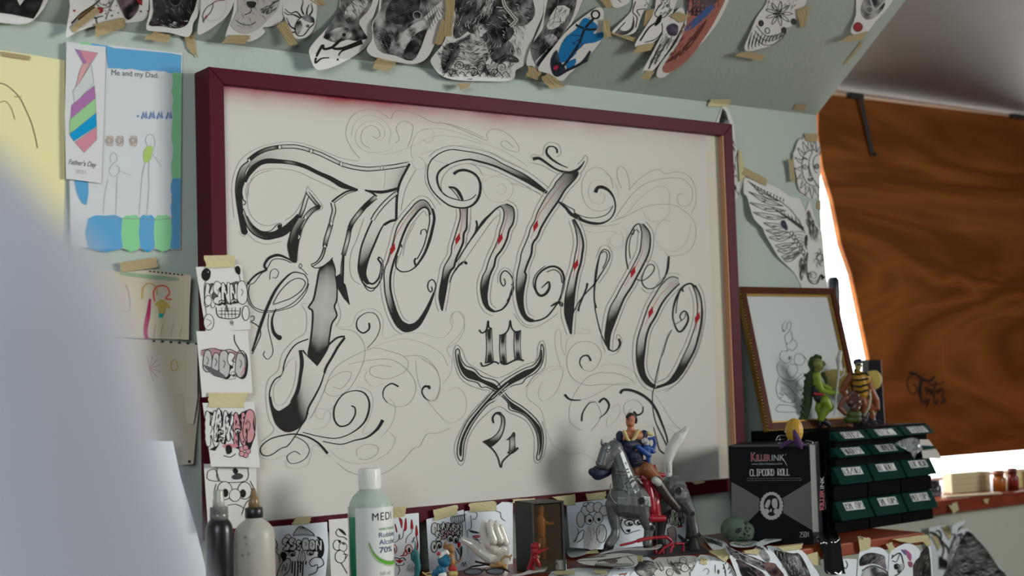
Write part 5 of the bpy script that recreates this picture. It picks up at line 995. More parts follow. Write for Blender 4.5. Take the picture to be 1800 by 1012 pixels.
def d(k):
    PK, PU = (.52, .22, .27), (.34, .14, .33); GL = (.20, .21, .21)
    parts = [([(132, 86), (140, 88), (155, 110), (147, 112)], PU), ([(140, 88), (172, 93), (160, 112), (152, 110)], PK), ([(146, 112), (158, 112), (138, 148), (132, 158), (140, 125)], (.55, .30, .30)), ([(160, 113), (165, 145), (132, 182), (128, 160), (138, 148)], (.50, .53, .52)),
             ([(166, 150), (168, 172), (124, 210), (126, 185)], PU), ([(168, 172), (169, 205), (122, 234), (123, 210)], (.27, .50, .24)), ([(169, 198), (170, 222), (130, 248), (122, 236)], BL), ([(170, 224), (170, 245), (148, 268), (132, 250)], PK)]
    for p, c in parts: k.fill(p, c, 1, False); k.line(p+p[:1], .7, GL, raw=True)
    k.text("Father's Day", [(121, 279), (170, 285), (169, 297), (121, 291)], (.08, .08, .08), shear=.3); k.text('2021', [(133, 297), (151, 299), (151, 306), (133, 304)], (.48, .46, .44))
o = sheet('bookmark_card', "white sleeve card with a striped coloured-in necktie, left side of the child's picture", 'card', None, [(117, 75), (186, 82), (183, 200), (178, 322), (116, 314), (114, 200)], d, surf=wallS, smooth=False, lift=.009, m=mat('laminated_white', (.60, .61, .61), .2, spec=.6, coat=.4))
def d(k):
    k.fill([(213, 478), (240, 480), (312, 488), (306, 493), (250, 488), (214, 483)], (.24, .34, .22), 2); PKR = (.42, .05, .05)
    k.line([(250, 525), (252, 505), (262, 498), (274, 504), (276, 518)], 2.6, (.42, .30, .10)); k.line([(272, 530), (270, 512), (278, 503), (292, 503), (298, 515), (291, 524), (302, 526)], 2.6, (.55, .09, .07)); k.line([(258, 595), (256, 580), (261, 550), (264, 525)], 8, (.32, .025, .10), ((0, .8), (.5, 1), (1, .5)))
    k.fill([(272, 535), (283, 526), (295, 532), (300, 542), (292, 540), (290, 550), (279, 550), (278, 540)], (.40, .32, .08), 2); k.fill([(279, 550), (288, 551), (286, 558), (279, 558)], (.02, .30, .28), 1, False)
    for x in (270, 282, 300, 316): k.line([(x+4, 570), (x, 592)], .8, (.3, .27, .2))
    k.line([(222, 500), (228, 520), (228, 545), (212, 545)], .9, (.33, .2, .3))
    for i in range(9): k.fill([(262+i*7, 475+i*.8), (266+i*7, 475.5+i*.8), (266+i*7, 478+i*.8), (262+i*7, 477.5+i*.8)], (.05, .045, .04), 1, False)
OG = "children's pictures on aged paper"
sheet('child_drawing', "aged paper with a child's crayon picture of two figures, red and yellow hair", 'drawing', OG, [(160, 470), (212, 478), (270, 474), (336, 484), (333, 540), (332, 597), (240, 594), (165, 590)], d, [[(209, 462), (275, 452), (277, 470), (214, 478)]], surf=wallS, m=M_OLD, smooth=False, lift=.005, curl=lambda u, v: .012*max(0, (u-290)/45)**2)
def d(k):
    for a in range(7): k.line([(263, 648), (263+20*math.cos(a*.5-1.8), 648+24*math.sin(a*.5-1.8))], 1.6, (.36, .22, .17))
    k.line([(300, 640), (306, 632), (312, 640), (310, 650), (302, 650), (300, 640)], 2, (.42, .33, .12))
    for i in range(6): k.fill([(268+i*15, 597+i*1), (273+i*15, 597+i*1), (273+i*15, 601+i), (268+i*15, 601+i)], (.05, .045, .04), 1, False)
sheet('child_drawing', 'aged paper with a faint crayon sun and small yellow loop, below the two crayon figures', 'drawing', OG, [(180, 594), (250, 597), (347, 604), (347, 700), (340, 745), (260, 742), (185, 735)], d, [], surf=wallS, m=M_OLD, smooth=False, lift=.003, curl=lambda u, v: .010*max(0, (u-300)/45)**2)
sheet('paper_sheet', 'blank aged paper with a torn lower corner, hanging below the crayon sun', 'paper', None, [(235, 690), (352, 692), (345, 760), (340, 815), (318, 817), (240, 800)], lambda k: k.fill([(331, 808), (336, 809), (335, 814), (330, 813)], BLK, 1, False), [], surf=wallS, m=M_OLD, smooth=False, lift=.006, curl=lambda u, v: .008*max(0, (v-700)/110)**2)
sheet('paper_sheet', 'pale grey card with a square corner behind the blurred shoulder', 'paper', None, [(230, 774), (304, 775), (318, 840), (345, 930), (372, 1040), (230, 1040)], None, [], surf=onY(-.04), m=M_SKYLIT, smooth=False, lift=.0)
# ============================================================ PAPERS ROUND THE FRAME'S FOOT
def onPlane(p0, nrm):
    nrm = nrm.normalized()
    return lambda u, v, l=0: CAMP+ray(u, v)*tplane(nrm, p0+nrm*l, u, v)
def onShelf(u, v, l=0):       # shelf top, then over its front edge
    d_ = ray(u, v); t1 = (ZS+l-CAMP.z)/d_.z; t2 = (YF-l-CAMP.y)/d_.y
    return CAMP+d_*max(t1, t2)
railS = onY(-FD-.001)
g = random.Random(21)
def graffiti(k, x0, y0, x1, y1, n, seed, w=1.3, tint=None, dark=.35):
    """a bundle of fat outlined letters"""
    r = random.Random(seed); wd = (x1-x0)/n
    for i in range(n):
        cx = x0+wd*(i+.5); cy = (y0+y1)/2; h = (y1-y0)/2
        tp = ([(-.6, -.7), (-.2, -1.1), (.5, -.8), (.15, -.35), (.7, .2), (.35, 1.0), (-.5, .9), (-.3, .45), (.1, .3), (-.55, -.1)],
              [(-.7, .9), (-.55, -.9), (-.1, -1.05), (.25, .1), (.35, -1.0), (.8, -.8), (.6, 1.05), (.15, .9), (-.2, -.1), (-.3, 1.0)],
              [(-.5, -1.0), (.0, -.9), (-.05, -.2), (.45, -1.1), (.8, -.7), (.3, .0), (.85, .8), (.4, 1.1), (.0, .35), (-.1, 1.0), (-.6, .8)],
              [(-.6, -.3), (-.3, -1.0), (.4, -1.0), (.75, -.2), (.6, .8), (.0, 1.1), (-.6, .7)])[r.randrange(4)]
        an = r.uniform(-.35, .35); sc = r.uniform(.85, 1.25); cy += r.uniform(-.2, .2)*h
        P = [(cx+wd*.8*sc*(a*math.cos(an)-b*.4*math.sin(an)), cy+h*sc*(b*math.cos(an)+a*.4*math.sin(an))) for a, b in tp]
        if r.random() < dark: k.fill([(p[0]+3, p[1]+2.5) for p in P], BLK, 3)
        k.fill(P, tint if tint and r.random() < .6 else WH, 4); k.line(P, w, BLK, closed=True)
        k.line([(cx-wd*.1, cy-h*.4), (cx+wd*.15, cy-h*.1), (cx-wd*.05, cy+h*.35)], w*.9, BLK)
def eye(k, x, y, rx, ry, c=None):
    k.circ(x, y, rx, 1.3, BLK, WH, ry); k.circ(x+rx*.15, y+ry*.25, rx*.5, 1, BLK, c or BLK, ry*.55); k.circ(x+rx*.3, y+ry*.05, rx*.16, 0, fillc=WH, n=6); k.line([(x-rx*1.1, y-ry*.5), (x, y-ry*1.25), (x+rx*1.1, y-ry*.5)], 1.4)
GL_ = 'graffiti sketches taped down the left side of the frame'
def d(k):
    k.fill([(355, 478), (362, 471), (370, 476), (369, 488), (362, 494), (355, 488)], BLK, 3); k.fill([(413, 470), (419, 467), (423, 474), (421, 483), (415, 479)], BLK, 2); k.circ(366, 478, 1, 0, fillc=WH, n=5); k.line([(361, 494), (359, 515), (364, 560)], .9); k.line([(421, 484), (425, 505)], .9)
    k.fill([(358, 508), (372, 497), (392, 502), (415, 494), (428, 500), (434, 524), (424, 532), (396, 535), (372, 530)], (.08, .08, .08), 2); graffiti(k, 361, 500, 432, 533, 5, 5, 1.3, dark=.6)
    eye(k, 390, 531, 5, 3); eye(k, 412, 529, 5, 3); k.line([(380, 540), (384, 556), (404, 560), (420, 556), (423, 540)], 1.5); k.line([(384, 546), (420, 546)], 1); k.line([(384, 552), (420, 552)], 1); [k.line([(x, 540), (x, 558)], .9) for x in (390, 396, 402, 408, 414)]
    k.line([(398, 536), (400, 548)], 2.2); k.circ(367, 566, 9, 1.2, BLK, WH, 14); k.line([(362, 560), (372, 566), (364, 574)], .9); k.circ(432, 550, 6, 1.2, BLK, WH, 13); k.circ(366, 528, 6, 1.1, BLK, WH, 9); k.hatch([(403, 562), (412, 562), (410, 575), (405, 574)], 14, 1.5, 7, .8, cols=[G2])
sheet('graffiti_sketch', 'topmost sheet of the left column, graffiti lettering with black balloons', 'drawing', GL_, [(344, 469), (424, 465), (441, 578), (362, 585)], d, [[(360, 449), (411, 448), (413, 469), (361, 471)]], surf=railS, smooth=False, lift=.003, tm=M_TAPE2)
def d(k):
    k.fill([(353, 618), (380, 613), (405, 617), (425, 622), (428, 632), (365, 630)], (.36, .20, .22), 2); graffiti(k, 357, 618, 430, 655, 5, 9, 1.4, (.42, .42, .41), .5); k.line([(354, 616), (375, 612), (390, 616), (404, 614), (418, 620), (428, 622), (431, 635), (430, 655), (424, 662)], 1.8, (.10, .06, .07)); k.line([(430, 628), (420, 612), (413, 600), (412, 588)], 1.6); k.fill([(356, 640), (376, 660), (398, 664), (384, 652)], (.1, .1, .1), 2)
    k.line([(405, 656), (412, 652), (410, 662), (416, 656), (414, 664)], .9); k.line([(402, 667), (414, 665)], .8); k.line([(424, 658), (430, 645)], 2, (.5, .18, .18))
sheet('graffiti_sketch', 'second sheet of the left column, grey ribbon letters with a thread', 'drawing', GL_, [(345, 582), (436, 581), (444, 690), (355, 698)], d, [[(366, 690), (436, 690), (428, 716), (367, 716)]], surf=railS, smooth=False, lift=.0045, tm=M_TAPE2)
def d(k):
    for p in ([(364, 722), (378, 726), (392, 735), (380, 738)], [(394, 736), (408, 722), (404, 736)], [(414, 732), (434, 720), (430, 738)], [(436, 732), (446, 728), (449, 765), (440, 790), (432, 800)], [(368, 790), (386, 780), (378, 792)]): k.fill(p, BLK, 1, False)
    graffiti(k, 362, 727, 446, 775, 5, 13, 1.5, (.52, .25, .26), .3); eye(k, 388, 760, 5, 4); eye(k, 418, 758, 5, 4); eye(k, 388, 772, 4, 3.5); k.fill([(390, 784), (405, 779), (420, 784), (404, 788)], (.52, .2, .22), 2); k.fill([(397, 783), (406, 783), (408, 794), (399, 798)], BLK, 2)
    for a in range(5): k.circ(430+6*math.cos(a*1.26), 793+7*math.sin(a*1.26), 4.5, 1.1, BLK, (.52, .25, .26))
    k.circ(430, 793, 2, 1, BLK, WH); k.line([(393, 800), (405, 803), (415, 797)], 1.2)
sheet('graffiti_sketch', 'third sheet of the left column, pink and black graffiti face', 'drawing', GL_, [(356, 708), (447, 706), (457, 821), (371, 820)], d, [], surf=railS, smooth=False, lift=.006, curl=lifted((400, 710), (430, 822), .008))
def d(k):
    k.line([(364, 840), (366, 828), (378, 825), (384, 838), (384, 845), (370, 844), (364, 840)], 1.2); k.line([(382, 822), (386, 845), (432, 845), (436, 822)], 1.3); k.fill([(409, 826), (414, 822), (419, 828), (414, 834)], BLK, 2); k.fill([(408, 836), (420, 831), (428, 836), (422, 842), (410, 842)], G1, 2)
    k.circ(395, 862, 13, 1.4, BLK, WH, 16); k.circ(430, 862, 12, 1.4, BLK, WH, 15); k.circ(396, 866, 5, 1, BLK, BLK, 7); k.circ(427, 867, 5, 1, BLK, BLK, 7); k.circ(413, 870, 10, 1.3, BLK, WH, 11); k.line([(380, 850), (376, 870), (382, 882)], 1.2); k.line([(400, 888), (415, 886), (428, 892)], 1.2); k.line([(440, 845), (446, 860), (440, 875)], 1.2)
    k.line([(425, 905), (432, 885), (440, 878), (446, 890)], 1.2)
sheet('graffiti_sketch', 'lowest sheet of the left column, big-eyed face behind the two dropper bottles', 'drawing', GL_, [(358, 815), (450, 815), (453, 925), (366, 932)], d, [], surf=railS, smooth=False, lift=.002)
# row along the bottom rail
GB = 'graffiti sketches taped along the bottom rail'
def T2(ox, oy, s_): return T(ox, oy, s_)
Bq = T(340, 880, 6.4286)
def d(k):
    k.fill(Bq([(1130, 390), (1150, 330), (1205, 280), (1270, 310), (1330, 360), (1340, 400), (1240, 400)]), WH, 2); k.line(Bq([(1130, 390), (1150, 340), (1205, 285), (1280, 315), (1350, 365), (1370, 410)]), 1.4)
    for i in range(11): k.line(Bq([(1205+(i-5)*5, 295), (1240+(i-5)*22, 385+abs(i-5)*-3)]), .7)
    for i in range(16): x = 1125+i*15; k.line(Bq([(x, 400-8*math.sin(i/5)), (x+4, 380-8*math.sin(i/5))]), 1.2)
    k.circ(*Bq([(1070, 425)])[0], 6, 1.3, BLK, WH, 7); 
    for p in ([(1000, 650), (980, 610), (1010, 570), (1060, 610), (1020, 690)], [(1390, 400), (1460, 440), (1480, 560), (1450, 640), (1400, 620), (1440, 500)], [(1090, 490), (1130, 480), (1150, 520), (1110, 540)], [(1180, 540), (1250, 540), (1220, 590)], [(1300, 480), (1350, 450), (1320, 530)]): k.fill(Bq(p), BLK, 2)
    x0, y0 = Bq([(1010, 440)])[0]; x1, y1 = Bq([(1450, 560)])[0]; graffiti(k, x0, y0, x1, y1, 6, 31, 1.5, dark=.7)
    eye(k, *Bq([(1115, 600)])[0], 6, 4); eye(k, *Bq([(1320, 590)])[0], 6, 4); k.fill(Bq([(1215, 510), (1250, 560), (1265, 660), (1190, 745), (1175, 680)]), WH, 1, False); k.line(Bq([(1215, 510), (1260, 600), (1265, 660), (1190, 745), (1172, 690), (1215, 510)]), 1.3, raw=True); k.line(Bq([(1225, 560), (1240, 640), (1200, 700), (1225, 560)]), 1, raw=True)
    for x, y in ((1120, 820), (1150, 860), (1185, 850), (1215, 810), (1240, 850), (1275, 720)): k.line(Bq([(x, 680), (x-8, y)]), 2.4)
    k.line(Bq([(940, 850), (990, 720), (1060, 650), (1100, 680), (1080, 780), (1020, 850)]), 1.4); k.line(Bq([(1000, 800), (1020, 720), (1040, 790), (1060, 700)]), 1.1); k.line(Bq([(1300, 840), (1390, 800), (1400, 720), (1340, 740), (1310, 690), (1370, 640), (1450, 650), (1470, 720), (1400, 760)]), 1.5); k.line(Bq([(920, 430), (950, 500), (925, 560), (970, 620), (975, 700)]), 1.3); k.circ(*Bq([(935, 550)])[0], 3, 1)
sheet('graffiti_sketch', 'white sheet with a graffiti face in a beanie hat, right of the frosted bottle', 'drawing', GB, [(470, 926), (575, 917), (577, 960), (570, 1040), (470, 1040)], d, [[(512, 922), (520, 908), (548, 907), (545, 920)]], surf=railS, smooth=False, m=M_SKYLIT, lift=.003, tm=M_TAPE2)
def d(k):
    for x, y, rx, ry in ((1625, 500, 7, 9), (1690, 520, 7, 8), (1660, 630, 9, 11)): k.circ(*Bq([(x, y)])[0], rx, 1.3, BLK, WH, ry)
    k.line(Bq([(1630, 320), (1610, 360), (1640, 400), (1700, 410), (1740, 440)]), 1.3); k.fill(Bq([(1630, 310), (1690, 330), (1730, 390), (1690, 370)]), BLK, 2); k.fill(Bq([(1630, 440), (1670, 450), (1650, 480)]), BLK, 2); k.fill(Bq([(1680, 470), (1720, 490), (1690, 495)]), BLK, 2); k.line(Bq([(1670, 700), (1710, 770), (1740, 820)]), 1.3); k.line(Bq([(1690, 600), (1740, 610), (1700, 680)]), 1.2)
sheet('graffiti_sketch', 'narrow cream sheet with bubbly outlines, half behind the alcohol bottle', 'drawing', GB, [(578, 913), (640, 908), (645, 1040), (583, 1040)], d, [], surf=railS, smooth=False, lift=.003)
Bo = T(550, 800, 3.913)
def d(k):
    RED = (.42, .015, .02)
    for p in ([(565, 470), (575, 500), (580, 530), (572, 510)], [(595, 430), (615, 450), (612, 500), (605, 470)], [(640, 430), (645, 500), (630, 515)], [(680, 440), (690, 500), (675, 500)], [(712, 480), (722, 540), (715, 560), (725, 620), (712, 660), (718, 590), (708, 540)]): k.fill(Bo(p), RED, 3); k.line(Bo(p), 1, (.2, .02, .02), closed=True)
    for p in ([(560, 600), (590, 580), (595, 540), (600, 580)], [(640, 600), (650, 560), (680, 530), (685, 500)], [(600, 580), (620, 560), (625, 510)], [(690, 600), (700, 560), (680, 600)]): k.line(Bo(p), 1, G2)
    for x in (555, 660): k.circ(*Bo([(x, 645)])[0], 6, 1.4, (.35, .02, .02), WH, 8); k.circ(*Bo([(x+2, 652)])[0], 2.4, 0, fillc=BLK, ry=4.5)
    k.line(Bo([(620, 690), (640, 650), (645, 685), (600, 690)]), 1.6, RED); k.fill(Bo([(565, 715), (585, 722), (598, 712), (612, 722), (630, 714), (598, 742)]), RED, 2); k.line(Bo([(545, 722), (570, 705), (595, 710), (625, 705), (640, 725)]), 1.4); k.line(Bo([(590, 760), (598, 790), (585, 820)]), 1); k.hatch(Bo([(640, 740), (720, 740), (720, 820), (640, 820)]), 20, 1.5, 8, .9, cols=[G3, G4]); k.line(Bo([(575, 740), (580, 755), (620, 755), (628, 738)]), 1.1)
sheet('graffiti_sketch', 'white sheet with a red flame-haired face, right of the alcohol bottle', 'drawing', GB, [(683, 906), (736, 901), (738, 960), (737, 1040), (683, 1040)], d, [[(684, 893), (716, 889), (712, 907), (688, 911)]], surf=railS, smooth=False, m=M_SKYLIT, lift=.003, tm=M_TAPE2)
Bh = T(740, 860, 6.658)
def d(k):
    x0, y0 = Bh([(130, 400)])[0]; x1, y1 = Bh([(480, 500)])[0]; graffiti(k, x0, y0, x1, y1, 6, 41, 1.3, dark=.2); graffiti(k, x0+6, y0+13, x1, y1+13, 5, 43, 1.3, (.5, .3, .34), .2)
    for i in range(8): x = 330+i*22; k.line(Bh([(x, 430-i*6), (x+25, 380-i*4), (x+18, 340-i*5), (x+40, 310-i*3)]), 1.2)
    k.circ(*Bh([(155, 670)])[0], 5.5, 1.4, BLK, WH, 10); k.circ(*Bh([(158, 672)])[0], 1.8, 0, fillc=BLK, ry=4); eye(k, *Bh([(210, 650)])[0], 5, 6); eye(k, *Bh([(340, 570)])[0], 5, 6); eye(k, *Bh([(405, 585)])[0], 5, 7); k.fill(Bh([(425, 630), (455, 610), (465, 650), (435, 690)]), (.42, .02, .03), 2)
    for i in range(6): k.line(Bh([(400+i*10, 680+i*15), (440+i*6, 700+i*18), (480, 660+i*10)]), 1.1)
    k.line(Bh([(400, 720), (420, 820), (450, 830), (480, 700)]), 1.3); k.line(Bh([(470, 900), (490, 850), (500, 900), (520, 850), (530, 900)]), 1.1)
sheet('graffiti_sketch', 'white sheet of curly-haired lettering with many eyes, left of the white hand', 'drawing', GB, Bh([(62, 350), (500, 235), (540, 700), (585, 920), (590, 1150), (110, 1150)]), d, [Bh([(140, 240), (425, 175), (430, 290), (150, 370)])], surf=railS, smooth=False, m=M_SKYLIT, lift=.004, tm=M_TAPE2)
def d(k):
    k.line(Bh([(580, 300), (590, 400), (580, 460), (545, 480), (550, 560)]), 1); k.line(Bh([(600, 350), (640, 340), (660, 290), (640, 270)]), 1); k.line(Bh([(870, 200), (880, 250), (930, 270), (940, 330), (990, 370)]), 1); k.fill(Bh([(560, 475), (650, 490), (690, 515), (600, 510)]), G1, 2); k.fill(Bh([(600, 540), (690, 530), (700, 560), (620, 570)]), (.3, .08, .12), 2); k.hatch(Bh([(600, 560), (730, 560), (720, 640), (640, 640)]), 20, .5, 8, 1, cols=[BLK, G1, G3]); k.line(Bh([(550, 580), (600, 620), (680, 640)]), 1.2)
sheet('graffiti_sketch', 'white sheet with loose cloud outlines directly behind the white hand', 'drawing', GB, Bh([(510, 255), (880, 190), (950, 145), (1075, 150), (1075, 1150), (590, 1150), (560, 800)]), d, [Bh([(565, 160), (875, 130), (880, 245), (560, 265)]), Bh([(1075, 112), (1335, 105), (1335, 140), (1075, 160)])], surf=railS, smooth=False, m=M_SKYLIT, lift=.003, tm=M_TAPE2)
Hq = T(940, 700, 3.2425)
def d(k):
    for x, y in ((290, 640), (320, 620), (360, 620), (395, 640)): k.circ(*Hq([(x, y)])[0], 8, 1.3, BLK, WH, 9)
    k.circ(*Hq([(262, 690)])[0], 7, 1.2, BLK, WH, 14); k.circ(*Hq([(310, 690)])[0], 7, 1.2, BLK, WH, 9); k.circ(*Hq([(362, 680)])[0], 8, 1.2, BLK, WH, 10); k.circ(*Hq([(315, 697)])[0], 3, 0, fillc=BLK); k.circ(*Hq([(366, 690)])[0], 3, 0, fillc=BLK); k.fill(Hq([(300, 730), (400, 720), (370, 850), (280, 850)]), (.42, .43, .43), 2); k.hatch(Hq([(300, 730), (400, 720), (370, 850), (280, 850)]), 40, 1.6, 12, 1, cols=[G2, G3]); k.circ(*Hq([(380, 770)])[0], 9, 1.2, BLK, None, 16); k.line(Hq([(230, 820), (250, 770), (280, 750), (270, 800), (240, 820)]), 1.2)
    k.line(Hq([(290, 620), (275, 605), (300, 590), (310, 610)]), 1.2); k.line(Hq([(240, 740), (250, 760), (235, 800), (220, 820)]), 1.2); eye(k, *Hq([(540, 710)])[0], 8, 5); eye(k, *Hq([(590, 705)])[0], 7, 5); k.line(Hq([(480, 700), (500, 690), (490, 720), (520, 770), (560, 760), (600, 750)]), 1.3); k.fill(Hq([(520, 750), (545, 745), (540, 765)]), BLK, 2); k.line(Hq([(500, 680), (560, 690), (610, 680)]), 1.4)
sheet('graffiti_sketch', 'white sheet of bubble letters behind the silver toy horse', 'drawing', GB, Hq([(180, 600), (420, 570), (640, 640), (640, 860), (380, 860), (200, 850)]), d, [Hq([(102, 562), (230, 545), (232, 605), (180, 608)]), Hq([(292, 545), (410, 530), (405, 575), (296, 580)])], surf=railS, smooth=False, m=M_SKYLIT, lift=.003, tm=M_TAPE2)
def d(k):
    graffiti(k, *Hq([(760, 640)])[0], *Hq([(850, 715)])[0], 4, 51, 1.3, (.40, .50, .38), .5); k.line(Hq([(810, 735), (842, 728)]), 2.4, (.45, .03, .03)); k.fill(Hq([(755, 745), (800, 735), (805, 800), (770, 815)]), (.42, .36, .34), 2); k.line(Hq([(755, 745), (790, 730), (805, 760), (800, 830), (770, 815), (755, 745)]), 1.2); k.line(Hq([(720, 690), (740, 650), (760, 640), (800, 620)]), 1.4)
sheet('graffiti_sketch', "pale sheet with greenish letters showing between the toy horse's hind legs", 'drawing', GB, Hq([(690, 620), (858, 510), (865, 690), (860, 780), (840, 860), (700, 860)]), d, [], surf=railS, smooth=False, m=M_SKYLIT, lift=.002)
tag(tape('masking_tape_strip', Hq([(890, 475), (945, 465), (975, 478), (920, 490)]), None, railS, m=M_TAPE2), 'short pale tape on the bottom rail right of the toy horse', 'tape')

# ============================================================ BOTTLES
class Loc:
    """a little frame standing at pixel (u, v): right / away / up, lengths in pixels"""
    def __init__(s, u, v, y=None, z=None, D=None):
        s.o = atY(u, v, y) if y is not None else (atZ(u, v, z) if z is not None else atD(u, v, D))
        s.u0, s.v0 = u, v; s.D = depth(s.o); s.s = s.D/F
        s.X = Vector((RT.x, RT.y, 0)).normalized(); s.Z = Vector((0, 0, 1)); s.Y = s.Z.cross(s.X)
    def along(s, p1, p2, off=0):   # stand in the upright plane through two points instead of square to the camera
        s.pl = (Vector(p1), Vector((p2.y-p1.y, p1.x-p2.x, 0)).normalized()); s.off = off; return s
    def at(s, u, v, w=0):      # pixel -> point, w pixels nearer to the camera
        if getattr(s, 'pl', None):
            return CAMP+ray(u, v)*(tplane(s.pl[1], s.pl[0], u, v)-w*s.s-s.off)
        return atD(u, v, s.D-w*s.s)
    def pts(s, L): return [s.at(*p) for p in L]
    def vert(s, px): return px*s.s
def cylS(lc, top, R_px):
    """(arc px, height px below top) on an upright cylinder about the axis of lc"""
    def f(a, b, l=0):
        th = a/R_px; r = R_px*lc.s+l
        return Vector((lc.o.x, lc.o.y, top))+lc.X*(r*math.sin(th))-lc.Y*(r*math.cos(th))-lc.Z*(b*lc.s)
    return f
def prof(lc, P, zref):        # (radius px, v) -> profile above shelf
    return [(r*lc.s, ((zref-v)*lc.s)) for r, v in P]
lc = Loc(650, 858, y=-.155); zt = lc.o.z; base = Vector((lc.o.x, lc.o.y, ZS)); H0 = (zt-ZS)/lc.s   # px from cap foot to shelf
bt = empty('rubbing_alcohol_bottle', base, 'rubbing alcohol bottle with a white cap, half full of green liquid', 'bottle')
M_CLR = mat('frosted_green_plastic', (.60, .72, .63), .3, trans=.35, ior=1.3, alpha=.85, spec=.5)
M_LIQ = mat('green_liquid', (.004, .17, .075), .25, spec=.5)
M_CAP = mat('white_plastic', (.72, .73, .70), .3, spec=.5)
P = [(36, 858+H0), (39, 858+H0-3), (39, 905), (38.4, 893), (36, 882), (31, 872), (24, 865), (19, 861), (18, 857)]
MB().lathe(base, prof(lc, P, 858+H0), 40).build('body', M_CLR, bt, True)
MB().lathe(base+Vector((0, 0, .001)), prof(lc, [(37, 858+H0-2), (39.15, 858+H0-5), (39.15, 906), (38, 905.6), (1, 905.6)], 858+H0), 40).build('liquid', M_LIQ, bt, True)
cp = MB().lathe(base, prof(lc, [(19.3, 859), (19.5, 857), (19.5, 827), (18.6, 824), (16.5, 823), (1, 822.6)], 858+H0), 40).build('cap', M_CAP, bt, True)
rim = MB()
for i in range(40): a = 2*math.pi*i/40; rim.box(Vector((base.x, base.y, zt+17*lc.s))+lc.X*math.cos(a)*19.5*lc.s+lc.Y*math.sin(a)*19.5*lc.s, (.0006, .0006, 30*lc.s))
rim.build('grip_ribs', M_CAP, cp)
lab = cylS(lc, zt, 39.1); mb = MB(); vs = []; a0, a1 = math.radians(-36), math.radians(296); n_ = 56
for j in range(5):
    for i in range(n_+1): vs.append(lab((a0+(a1-a0)*i/n_)*39.1, 31+j*(H0-38)/4, .0005))
mb.add(vs, [(j*(n_+1)+i, j*(n_+1)+i+1, (j+1)*(n_+1)+i+1, (j+1)*(n_+1)+i) for j in range(4) for i in range(n_)])
M_LAB = mat('glossy_white_label', (.66, .69, .66), .3, spec=.5)
mb.build('label', M_LAB, bt, True)
k = Ink(lab, .0009)
k.text('MEDI', [(7, 40), (47, 40), (47, 53), (7, 53)], (.01, .012, .016), spacing=1.15); k.text('WINTERGREEN', [(18, 66), (70, 66), (70, 70.5), (18, 70.5)], (.08, .30, .05)); NV = (.02, .05, .16)
k.text('Rubbing', [(18, 74), (62, 74), (62, 85), (18, 85)], NV); k.text('Alcohol', [(18, 86), (60, 86), (60, 95), (18, 95)], NV); k.text('70%', [(18, 99), (47, 99), (47, 109), (18, 109)], (.02, .035, .14), bold=.01); k.text('500 ml', [(18, 141), (39, 141), (39, 147), (18, 147)], (.35, .37, .38)); k.text('EMERGENCY', [(18, 151), (40, 151), (40, 153), (18, 153)], (.45, .12, .14))
L_ = [(0, 92), (8, 110), (20, 122), (40, 129), (62, 128), (80, 124)]; k.line(L_, 7, (.10, .36, .03), ((0, .3), (.3, 1), (1, 1.6))); k.line([(x, y+3.5) for x, y in L_], 3, (.42, .50, .36), ((0, .3), (1, 1.4))); k.line([(x, y-4) for x, y in L_], 1.6, (.33, .35, .34))
k.build('label_print', bt, 'blue, black and green lettering with a green swoosh')
# frosted squeeze bottle
lc = Loc(446.5, 909, y=-.155); zt = lc.o.z; base = Vector((lc.o.x, lc.o.y, ZS)); H0 = (zt-ZS)/lc.s
bt = empty('squeeze_bottle', base, 'frosted grey-white squeeze bottle with a black collar and brown nozzle', 'bottle')
M_FRO = mat('frosted_plastic', (.40, .385, .335), .4, spec=.4, var=.08, bscale=150)
MB().lathe(base, prof(lc, [(33, 909+H0), (35.5, 909+H0-4), (35.5, 945), (34.5, 935), (31, 926), (25, 919), (16, 913), (14.5, 908)], 909+H0), 40).build('body', M_FRO, bt, True)
co = MB().lathe(base, prof(lc, [(14, 910), (15.7, 909), (15.7, 893), (14, 891.5), (4, 891)], 909+H0), 32); co.build('collar', mat('black_plastic', (.012, .012, .013), .35), bt, True)
MB().lathe(base, prof(lc, [(10, 892), (9.5, 882), (7.5, 874), (6, 872), (5, 864), (2.6, 858), (1, 857)], 909+H0), 24).build('nozzle', mat('brown_translucent_plastic', (.26, .17, .075), .25, trans=.3), bt, True)
k = Ink(cylS(lc, zt, 35.6), .0003)
for x, y, r_ in ((-10, 31, 3.4), (-8, 42, 2), (-4, 59, 3), (-16, 62, 3.4)): k.circ(x, y, r_, 0, fillc=(.24, .225, .19), ry=r_*.8)
k.build('stains', bt, 'grey smudges')
# black bottle
lc = Loc(385, 911, y=-.155); zt = lc.o.z; base = Vector((lc.o.x, lc.o.y, ZS)); H0 = (zt-ZS)/lc.s
bt = empty('ink_bottle', base, 'black bottle with a frosted clear flip nozzle, half behind the blurred shoulder', 'bottle')
MB().lathe(base, prof(lc, [(22, 911+H0), (24, 911+H0-4), (24, 935), (22.5, 923), (18, 915), (14, 911)], 911+H0), 36).build('body', mat('black_ink_bottle', (.012, .012, .014), .3), bt, True)
MB().lathe(base, prof(lc, [(16, 913), (16.3, 904), (15.6, 903), (16.3, 902), (15.6, 898), (16.3, 897), (15.6, 893), (16, 891), (9, 890)], 911+H0), 30).build('collar', mat('clear_grey_plastic', (.20, .21, .20), .2, trans=.3), bt, True)
MB().lathe(base, prof(lc, [(11, 892), (10.5, 880), (9, 875), (8.5, 864), (7.6, 861), (1, 860)], 911+H0), 24).build('nozzle', mat('frosted_clear_plastic', (.46, .47, .40), .3, trans=.2), bt, True)

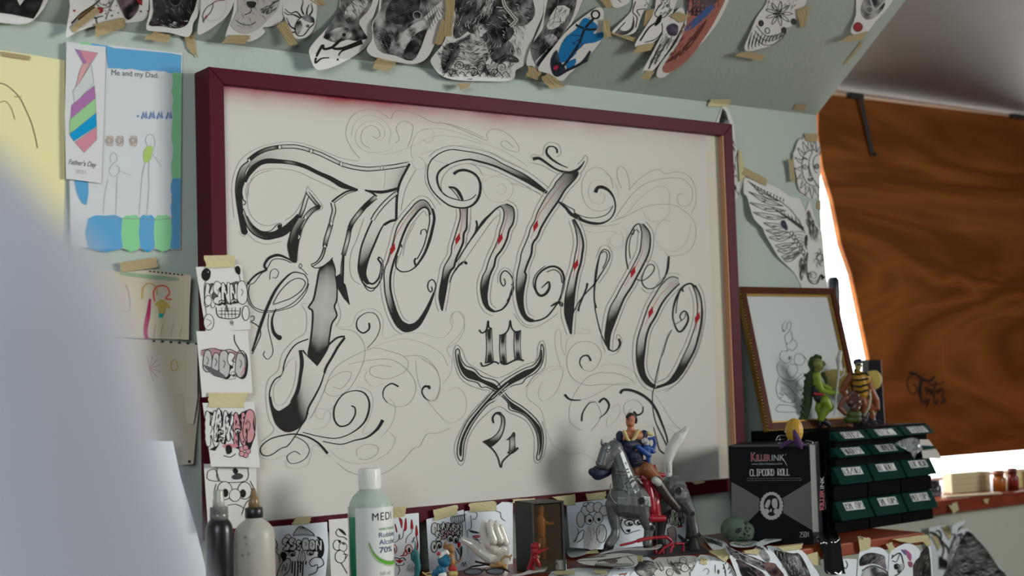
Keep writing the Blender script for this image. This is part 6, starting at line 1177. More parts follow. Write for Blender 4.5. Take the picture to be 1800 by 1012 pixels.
# ============================================================ BOXES, DRAWERS, PICTURE
def prism(a, ex, ey, h): return [a, a+ex, a+ex+ey, a+ey, a+Vector((0, 0, h)), a+ex+Vector((0, 0, h)), a+ex+ey+Vector((0, 0, h)), a+ey+Vector((0, 0, h))]
PF = [(0, 1, 5, 4), (1, 2, 6, 5), (2, 3, 7, 6), (3, 0, 4, 7), (4, 5, 6, 7), (3, 2, 1, 0)]
# the black-and-grey carton
A = atZ(1430, 957, ZS); DA = depth(A); Bp = atD(1287, 955, DA*1.02); Bp.z = ZS
ex = Bp-A; ey = Vector((-ex.y, ex.x, 0)); ey = -ey if ey.y < 0 else ey; ey = ey.normalized()*.128
hb = (955-780)*DA/F
M_BOX = mat('black_carton', (.008, .008, .011), .55, spec=.1); M_BG = mat('grey_carton', (.135, .14, .135), .5)
bxr = MB().add(prism(A, ex, ey, hb), PF).build('carton', M_BOX, None, bevel=.0012); tag(bxr, 'black and grey carton printed with a skull, holding clipcord sleeve roll', 'box')
fS = onPlane(A, ex.cross(Vector((0, 0, 1))) if ex.cross(Vector((0, 0, 1))).y < 0 else -ex.cross(Vector((0, 0, 1))))
sS = onPlane(A, -ex)
k = Ink(fS, .0004); GRY = (.165, .165, .155); LT = (.52, .52, .49)
q = T(1280, 760, 5.06)
k.fill(q([(28, 440), (160, 510), (278, 585), (278, 690), (180, 790), (30, 860)]), GRY, 1, False); k.fill(q([(735, 430), (480, 585), (490, 715), (752, 870)]), GRY, 1, False)
k.fill(q([(25, 108), (720, 104), (720, 122), (25, 128)]), (.09, .09, .09), 1, False)
k.fill(q([(285, 600), (300, 570), (340, 535), (395, 520), (440, 545), (480, 590), (495, 630), (488, 690), (460, 750), (420, 785), (370, 792), (330, 765), (295, 720), (272, 660)]), BLK, 3)
for i in range(22): a = i/22*2*math.pi; k.circ(*q([(385+88*math.cos(a), 652+108*math.sin(a))])[0], 3.6, 0, fillc=LT, n=8)
k.circ(*q([(385, 652)])[0], 18, 0, fillc=LT, ry=22, n=24); k.circ(*q([(386, 640)])[0], 14, 0, fillc=(.015, .015, .016), ry=17, n=24); k.fill(q([(345, 690), (430, 690), (415, 730), (385, 742), (355, 730)]), (.015, .015, .016), 3)
k.fill(q([(350, 600), (372, 598), (375, 625), (355, 668), (330, 662), (328, 640)]), LT, 3); k.fill(q([(395, 592), (430, 590), (440, 640), (430, 672), (400, 668), (388, 630)]), LT, 3); k.fill(q([(378, 678), (386, 680), (388, 700), (378, 706), (368, 702)]), LT, 2); k.circ(*q([(340, 700)])[0], 5, 0, fillc=LT); k.circ(*q([(428, 700)])[0], 5, 0, fillc=LT)
RD2 = (.36, .02, .05)
k.text('K', q([(202, 178), (248, 178), (248, 255), (205, 257)]), (.55, .5, .5), bold=.03); k.text('K', q([(205, 182), (245, 182), (245, 252), (207, 253)]), RD2, bold=.01)
k.text('ILLER', q([(250, 196), (378, 196), (378, 252), (250, 254)]), (.55, .5, .5), bold=.035); k.text('ILLER', q([(252, 199), (375, 199), (375, 249), (252, 251)]), RD2, bold=.01)
k.text('INK', q([(388, 197), (500, 195), (500, 250), (388, 252)]), (.55, .55, .54)); k.line(q([(478, 225), (505, 260), (522, 295)]), 1.8, (.55, .55, .54), ((0, 1), (1, .4))); k.circ(*q([(512, 196)])[0], 1, 0, fillc=LT, n=6)
k.text('www.killerinktattoo.com', q([(208, 268), (480, 263), (480, 285), (208, 288)]), (.40, .40, .39))
k.script('CLIPCORD ROLL', q([(192, 328), (550, 320), (550, 380), (192, 386)]), (.62, .62, .60), 1.7)
for yy in (408, 426):
    x = 165
    while x < 650: w__ = R.uniform(8, 26); k.line(q([(x, yy+(x-165)*-.006), (x+w__, yy+(x+w__-165)*-.006)]), .7, (.24, .24, .24), raw=True); x += w__+4
k.script('250M', q([(636, 886), (716, 882), (716, 926), (636, 930)]), (.42, .42, .40), 1.3)
k.build('front_print', bxr, 'grey triangles, pale skull emblem and lettering')
k = Ink(sS, .0004)
k.fill(q([(724, 108), (772, 112), (806, 884), (752, 884)]), (.22, .225, .22), 1, False); k.fill(q([(866, 108), (905, 108), (936, 876), (894, 880)]), (.16, .165, .16), 1, False); k.line(q([(862, 108), (890, 880)]), .8, (.3, .3, .3), raw=True)
k.text('KILLER', q([(812, 690), (818, 510), (850, 505), (852, 685)]), (.5, .3, .36), bold=.03); k.text('KILLER', q([(814, 688), (820, 512), (848, 507), (850, 683)]), RD2, bold=.005); k.text('INK', q([(818, 500), (820, 395), (850, 390), (852, 496)]), (.52, .52, .5)); k.line(q([(862, 360), (858, 400), (866, 680)]), .8, (.35, .35, .35))
k.build('side_print', bxr, 'grey stripes and sideways red and white lettering')
# black case behind, carrying the little picture
zt = atY(1340, 760, -.10).z
m = MB().bx((atY(1320, 775, -.012).x, -.135, ZS), (1.545, -.012, zt-.001)); cs = m.build('black_case', mat('matt_black', (.006, .006, .007), .7, spec=.06), bevel=.002); tag(cs, 'plain black case behind the carton, carrying the small framed picture', 'case')
# drawer cabinet
O = atZ(1466, 939, ZS); BR = atZ(1640, 912.5, ZS); ex = (BR-O); Wd = ex.length; ex.normalize(); nf = Vector((ex.y, -ex.x, 0)); Hd = 182*depth(O)/F
M_BLKP = mat('black_cabinet_plastic', (.004, .004, .005), .6, spec=.04); M_GRN = mat('dark_green_plastic', (.004, .030, .024), .5, spec=.05)
cab = empty('drawer_cabinet', O+ex*Wd/2-nf*.03, 'small black cabinet of dark green drawers with hand-written labels, on the shelf', 'cabinet')
mb = MB(); mb.add(prism(O+ex*.022-nf*.004, ex*(Wd-.022), -nf*.045, Hd), PF); mb.build('body', M_BLKP, cab, bevel=.002)
LB = [['KNUCKSZ!', 'MISC.', 'STICKERZ'], ['HANDLES!', 'T.UBPRESORS', ''], ['RAZORZ', 'BEE W/ALC.', 'INK ACXR'], ['XSML CUPS', 'SML CUPS', 'MED.CUPS']]
rows = [(.984, .895), (.83, .735), (.645, .475), (.31, .13)]; cw = Wd/3
for r_, (ft, fb) in enumerate(rows):
    for c_ in range(3):
        a = O+ex*(cw*c_+.003); w__ = cw-.007; zt_, zb = Hd*ft, Hd*fb; up = Vector((0, 0, 1))
        t0, t1 = a+up*zt_+nf*.002, a+ex*w__+up*zt_+nf*.002; b0, b1 = a+up*zb+nf*.020, a+ex*w__+up*zb+nf*.020
        bk = [p-nf*.0 for p in (a+up*zt_-nf*.004, a+ex*w__+up*zt_-nf*.004, a+up*zb-nf*.004, a+ex*w__+up*zb-nf*.004)]
        dr = MB().add([t0, t1, b1, b0, bk[0], bk[1], bk[3], bk[2]], [(0, 1, 2, 3), (4, 7, 6, 5), (0, 4, 5, 1), (3, 2, 6, 7), (0, 3, 7, 4), (1, 5, 6, 2)]).build('drawer', M_GRN, cab, bevel=.0016)
        if not LB[r_][c_]: continue
        big = r_ > 1; n2 = (t1-t0).cross(b0-t0).normalized(); n2 = n2 if n2.dot(nf) > 0 else -n2
        def SF(u, v, l=0, t0=t0, t1=t1, b0=b0, b1=b1, n2=n2): return (t0*(1-u)+t1*u)*(1-v)+(b0*(1-u)+b1*u)*v+n2*l
        v0, v1 = (.10, .52) if big else (.12, .80); u0, u1 = .22, .80
        st_ = MB().add([SF(u0, v0, .0006), SF(u1, v0+.02, .0006), SF(u1+.01, v1+.02, .0006), SF(u0+.01, v1, .0006)], [(0, 1, 2, 3)]).build('name_sticker', mat('white_sticker', (.64, .65, .64), .6), dr)
        k = Ink(lambda x, y, l=0, SF=SF: SF(x/100, y/100, l), .0009, 3e-6); k.script(LB[r_][c_], [(u0*100+2, v0*100+5), (u1*100-1, v0*100+6), (u1*100, v1*100-3), (u0*100+3, v1*100-4)], (.012, .012, .014), 1.9 if len(LB[r_][c_]) < 9 else 1.6, .05); k.build('hand_lettering', dr)
    for c_ in (1, 2):
        pass
for r_, (za, zb) in enumerate(((.475, .31), (.13, 0))):
    for c_ in range(3): MB().add(prism(O+ex*(cw*c_+.002)+Vector((0, 0, Hd*zb+.002))-nf*.003, ex*(cw-.004), nf*.006, Hd*(za-zb)-.005), PF).build('drawer_front', M_BLKP, cab, bevel=.0015)
# little framed picture leaning on the wall
TL, TR = atY(1299, 503, -.012), atY(1467, 505, -.012); BL = atY(1350, 757, -.098); TR = TL+Vector((TR.x-TL.x, 0, 0)); BR = BL+(TR-TL)
ex = (TR-TL); wf = ex.length; ex.normalize(); ey = (TL-BL); hf = ey.length; ey.normalize(); nf2 = ex.cross(ey); nf2 = nf2 if nf2.y < 0 else -nf2
M_MAH = mat('mahogany_moulding', (.070, .020, .010), .35, spec=.15); M_GOLD = mat('gilt_edge', (.40, .24, .06), .35, .7)
pf = empty('picture_frame', (BL+BR)/2, 'small leaning picture in a brown and gilt frame with a pencil drawing', 'picture')
def fpt(a, b, c): return BL+ex*a+ey*b+nf2*c
def moulding(name, mt, i0, i1, z0, z1, bev=.001):
    for s_, (p, q_) in {'t': ((0, hf), (wf, hf)), 'b': ((wf, 0), (0, 0)), 'l': ((0, 0), (0, hf)), 'r': ((wf, hf), (wf, 0))}.items():
        def off(pt, d_): x, y = pt; return (x+d_*(1 if x == 0 else -1), y+d_*(1 if y == 0 else -1))
        vs = [fpt(*off(pt, d_), z) for z, d_ in ((z0, i0), (z0, i1), (z1, i1), (z1, i0)) for pt in (p, q_)]
        MB().add(vs, [(0, 1, 3, 2), (2, 3, 5, 4), (4, 5, 7, 6), (6, 7, 1, 0), (0, 2, 4, 6), (1, 7, 5, 3)]).build(name, mt, pf, bevel=bev)
moulding('frame_side', M_MAH, 0.001, .016, -.012, .002); moulding('gilt_inner_edge', M_GOLD, .0155, .0195, -.010, -.002, .0006); moulding('gilt_outer_edge', M_GOLD, 0, .0025, -.013, -.001, .0006)
bd = MB(); nb = 46
for i in range(nb): bd.ball(fpt(0.0006, hf*(i+.5)/nb, -.0005), .0021, 8)
for i in range(34): bd.ball(fpt(wf*(i+.5)/34, .0006, -.0005), .0021, 8)
bd.build('gilt_beading', M_GOLD, pf, True)
ps = MB().add([fpt(.014, .014, -.008), fpt(wf-.014, .014, -.008), fpt(wf-.014, hf-.014, -.008), fpt(.014, hf-.014, -.008)], [(0, 1, 2, 3)]).build('drawing_sheet', mat('cool_drawing_paper', (.50, .53, .53), .7), pf)
MB().add([fpt(.003, .003, -.0135), fpt(wf-.003, .003, -.0135), fpt(wf-.003, hf-.003, -.0135), fpt(.003, hf-.003, -.0135)], [(0, 1, 2, 3)]).build('backing_board', mat('dark_backing', (.05, .04, .035), .8), pf)
k = Ink(onPlane(fpt(0, 0, -.008), nf2), .0005); q = T(1260, 480, 3.1625); PG = (.17, .18, .18)
for p in ([(385, 265), (365, 290), (370, 325), (385, 310), (395, 275), (410, 270), (412, 300), (395, 330), (378, 350), (385, 385), (400, 390), (420, 365), (412, 320)], [(420, 365), (440, 380), (445, 405), (420, 430), (400, 420), (390, 440)], [(385, 385), (390, 430), (360, 435), (350, 470), (380, 500), (410, 490), (415, 460)], [(440, 450), (470, 450), (490, 480), (470, 510), (440, 505), (430, 480), (440, 450)], [(350, 490), (335, 520), (350, 570), (400, 600), (440, 590), (470, 560), (505, 560)], [(400, 510), (390, 550), (420, 580), (450, 540), (440, 510), (410, 505)], [(470, 450), (500, 480), (520, 530), (500, 560), (450, 600), (440, 640), (470, 650), (500, 600)], [(345, 580), (330, 640), (350, 700), (410, 720), (440, 690), (400, 630), (350, 600)], [(440, 650), (470, 680), (480, 720), (450, 740), (430, 700)], [(350, 730), (400, 735), (440, 745), (440, 770), (345, 770), (330, 750), (350, 730)]): k.line(q(p), 1.0, PG)
k.fill(q([(358, 290), (372, 325), (390, 300), (380, 318), (368, 312)]), (.10, .10, .10), 2); k.hatch(q([(340, 620), (420, 640), (430, 720), (340, 720)]), 30, .9, 9, .8, cols=[(.3, .31, .31), PG]); k.fill(q([(398, 465), (408, 460), (408, 480), (400, 482)]), PG, 2)
k.build('pencil_drawing', pf)

# the display box with a smoked window
A = atZ(938, 1009, ZS); Bv = atZ(995, 1003, ZS)-A; Bv.z = 0; Cv = Vector((-Bv.y, Bv.x, 0)).normalized()*.060; hb = 124*depth(A)/F
db = empty('display_box', A+Bv/2+Cv/2, 'black display box with a smoky window and an orange figure inside', 'box')
th = .0025
M_DB = mat('scuffed_black_card', (.016, .016, .016), .45, var=.2, bscale=300)
for nm, a, e1, e2, h_ in (('side_panel', A, Cv, Bv.normalized()*th, hb), ('side_panel', A+Bv-Bv.normalized()*th, Cv, Bv.normalized()*th, hb), ('top_panel', A+Vector((0, 0, hb-th)), Bv, Cv, th), ('bottom_panel', A, Bv, Cv, th)):
    MB().add(prism(a, e1, e2, h_), PF).build(nm, M_DB, db, bevel=.0006)
MB().add(prism(A+Cv-Cv.normalized()*th, Bv, Cv.normalized()*th, hb), PF).build('back_panel', mat('brown_card', (.12, .085, .05), .6), db)
for i in range(2): MB().add(prism(A+Bv.normalized()*(0 if not i else Bv.length-.004), Bv.normalized()*.004, Cv.normalized()*.001, hb), PF).build('window_edge', M_DB, db)
MB().add(prism(A+Bv*.05+Cv.normalized()*.002+Vector((0, 0, .003)), Bv*.9, Cv.normalized()*.0006, hb-.007), PF).build('window', mat('smoked_plastic', (.10, .07, .04), .08, alpha=.22, spec=.5), db)
# ============================================================ ON THE WINDOW SILL
ZL = 1.228
lc = Loc(1642, 871, z=ZL); M_GLS = mat('dark_glass', (.05, .05, .055), .08, spec=.6, trans=.35); b_ = lc.o
jb = empty('ink_pot', b_, 'small dark glass pot with a black lid beside the drawer cabinet', 'pot'); MB().lathe(b_, [(12*lc.s, 0), (13*lc.s, 2*lc.s), (13*lc.s, 17*lc.s), (10*lc.s, 21*lc.s)], 24).build('glass', M_GLS, jb, True); MB().lathe(b_+Vector((0, 0, 20*lc.s)), [(10*lc.s, 0), (10.5*lc.s, 1*lc.s), (10.5*lc.s, 6*lc.s), (9*lc.s, 7*lc.s)], 24).build('lid', mat('black_plastic'), jb, True)
A = atZ(1674, 867, ZL); Bv = atZ(1742, 861, ZL)-A; Bv.z = 0; Cv = Vector((-Bv.y, Bv.x, 0)).normalized()*.03; sb = 34*depth(A)/F
o = MB().add(prism(A, Bv, Cv, sb), PF).build('small_carton', mat('pale_yellow_card', (.62, .56, .33), .5), bevel=.001); tag(o, 'pale yellow carton on the sill in the window light', 'box'); 
k = Ink(onPlane(A, -Cv), .0004); [k.line([(1678, y), (1738, y-5)], .9, (.40, .34, .16)) for y in (842, 852, 861)]; k.build('front_print', o)
for u, v, r_, h_, c, lb in ((1757, 863, 11, 36, (.36, .10, .015), 'orange-brown jar on the sill, next to the red jar'), (1781, 861, 10, 38, (.22, .02, .012), 'dark red jar on the sill near the right edge')):
    lc = Loc(u, v, z=ZL); j_ = empty('ink_jar', lc.o, lb, 'jar', 'jars on the window sill'); MB().lathe(lc.o, [(r_*lc.s, 0), (r_*lc.s, h_*.62*lc.s), (r_*.7*lc.s, h_*.74*lc.s)], 24).build('glass', mat('jar_'+lb[:6], c, .2, trans=.2), j_, True); MB().lathe(lc.o+Vector((0, 0, h_*.74*lc.s)), [(r_*.8*lc.s, 0), (r_*.8*lc.s, h_*.26*lc.s), (r_*.6*lc.s, h_*.28*lc.s)], 24).build('lid', mat('jar_lid_'+lb[:6], [x*.5 for x in c], .3), j_, True)
P0 = atZ(1798, 858, ZL); o = MB().bx(P0+Vector((0, 0, 0)), P0+Vector((.09, .05, .042))).build('small_carton', mat('olive_card', (.30, .22, .07), .5), bevel=.001); tag(o, 'olive-yellow carton cut by the right picture edge on the sill', 'box')
P0, P1 = atZ(1664, 875, ZL+.001), atZ(1762, 868, ZL+.001); dv = (P1-P0); sd = Vector((-dv.y, dv.x, 0)).normalized()*.02
o = MB().add([P0, P1, P1+sd, P0+sd]+[p+Vector((0, 0, .004)) for p in (P0, P1, P1+sd, P0+sd)], PF).build('wooden_ruler', mat('pale_wood', (.55, .46, .30), .5), bevel=.0008); tag(o, 'pale flat stick lying along the front of the window sill', 'ruler')
sl = onY(-.031)
tag(tape('masking_tape_curl', [(1668, 888), (1682, 882), (1686, 895), (1676, 902)], None, sl, .002, M_TAPE2, lambda u, v: .012*max(0, (v-884)/18)), 'pale curl of tape hanging off the sill edge', 'tape')
tag(tape('masking_tape_strip', [(1728, 877), (1738, 876), (1738, 885), (1731, 884)], None, sl, .002, M_TAPE2), 'tiny torn paper scrap on the red sill edge', 'tape')
# plastic bag hooked on the top right drawer
bgm = mat('clear_bag', (.85, .88, .88), .12, alpha=.30, spec=.7); g = random.Random(4)
P = [(1571, 781), (1590, 771), (1610, 769), (1618, 780), (1622, 790), (1612, 797), (1607, 806), (1598, 793), (1583, 786)]
yb = O.y-.035; V, Fc = grid_poly(cr(P, 3, True), 5); o = MB().add([atY(q_.x, q_.y, yb-g.uniform(0, .012)) for q_ in V], Fc).build('plastic_bag', bgm, recalc=False, smooth=False); tag(o, 'crumpled clear plastic bag hanging over the top right drawers', 'bag')
o = MB().add([atY(u, v, O.y+.01) for u, v in [(1616, 772), (1632, 772), (1650, 796), (1654, 806), (1622, 805)]], [(0, 1, 2, 3, 4)]).build('header_card', mat('white_card', (.55, .53, .48), .6), o, solid=.0006)
# ============================================================ PAPERS OVER THE SHELF EDGE
GD = 'prints taped over the front edge of the shelf'
V1, V2, V3 = T(1220, 860, 6.4286), T(1480, 880, 5.625), T(980, 940, 6.4286)
def shp(name, label, cat, outline, d=None, tapes=(), lift=.002, m=None, curl=None, n=2, group=GD, surf=None, tm=None):
    return sheet(name, label, cat, group, outline, d, tapes, surf or onShelf, lift, curl, m or M_SKYLIT, n, True, 8, tm or M_TAPE2)
def d(k):
    k.circ(*V3([(1000, 380)])[0], 19, 1.6, G1, G3, 14, 20); k.line(V3([(900, 380), (1100, 400)]), 1.2, G1); k.hatch(V3([(890, 320), (1100, 300), (1110, 440), (920, 440)]), 40, .6, 8, 1, cols=[G1, G2, G4]); k.line(V3([(690, 375), (760, 460)]), 2, G1); k.line(V3([(740, 370), (820, 460)]), 1.2, G1); k.line(V3([(840, 370), (930, 460)]), 1.2, G1)
shp('tattoo_print', 'print with a grey oval badge on the shelf edge in front of the toy horse', 'print', V3([(600, 390), (700, 350), (900, 245), (985, 235), (1060, 270), (1150, 350), (1240, 560), (560, 560)]), d, [V3([(880, 225), (975, 240), (960, 300), (870, 290)])])
def d(k):
    k.fill(V3([(1270, 290), (1330, 340), (1400, 440), (1340, 430), (1290, 350)]), G1, 2); k.hatch(V3([(1270, 270), (1340, 280), (1420, 430), (1330, 420)]), 26, 1.0, 8, 1, cols=[BLK, G2, G3])
    for x, y, r_ in ((1440, 370, 7), (1510, 340, 5), (1420, 290, 6), (1270, 420, 6), (1540, 430, 7)): k.circ(*V3([(x, y)])[0], r_, 1.1, G1, WH); k.line(V3([(x-20, y), (x, y-20), (x+24, y+10)]), .9, G2)
    k.line(V3([(1110, 300), (1150, 360), (1180, 410)]), 1.2, G1); k.line(V3([(1150, 300), (1200, 380), (1170, 400), (1130, 320)]), 1, G1); k.line(V3([(1240, 260), (1260, 320), (1400, 310), (1500, 380), (1560, 460)]), 1, G1); k.line(V3([(1650, 460), (1650, 390), (1700, 370), (1750, 420), (1740, 460)]), 1, G2)
shp('tattoo_print', 'cream print of outlined flowers on the shelf edge', 'print', V3([(1080, 285), (1240, 250), (1420, 235), (1560, 240), (1700, 330), (1800, 440), (1860, 580), (1200, 580)]), d, [V3([(1620, 240), (1700, 280), (1680, 340), (1600, 320)])], lift=.0035, m=M_PAPER)
def d(k):
    k.line(V1([(330, 840), (350, 900), (360, 977)]), 1.4, G1)
    for x, y in ((325, 900), (380, 905), (340, 940), (395, 950), (345, 850)): k.fill(V1([(x, y), (x+14, y-28), (x+22, y-34), (x+16, y-8)]), G1, 2)
    k.line(V1([(240, 850), (240, 940)]), 1.2, G2); k.fill(V1([(262, 920), (280, 900), (290, 930), (275, 960)]), G2, 2); k.line(V1([(100, 920), (140, 890), (170, 920), (150, 960)]), .9, G2)
shp('tattoo_print', 'pale print of small dark leaf sprigs, left of the feather print', 'print', V1([(20, 780), (150, 740), (330, 800), (420, 860), (480, 1000), (500, 1120), (-20, 1120)]), d, [V1([(170, 700), (340, 660), (420, 760), (350, 820), (230, 820)])], lift=.005)
def d(k):
    k.fill(V1([(480, 790), (640, 860), (800, 960), (760, 1100), (560, 1000), (500, 850)]), (.05, .04, .05), 3); k.fill(V1([(360, 630), (470, 690), (640, 750), (800, 820), (960, 900), (930, 960), (780, 900), (600, 830), (440, 760)]), (.20, .20, .21), 3); k.line(V1([(360, 630), (560, 740), (800, 850), (980, 960)]), 1.4, (.45, .46, .47))
    k.hatch(V1([(380, 640), (640, 750), (940, 900), (900, 960), (600, 840), (430, 750)]), 70, .35, 10, 1, cols=[G1, G2, G4, BLK]); k.fill(V1([(710, 640), (790, 670), (860, 780), (830, 830), (760, 760), (720, 700)]), (.22, .22, .23), 2); k.hatch(V1([(720, 650), (790, 670), (860, 780), (760, 770)]), 24, .9, 8, 1, cols=[G1, G4]); k.fill(V1([(780, 840), (900, 830), (950, 880), (1020, 980), (900, 1000)]), (.10, .06, .055), 3); k.hatch(V1([(500, 820), (780, 930), (900, 1000), (700, 1040)]), 40, .7, 8, 1.2, cols=[G2, (.16, .12, .12)])
shp('tattoo_print', 'print of a big grey feather with dark brown shapes, over the shelf edge', 'print', V1([(335, 615), (450, 680), (600, 715), (730, 630), (800, 650), (880, 740), (960, 850), (1080, 1000), (1100, 1140), (560, 1140), (480, 960), (400, 760)]), d, [V1([(550, 690), (720, 670), (740, 740), (570, 720)])], lift=.0065, curl=lambda u, v: .004)
def d(k):
    k.line(V1([(400, 620), (520, 590), (700, 590)]), 1.2, G3); k.hatch(V1([(420, 610), (480, 580), (600, 580), (700, 600), (640, 640), (460, 640)]), 30, .1, 10, 1, cols=[G3, G2, G4])
shp('paper_sheet', 'grey shaded paper lying flat on the shelf in front of the crocheted skull', 'paper', V1([(400, 612), (480, 572), (600, 570), (730, 590), (680, 640), (560, 655), (450, 645)]), d, lift=.006, group=None)
def d(k):
    for i in range(4): k.line(V1([(110+i*10, 545+i*14), (200+i*12, 570+i*14), (320, 610+i*12)]), 1.1, G1)
    for x, y in ((190, 560), (260, 570), (150, 590)): k.fill(V1([(x, y), (x+30, y+6), (x+10, y+14)]), G1, 1, False)
shp('paper_sheet', "white paper with dark pen lines beside the toy horse's hind hoof", 'paper', V1([(95, 530), (200, 545), (340, 590), (380, 640), (240, 690), (185, 650)]), d, lift=.004, group=None)
def d(k): k.line(V1([(800, 580), (900, 565)]), 1, G2); k.line(V1([(830, 560), (890, 552)]), 1, G2)
shp('paper_sheet', 'curled white paper lying against the foot of the black and grey carton', 'paper', V1([(700, 610), (830, 548), (950, 545), (990, 572), (870, 600), (740, 645)]), d, lift=.010, group=None)
def d(k):
    k.fill(V1([(900, 690), (1000, 700), (1110, 720), (1180, 720), (1240, 800), (1320, 977), (1330, 1120), (1120, 1120), (1060, 950), (980, 820)]), (.075, .08, .08), 3); k.fill(V1([(1050, 790), (1100, 750), (1170, 760), (1230, 860), (1260, 960), (1100, 960)]), (.20, .21, .21), 3)
    k.hatch(V1([(900, 690), (1180, 720), (1330, 1000), (1300, 1120), (1120, 1100), (1000, 850)]), 130, 1.3, 10, 1.1, cols=[BLK, G1, G2, G3, G4]); k.circ(*V1([(1100, 920)])[0], 3, 1, BLK, G2); k.circ(*V1([(1210, 925)])[0], 3, 1, BLK, G2)
shp('tattoo_print', 'print of a dark grey wolf face below the carton', 'print', V1([(820, 640), (900, 640), (1080, 650), (1220, 690), (1290, 770), (1350, 870), (1410, 960), (1420, 1130), (1090, 1130), (1050, 980), (950, 840), (870, 730)]), d, [V1([(930, 640), (1230, 605), (1225, 670), (1010, 700)])], lift=.0085)
def d(k): k.line([(1487, 985), (1490, 992), (1487, 999), (1483, 996)], 1.4, G1)
shp('tattoo_print', 'mostly blank white print right of the black plastic sleeve', 'print', [(1462, 1050), (1466, 1000), (1478, 984), (1496, 982), (1512, 990), (1520, 1050)], d, [V1([(1260, 740), (1400, 700), (1440, 860), (1340, 850)])], lift=.004)
def d(k):
    k.fill(V2([(175, 640), (180, 570), (240, 520), (330, 515), (420, 545), (430, 600), (440, 680), (380, 640), (290, 620), (215, 640)]), (.13, .125, .135), 3); k.hatch(V2([(180, 570), (330, 515), (425, 550), (430, 640), (230, 640)]), 50, 2.2, 9, 1.1, cols=[G1, G2, G3]); k.fill(V2([(210, 690), (290, 640), (400, 680), (460, 742), (470, 900), (190, 900)]), (.36, .37, .38), 3); k.fill(V2([(330, 730), (400, 700), (460, 742), (420, 800), (340, 780)]), (.07, .07, .07), 3); k.line(V2([(200, 690), (300, 640), (420, 680), (470, 740)]), 1.8, G1)
shp('tattoo_print', 'rounded print of a man in a grey hat over the shelf edge', 'print', V2([(150, 760), (170, 520), (200, 475), (290, 458), (380, 462), (440, 500), (480, 570), (505, 742), (510, 900), (150, 900)]), d, [V2([(158, 350), (285, 372), (280, 470), (180, 500)])], lift=.006)
def d(k):
    k.line(V2([(490, 570), (520, 540), (575, 518), (600, 580), (610, 660), (560, 720), (520, 742)]), 2, BLK); k.line(V2([(575, 518), (540, 600), (500, 590)]), 1.4); k.line(V2([(515, 640), (545, 625), (575, 645)]), 2.2); k.circ(*V2([(535, 655)])[0], 3.4, 0, fillc=BLK, ry=4.5); k.fill(V2([(560, 640), (610, 620), (600, 690), (550, 710)]), (.30, .31, .31), 2); k.circ(*V2([(500, 540)])[0], 1.3, 0, fillc=BLK)
    k.fill(V2([(585, 480), (620, 490), (640, 540), (610, 520)]), (.12, .10, .28), 2); k.fill(V2([(615, 475), (660, 500), (690, 540), (680, 600), (650, 560), (640, 520)]), (.36, .10, .22), 2); k.fill(V2([(655, 600), (700, 610), (690, 660), (660, 640)]), (.28, .08, .16), 2)
shp('tattoo_print', 'comic-style print of a masked eye with pink and violet hair', 'print', V2([(470, 520), (520, 470), (600, 430), (650, 418), (720, 440), (775, 500), (760, 560), (700, 640), (690, 900), (480, 900)]), d, [V2([(440, 430), (490, 410), (525, 470), (475, 510)]), V2([(490, 380), (850, 330), (850, 400), (660, 420), (500, 440)])], lift=.0075)
def d(k): k.fill(V2([(705, 620), (790, 500), (860, 470), (875, 900), (690, 900)]), (.028, .024, .022), 3); k.hatch(V2([(720, 600), (860, 490), (870, 890), (700, 890)]), 80, 1.9, 9, 1.2, cols=[G1, G2, (.09, .08, .07)])
shp('tattoo_print', 'nearly black furry print at the right end of the shelf', 'print', V2([(695, 640), (780, 500), (850, 455), (880, 480), (882, 900), (685, 900)]), d, [V2([(800, 400), (850, 360), (885, 420), (840, 450)])], lift=.0045)
def d(k):
    g_ = random.Random(8); dark = V2([(1250, 300), (1330, 370), (1430, 480), (1560, 670), (1640, 760), (1600, 1000), (960, 1000), (1000, 740), (1100, 560), (1170, 400)])
    k.fill(dark, (.065, .066, .065), 2); k.hatch(dark, 330, lambda x, y: math.atan2(y-925, x-1650)-.9, 16, 1.3, cols=[BLK, G1, G2, G3, G4, (.48, .48, .47)], spread=.35, bend=.3, rr=g_)
    k.hatch(V2([(1100, 360), (1200, 300), (1150, 560), (1050, 700), (980, 740)]), 70, 1.9, 13, 1.2, cols=[G2, G3, G4], rr=g_); k.line(V2([(870, 310), (930, 330), (990, 400), (1050, 470), (1060, 520)]), 3.2, G1); k.line(V2([(930, 300), (960, 295), (985, 340), (980, 400), (1010, 480), (990, 560), (970, 640)]), 2.2, G1); k.line(V2([(890, 320), (960, 370), (1010, 470)]), 1.4, BLK); k.line(V2([(1060, 280), (1090, 330), (1120, 340), (1070, 480)]), 2, G1)
    for i in range(9): x = 960+i*9; k.line(V2([(x, 540+i*5), (x+8, 620), (x, 680)]), 1.6, BLK, ((0, .4), (.5, 1.3), (1, .3)))
    k.fill(V2([(1240, 310), (1270, 310), (1285, 350), (1250, 350)]), BLK, 2); k.line(V2([(1140, 350), (1170, 330), (1180, 400), (1160, 420)]), 2, BLK); k.line(V2([(1180, 320), (1210, 350), (1240, 300)]), 2, BLK)
shp('tattoo_print', 'large print of a shaggy grey wolf mane on the wall below the window sill', 'print', V2([(862, 300), (880, 262), (1000, 240), (1080, 235), (1140, 290), (1230, 270), (1300, 330), (1400, 440), (1480, 560), (1590, 680), (1660, 800), (1640, 1020), (870, 1020), (880, 640)]), d, [V2([(990, 250), (1050, 240), (1090, 360), (1060, 390)]), V2([(880, 345), (940, 350), (975, 440), (960, 490), (900, 440)])], lift=.006, surf=onY(-.012), group=None)
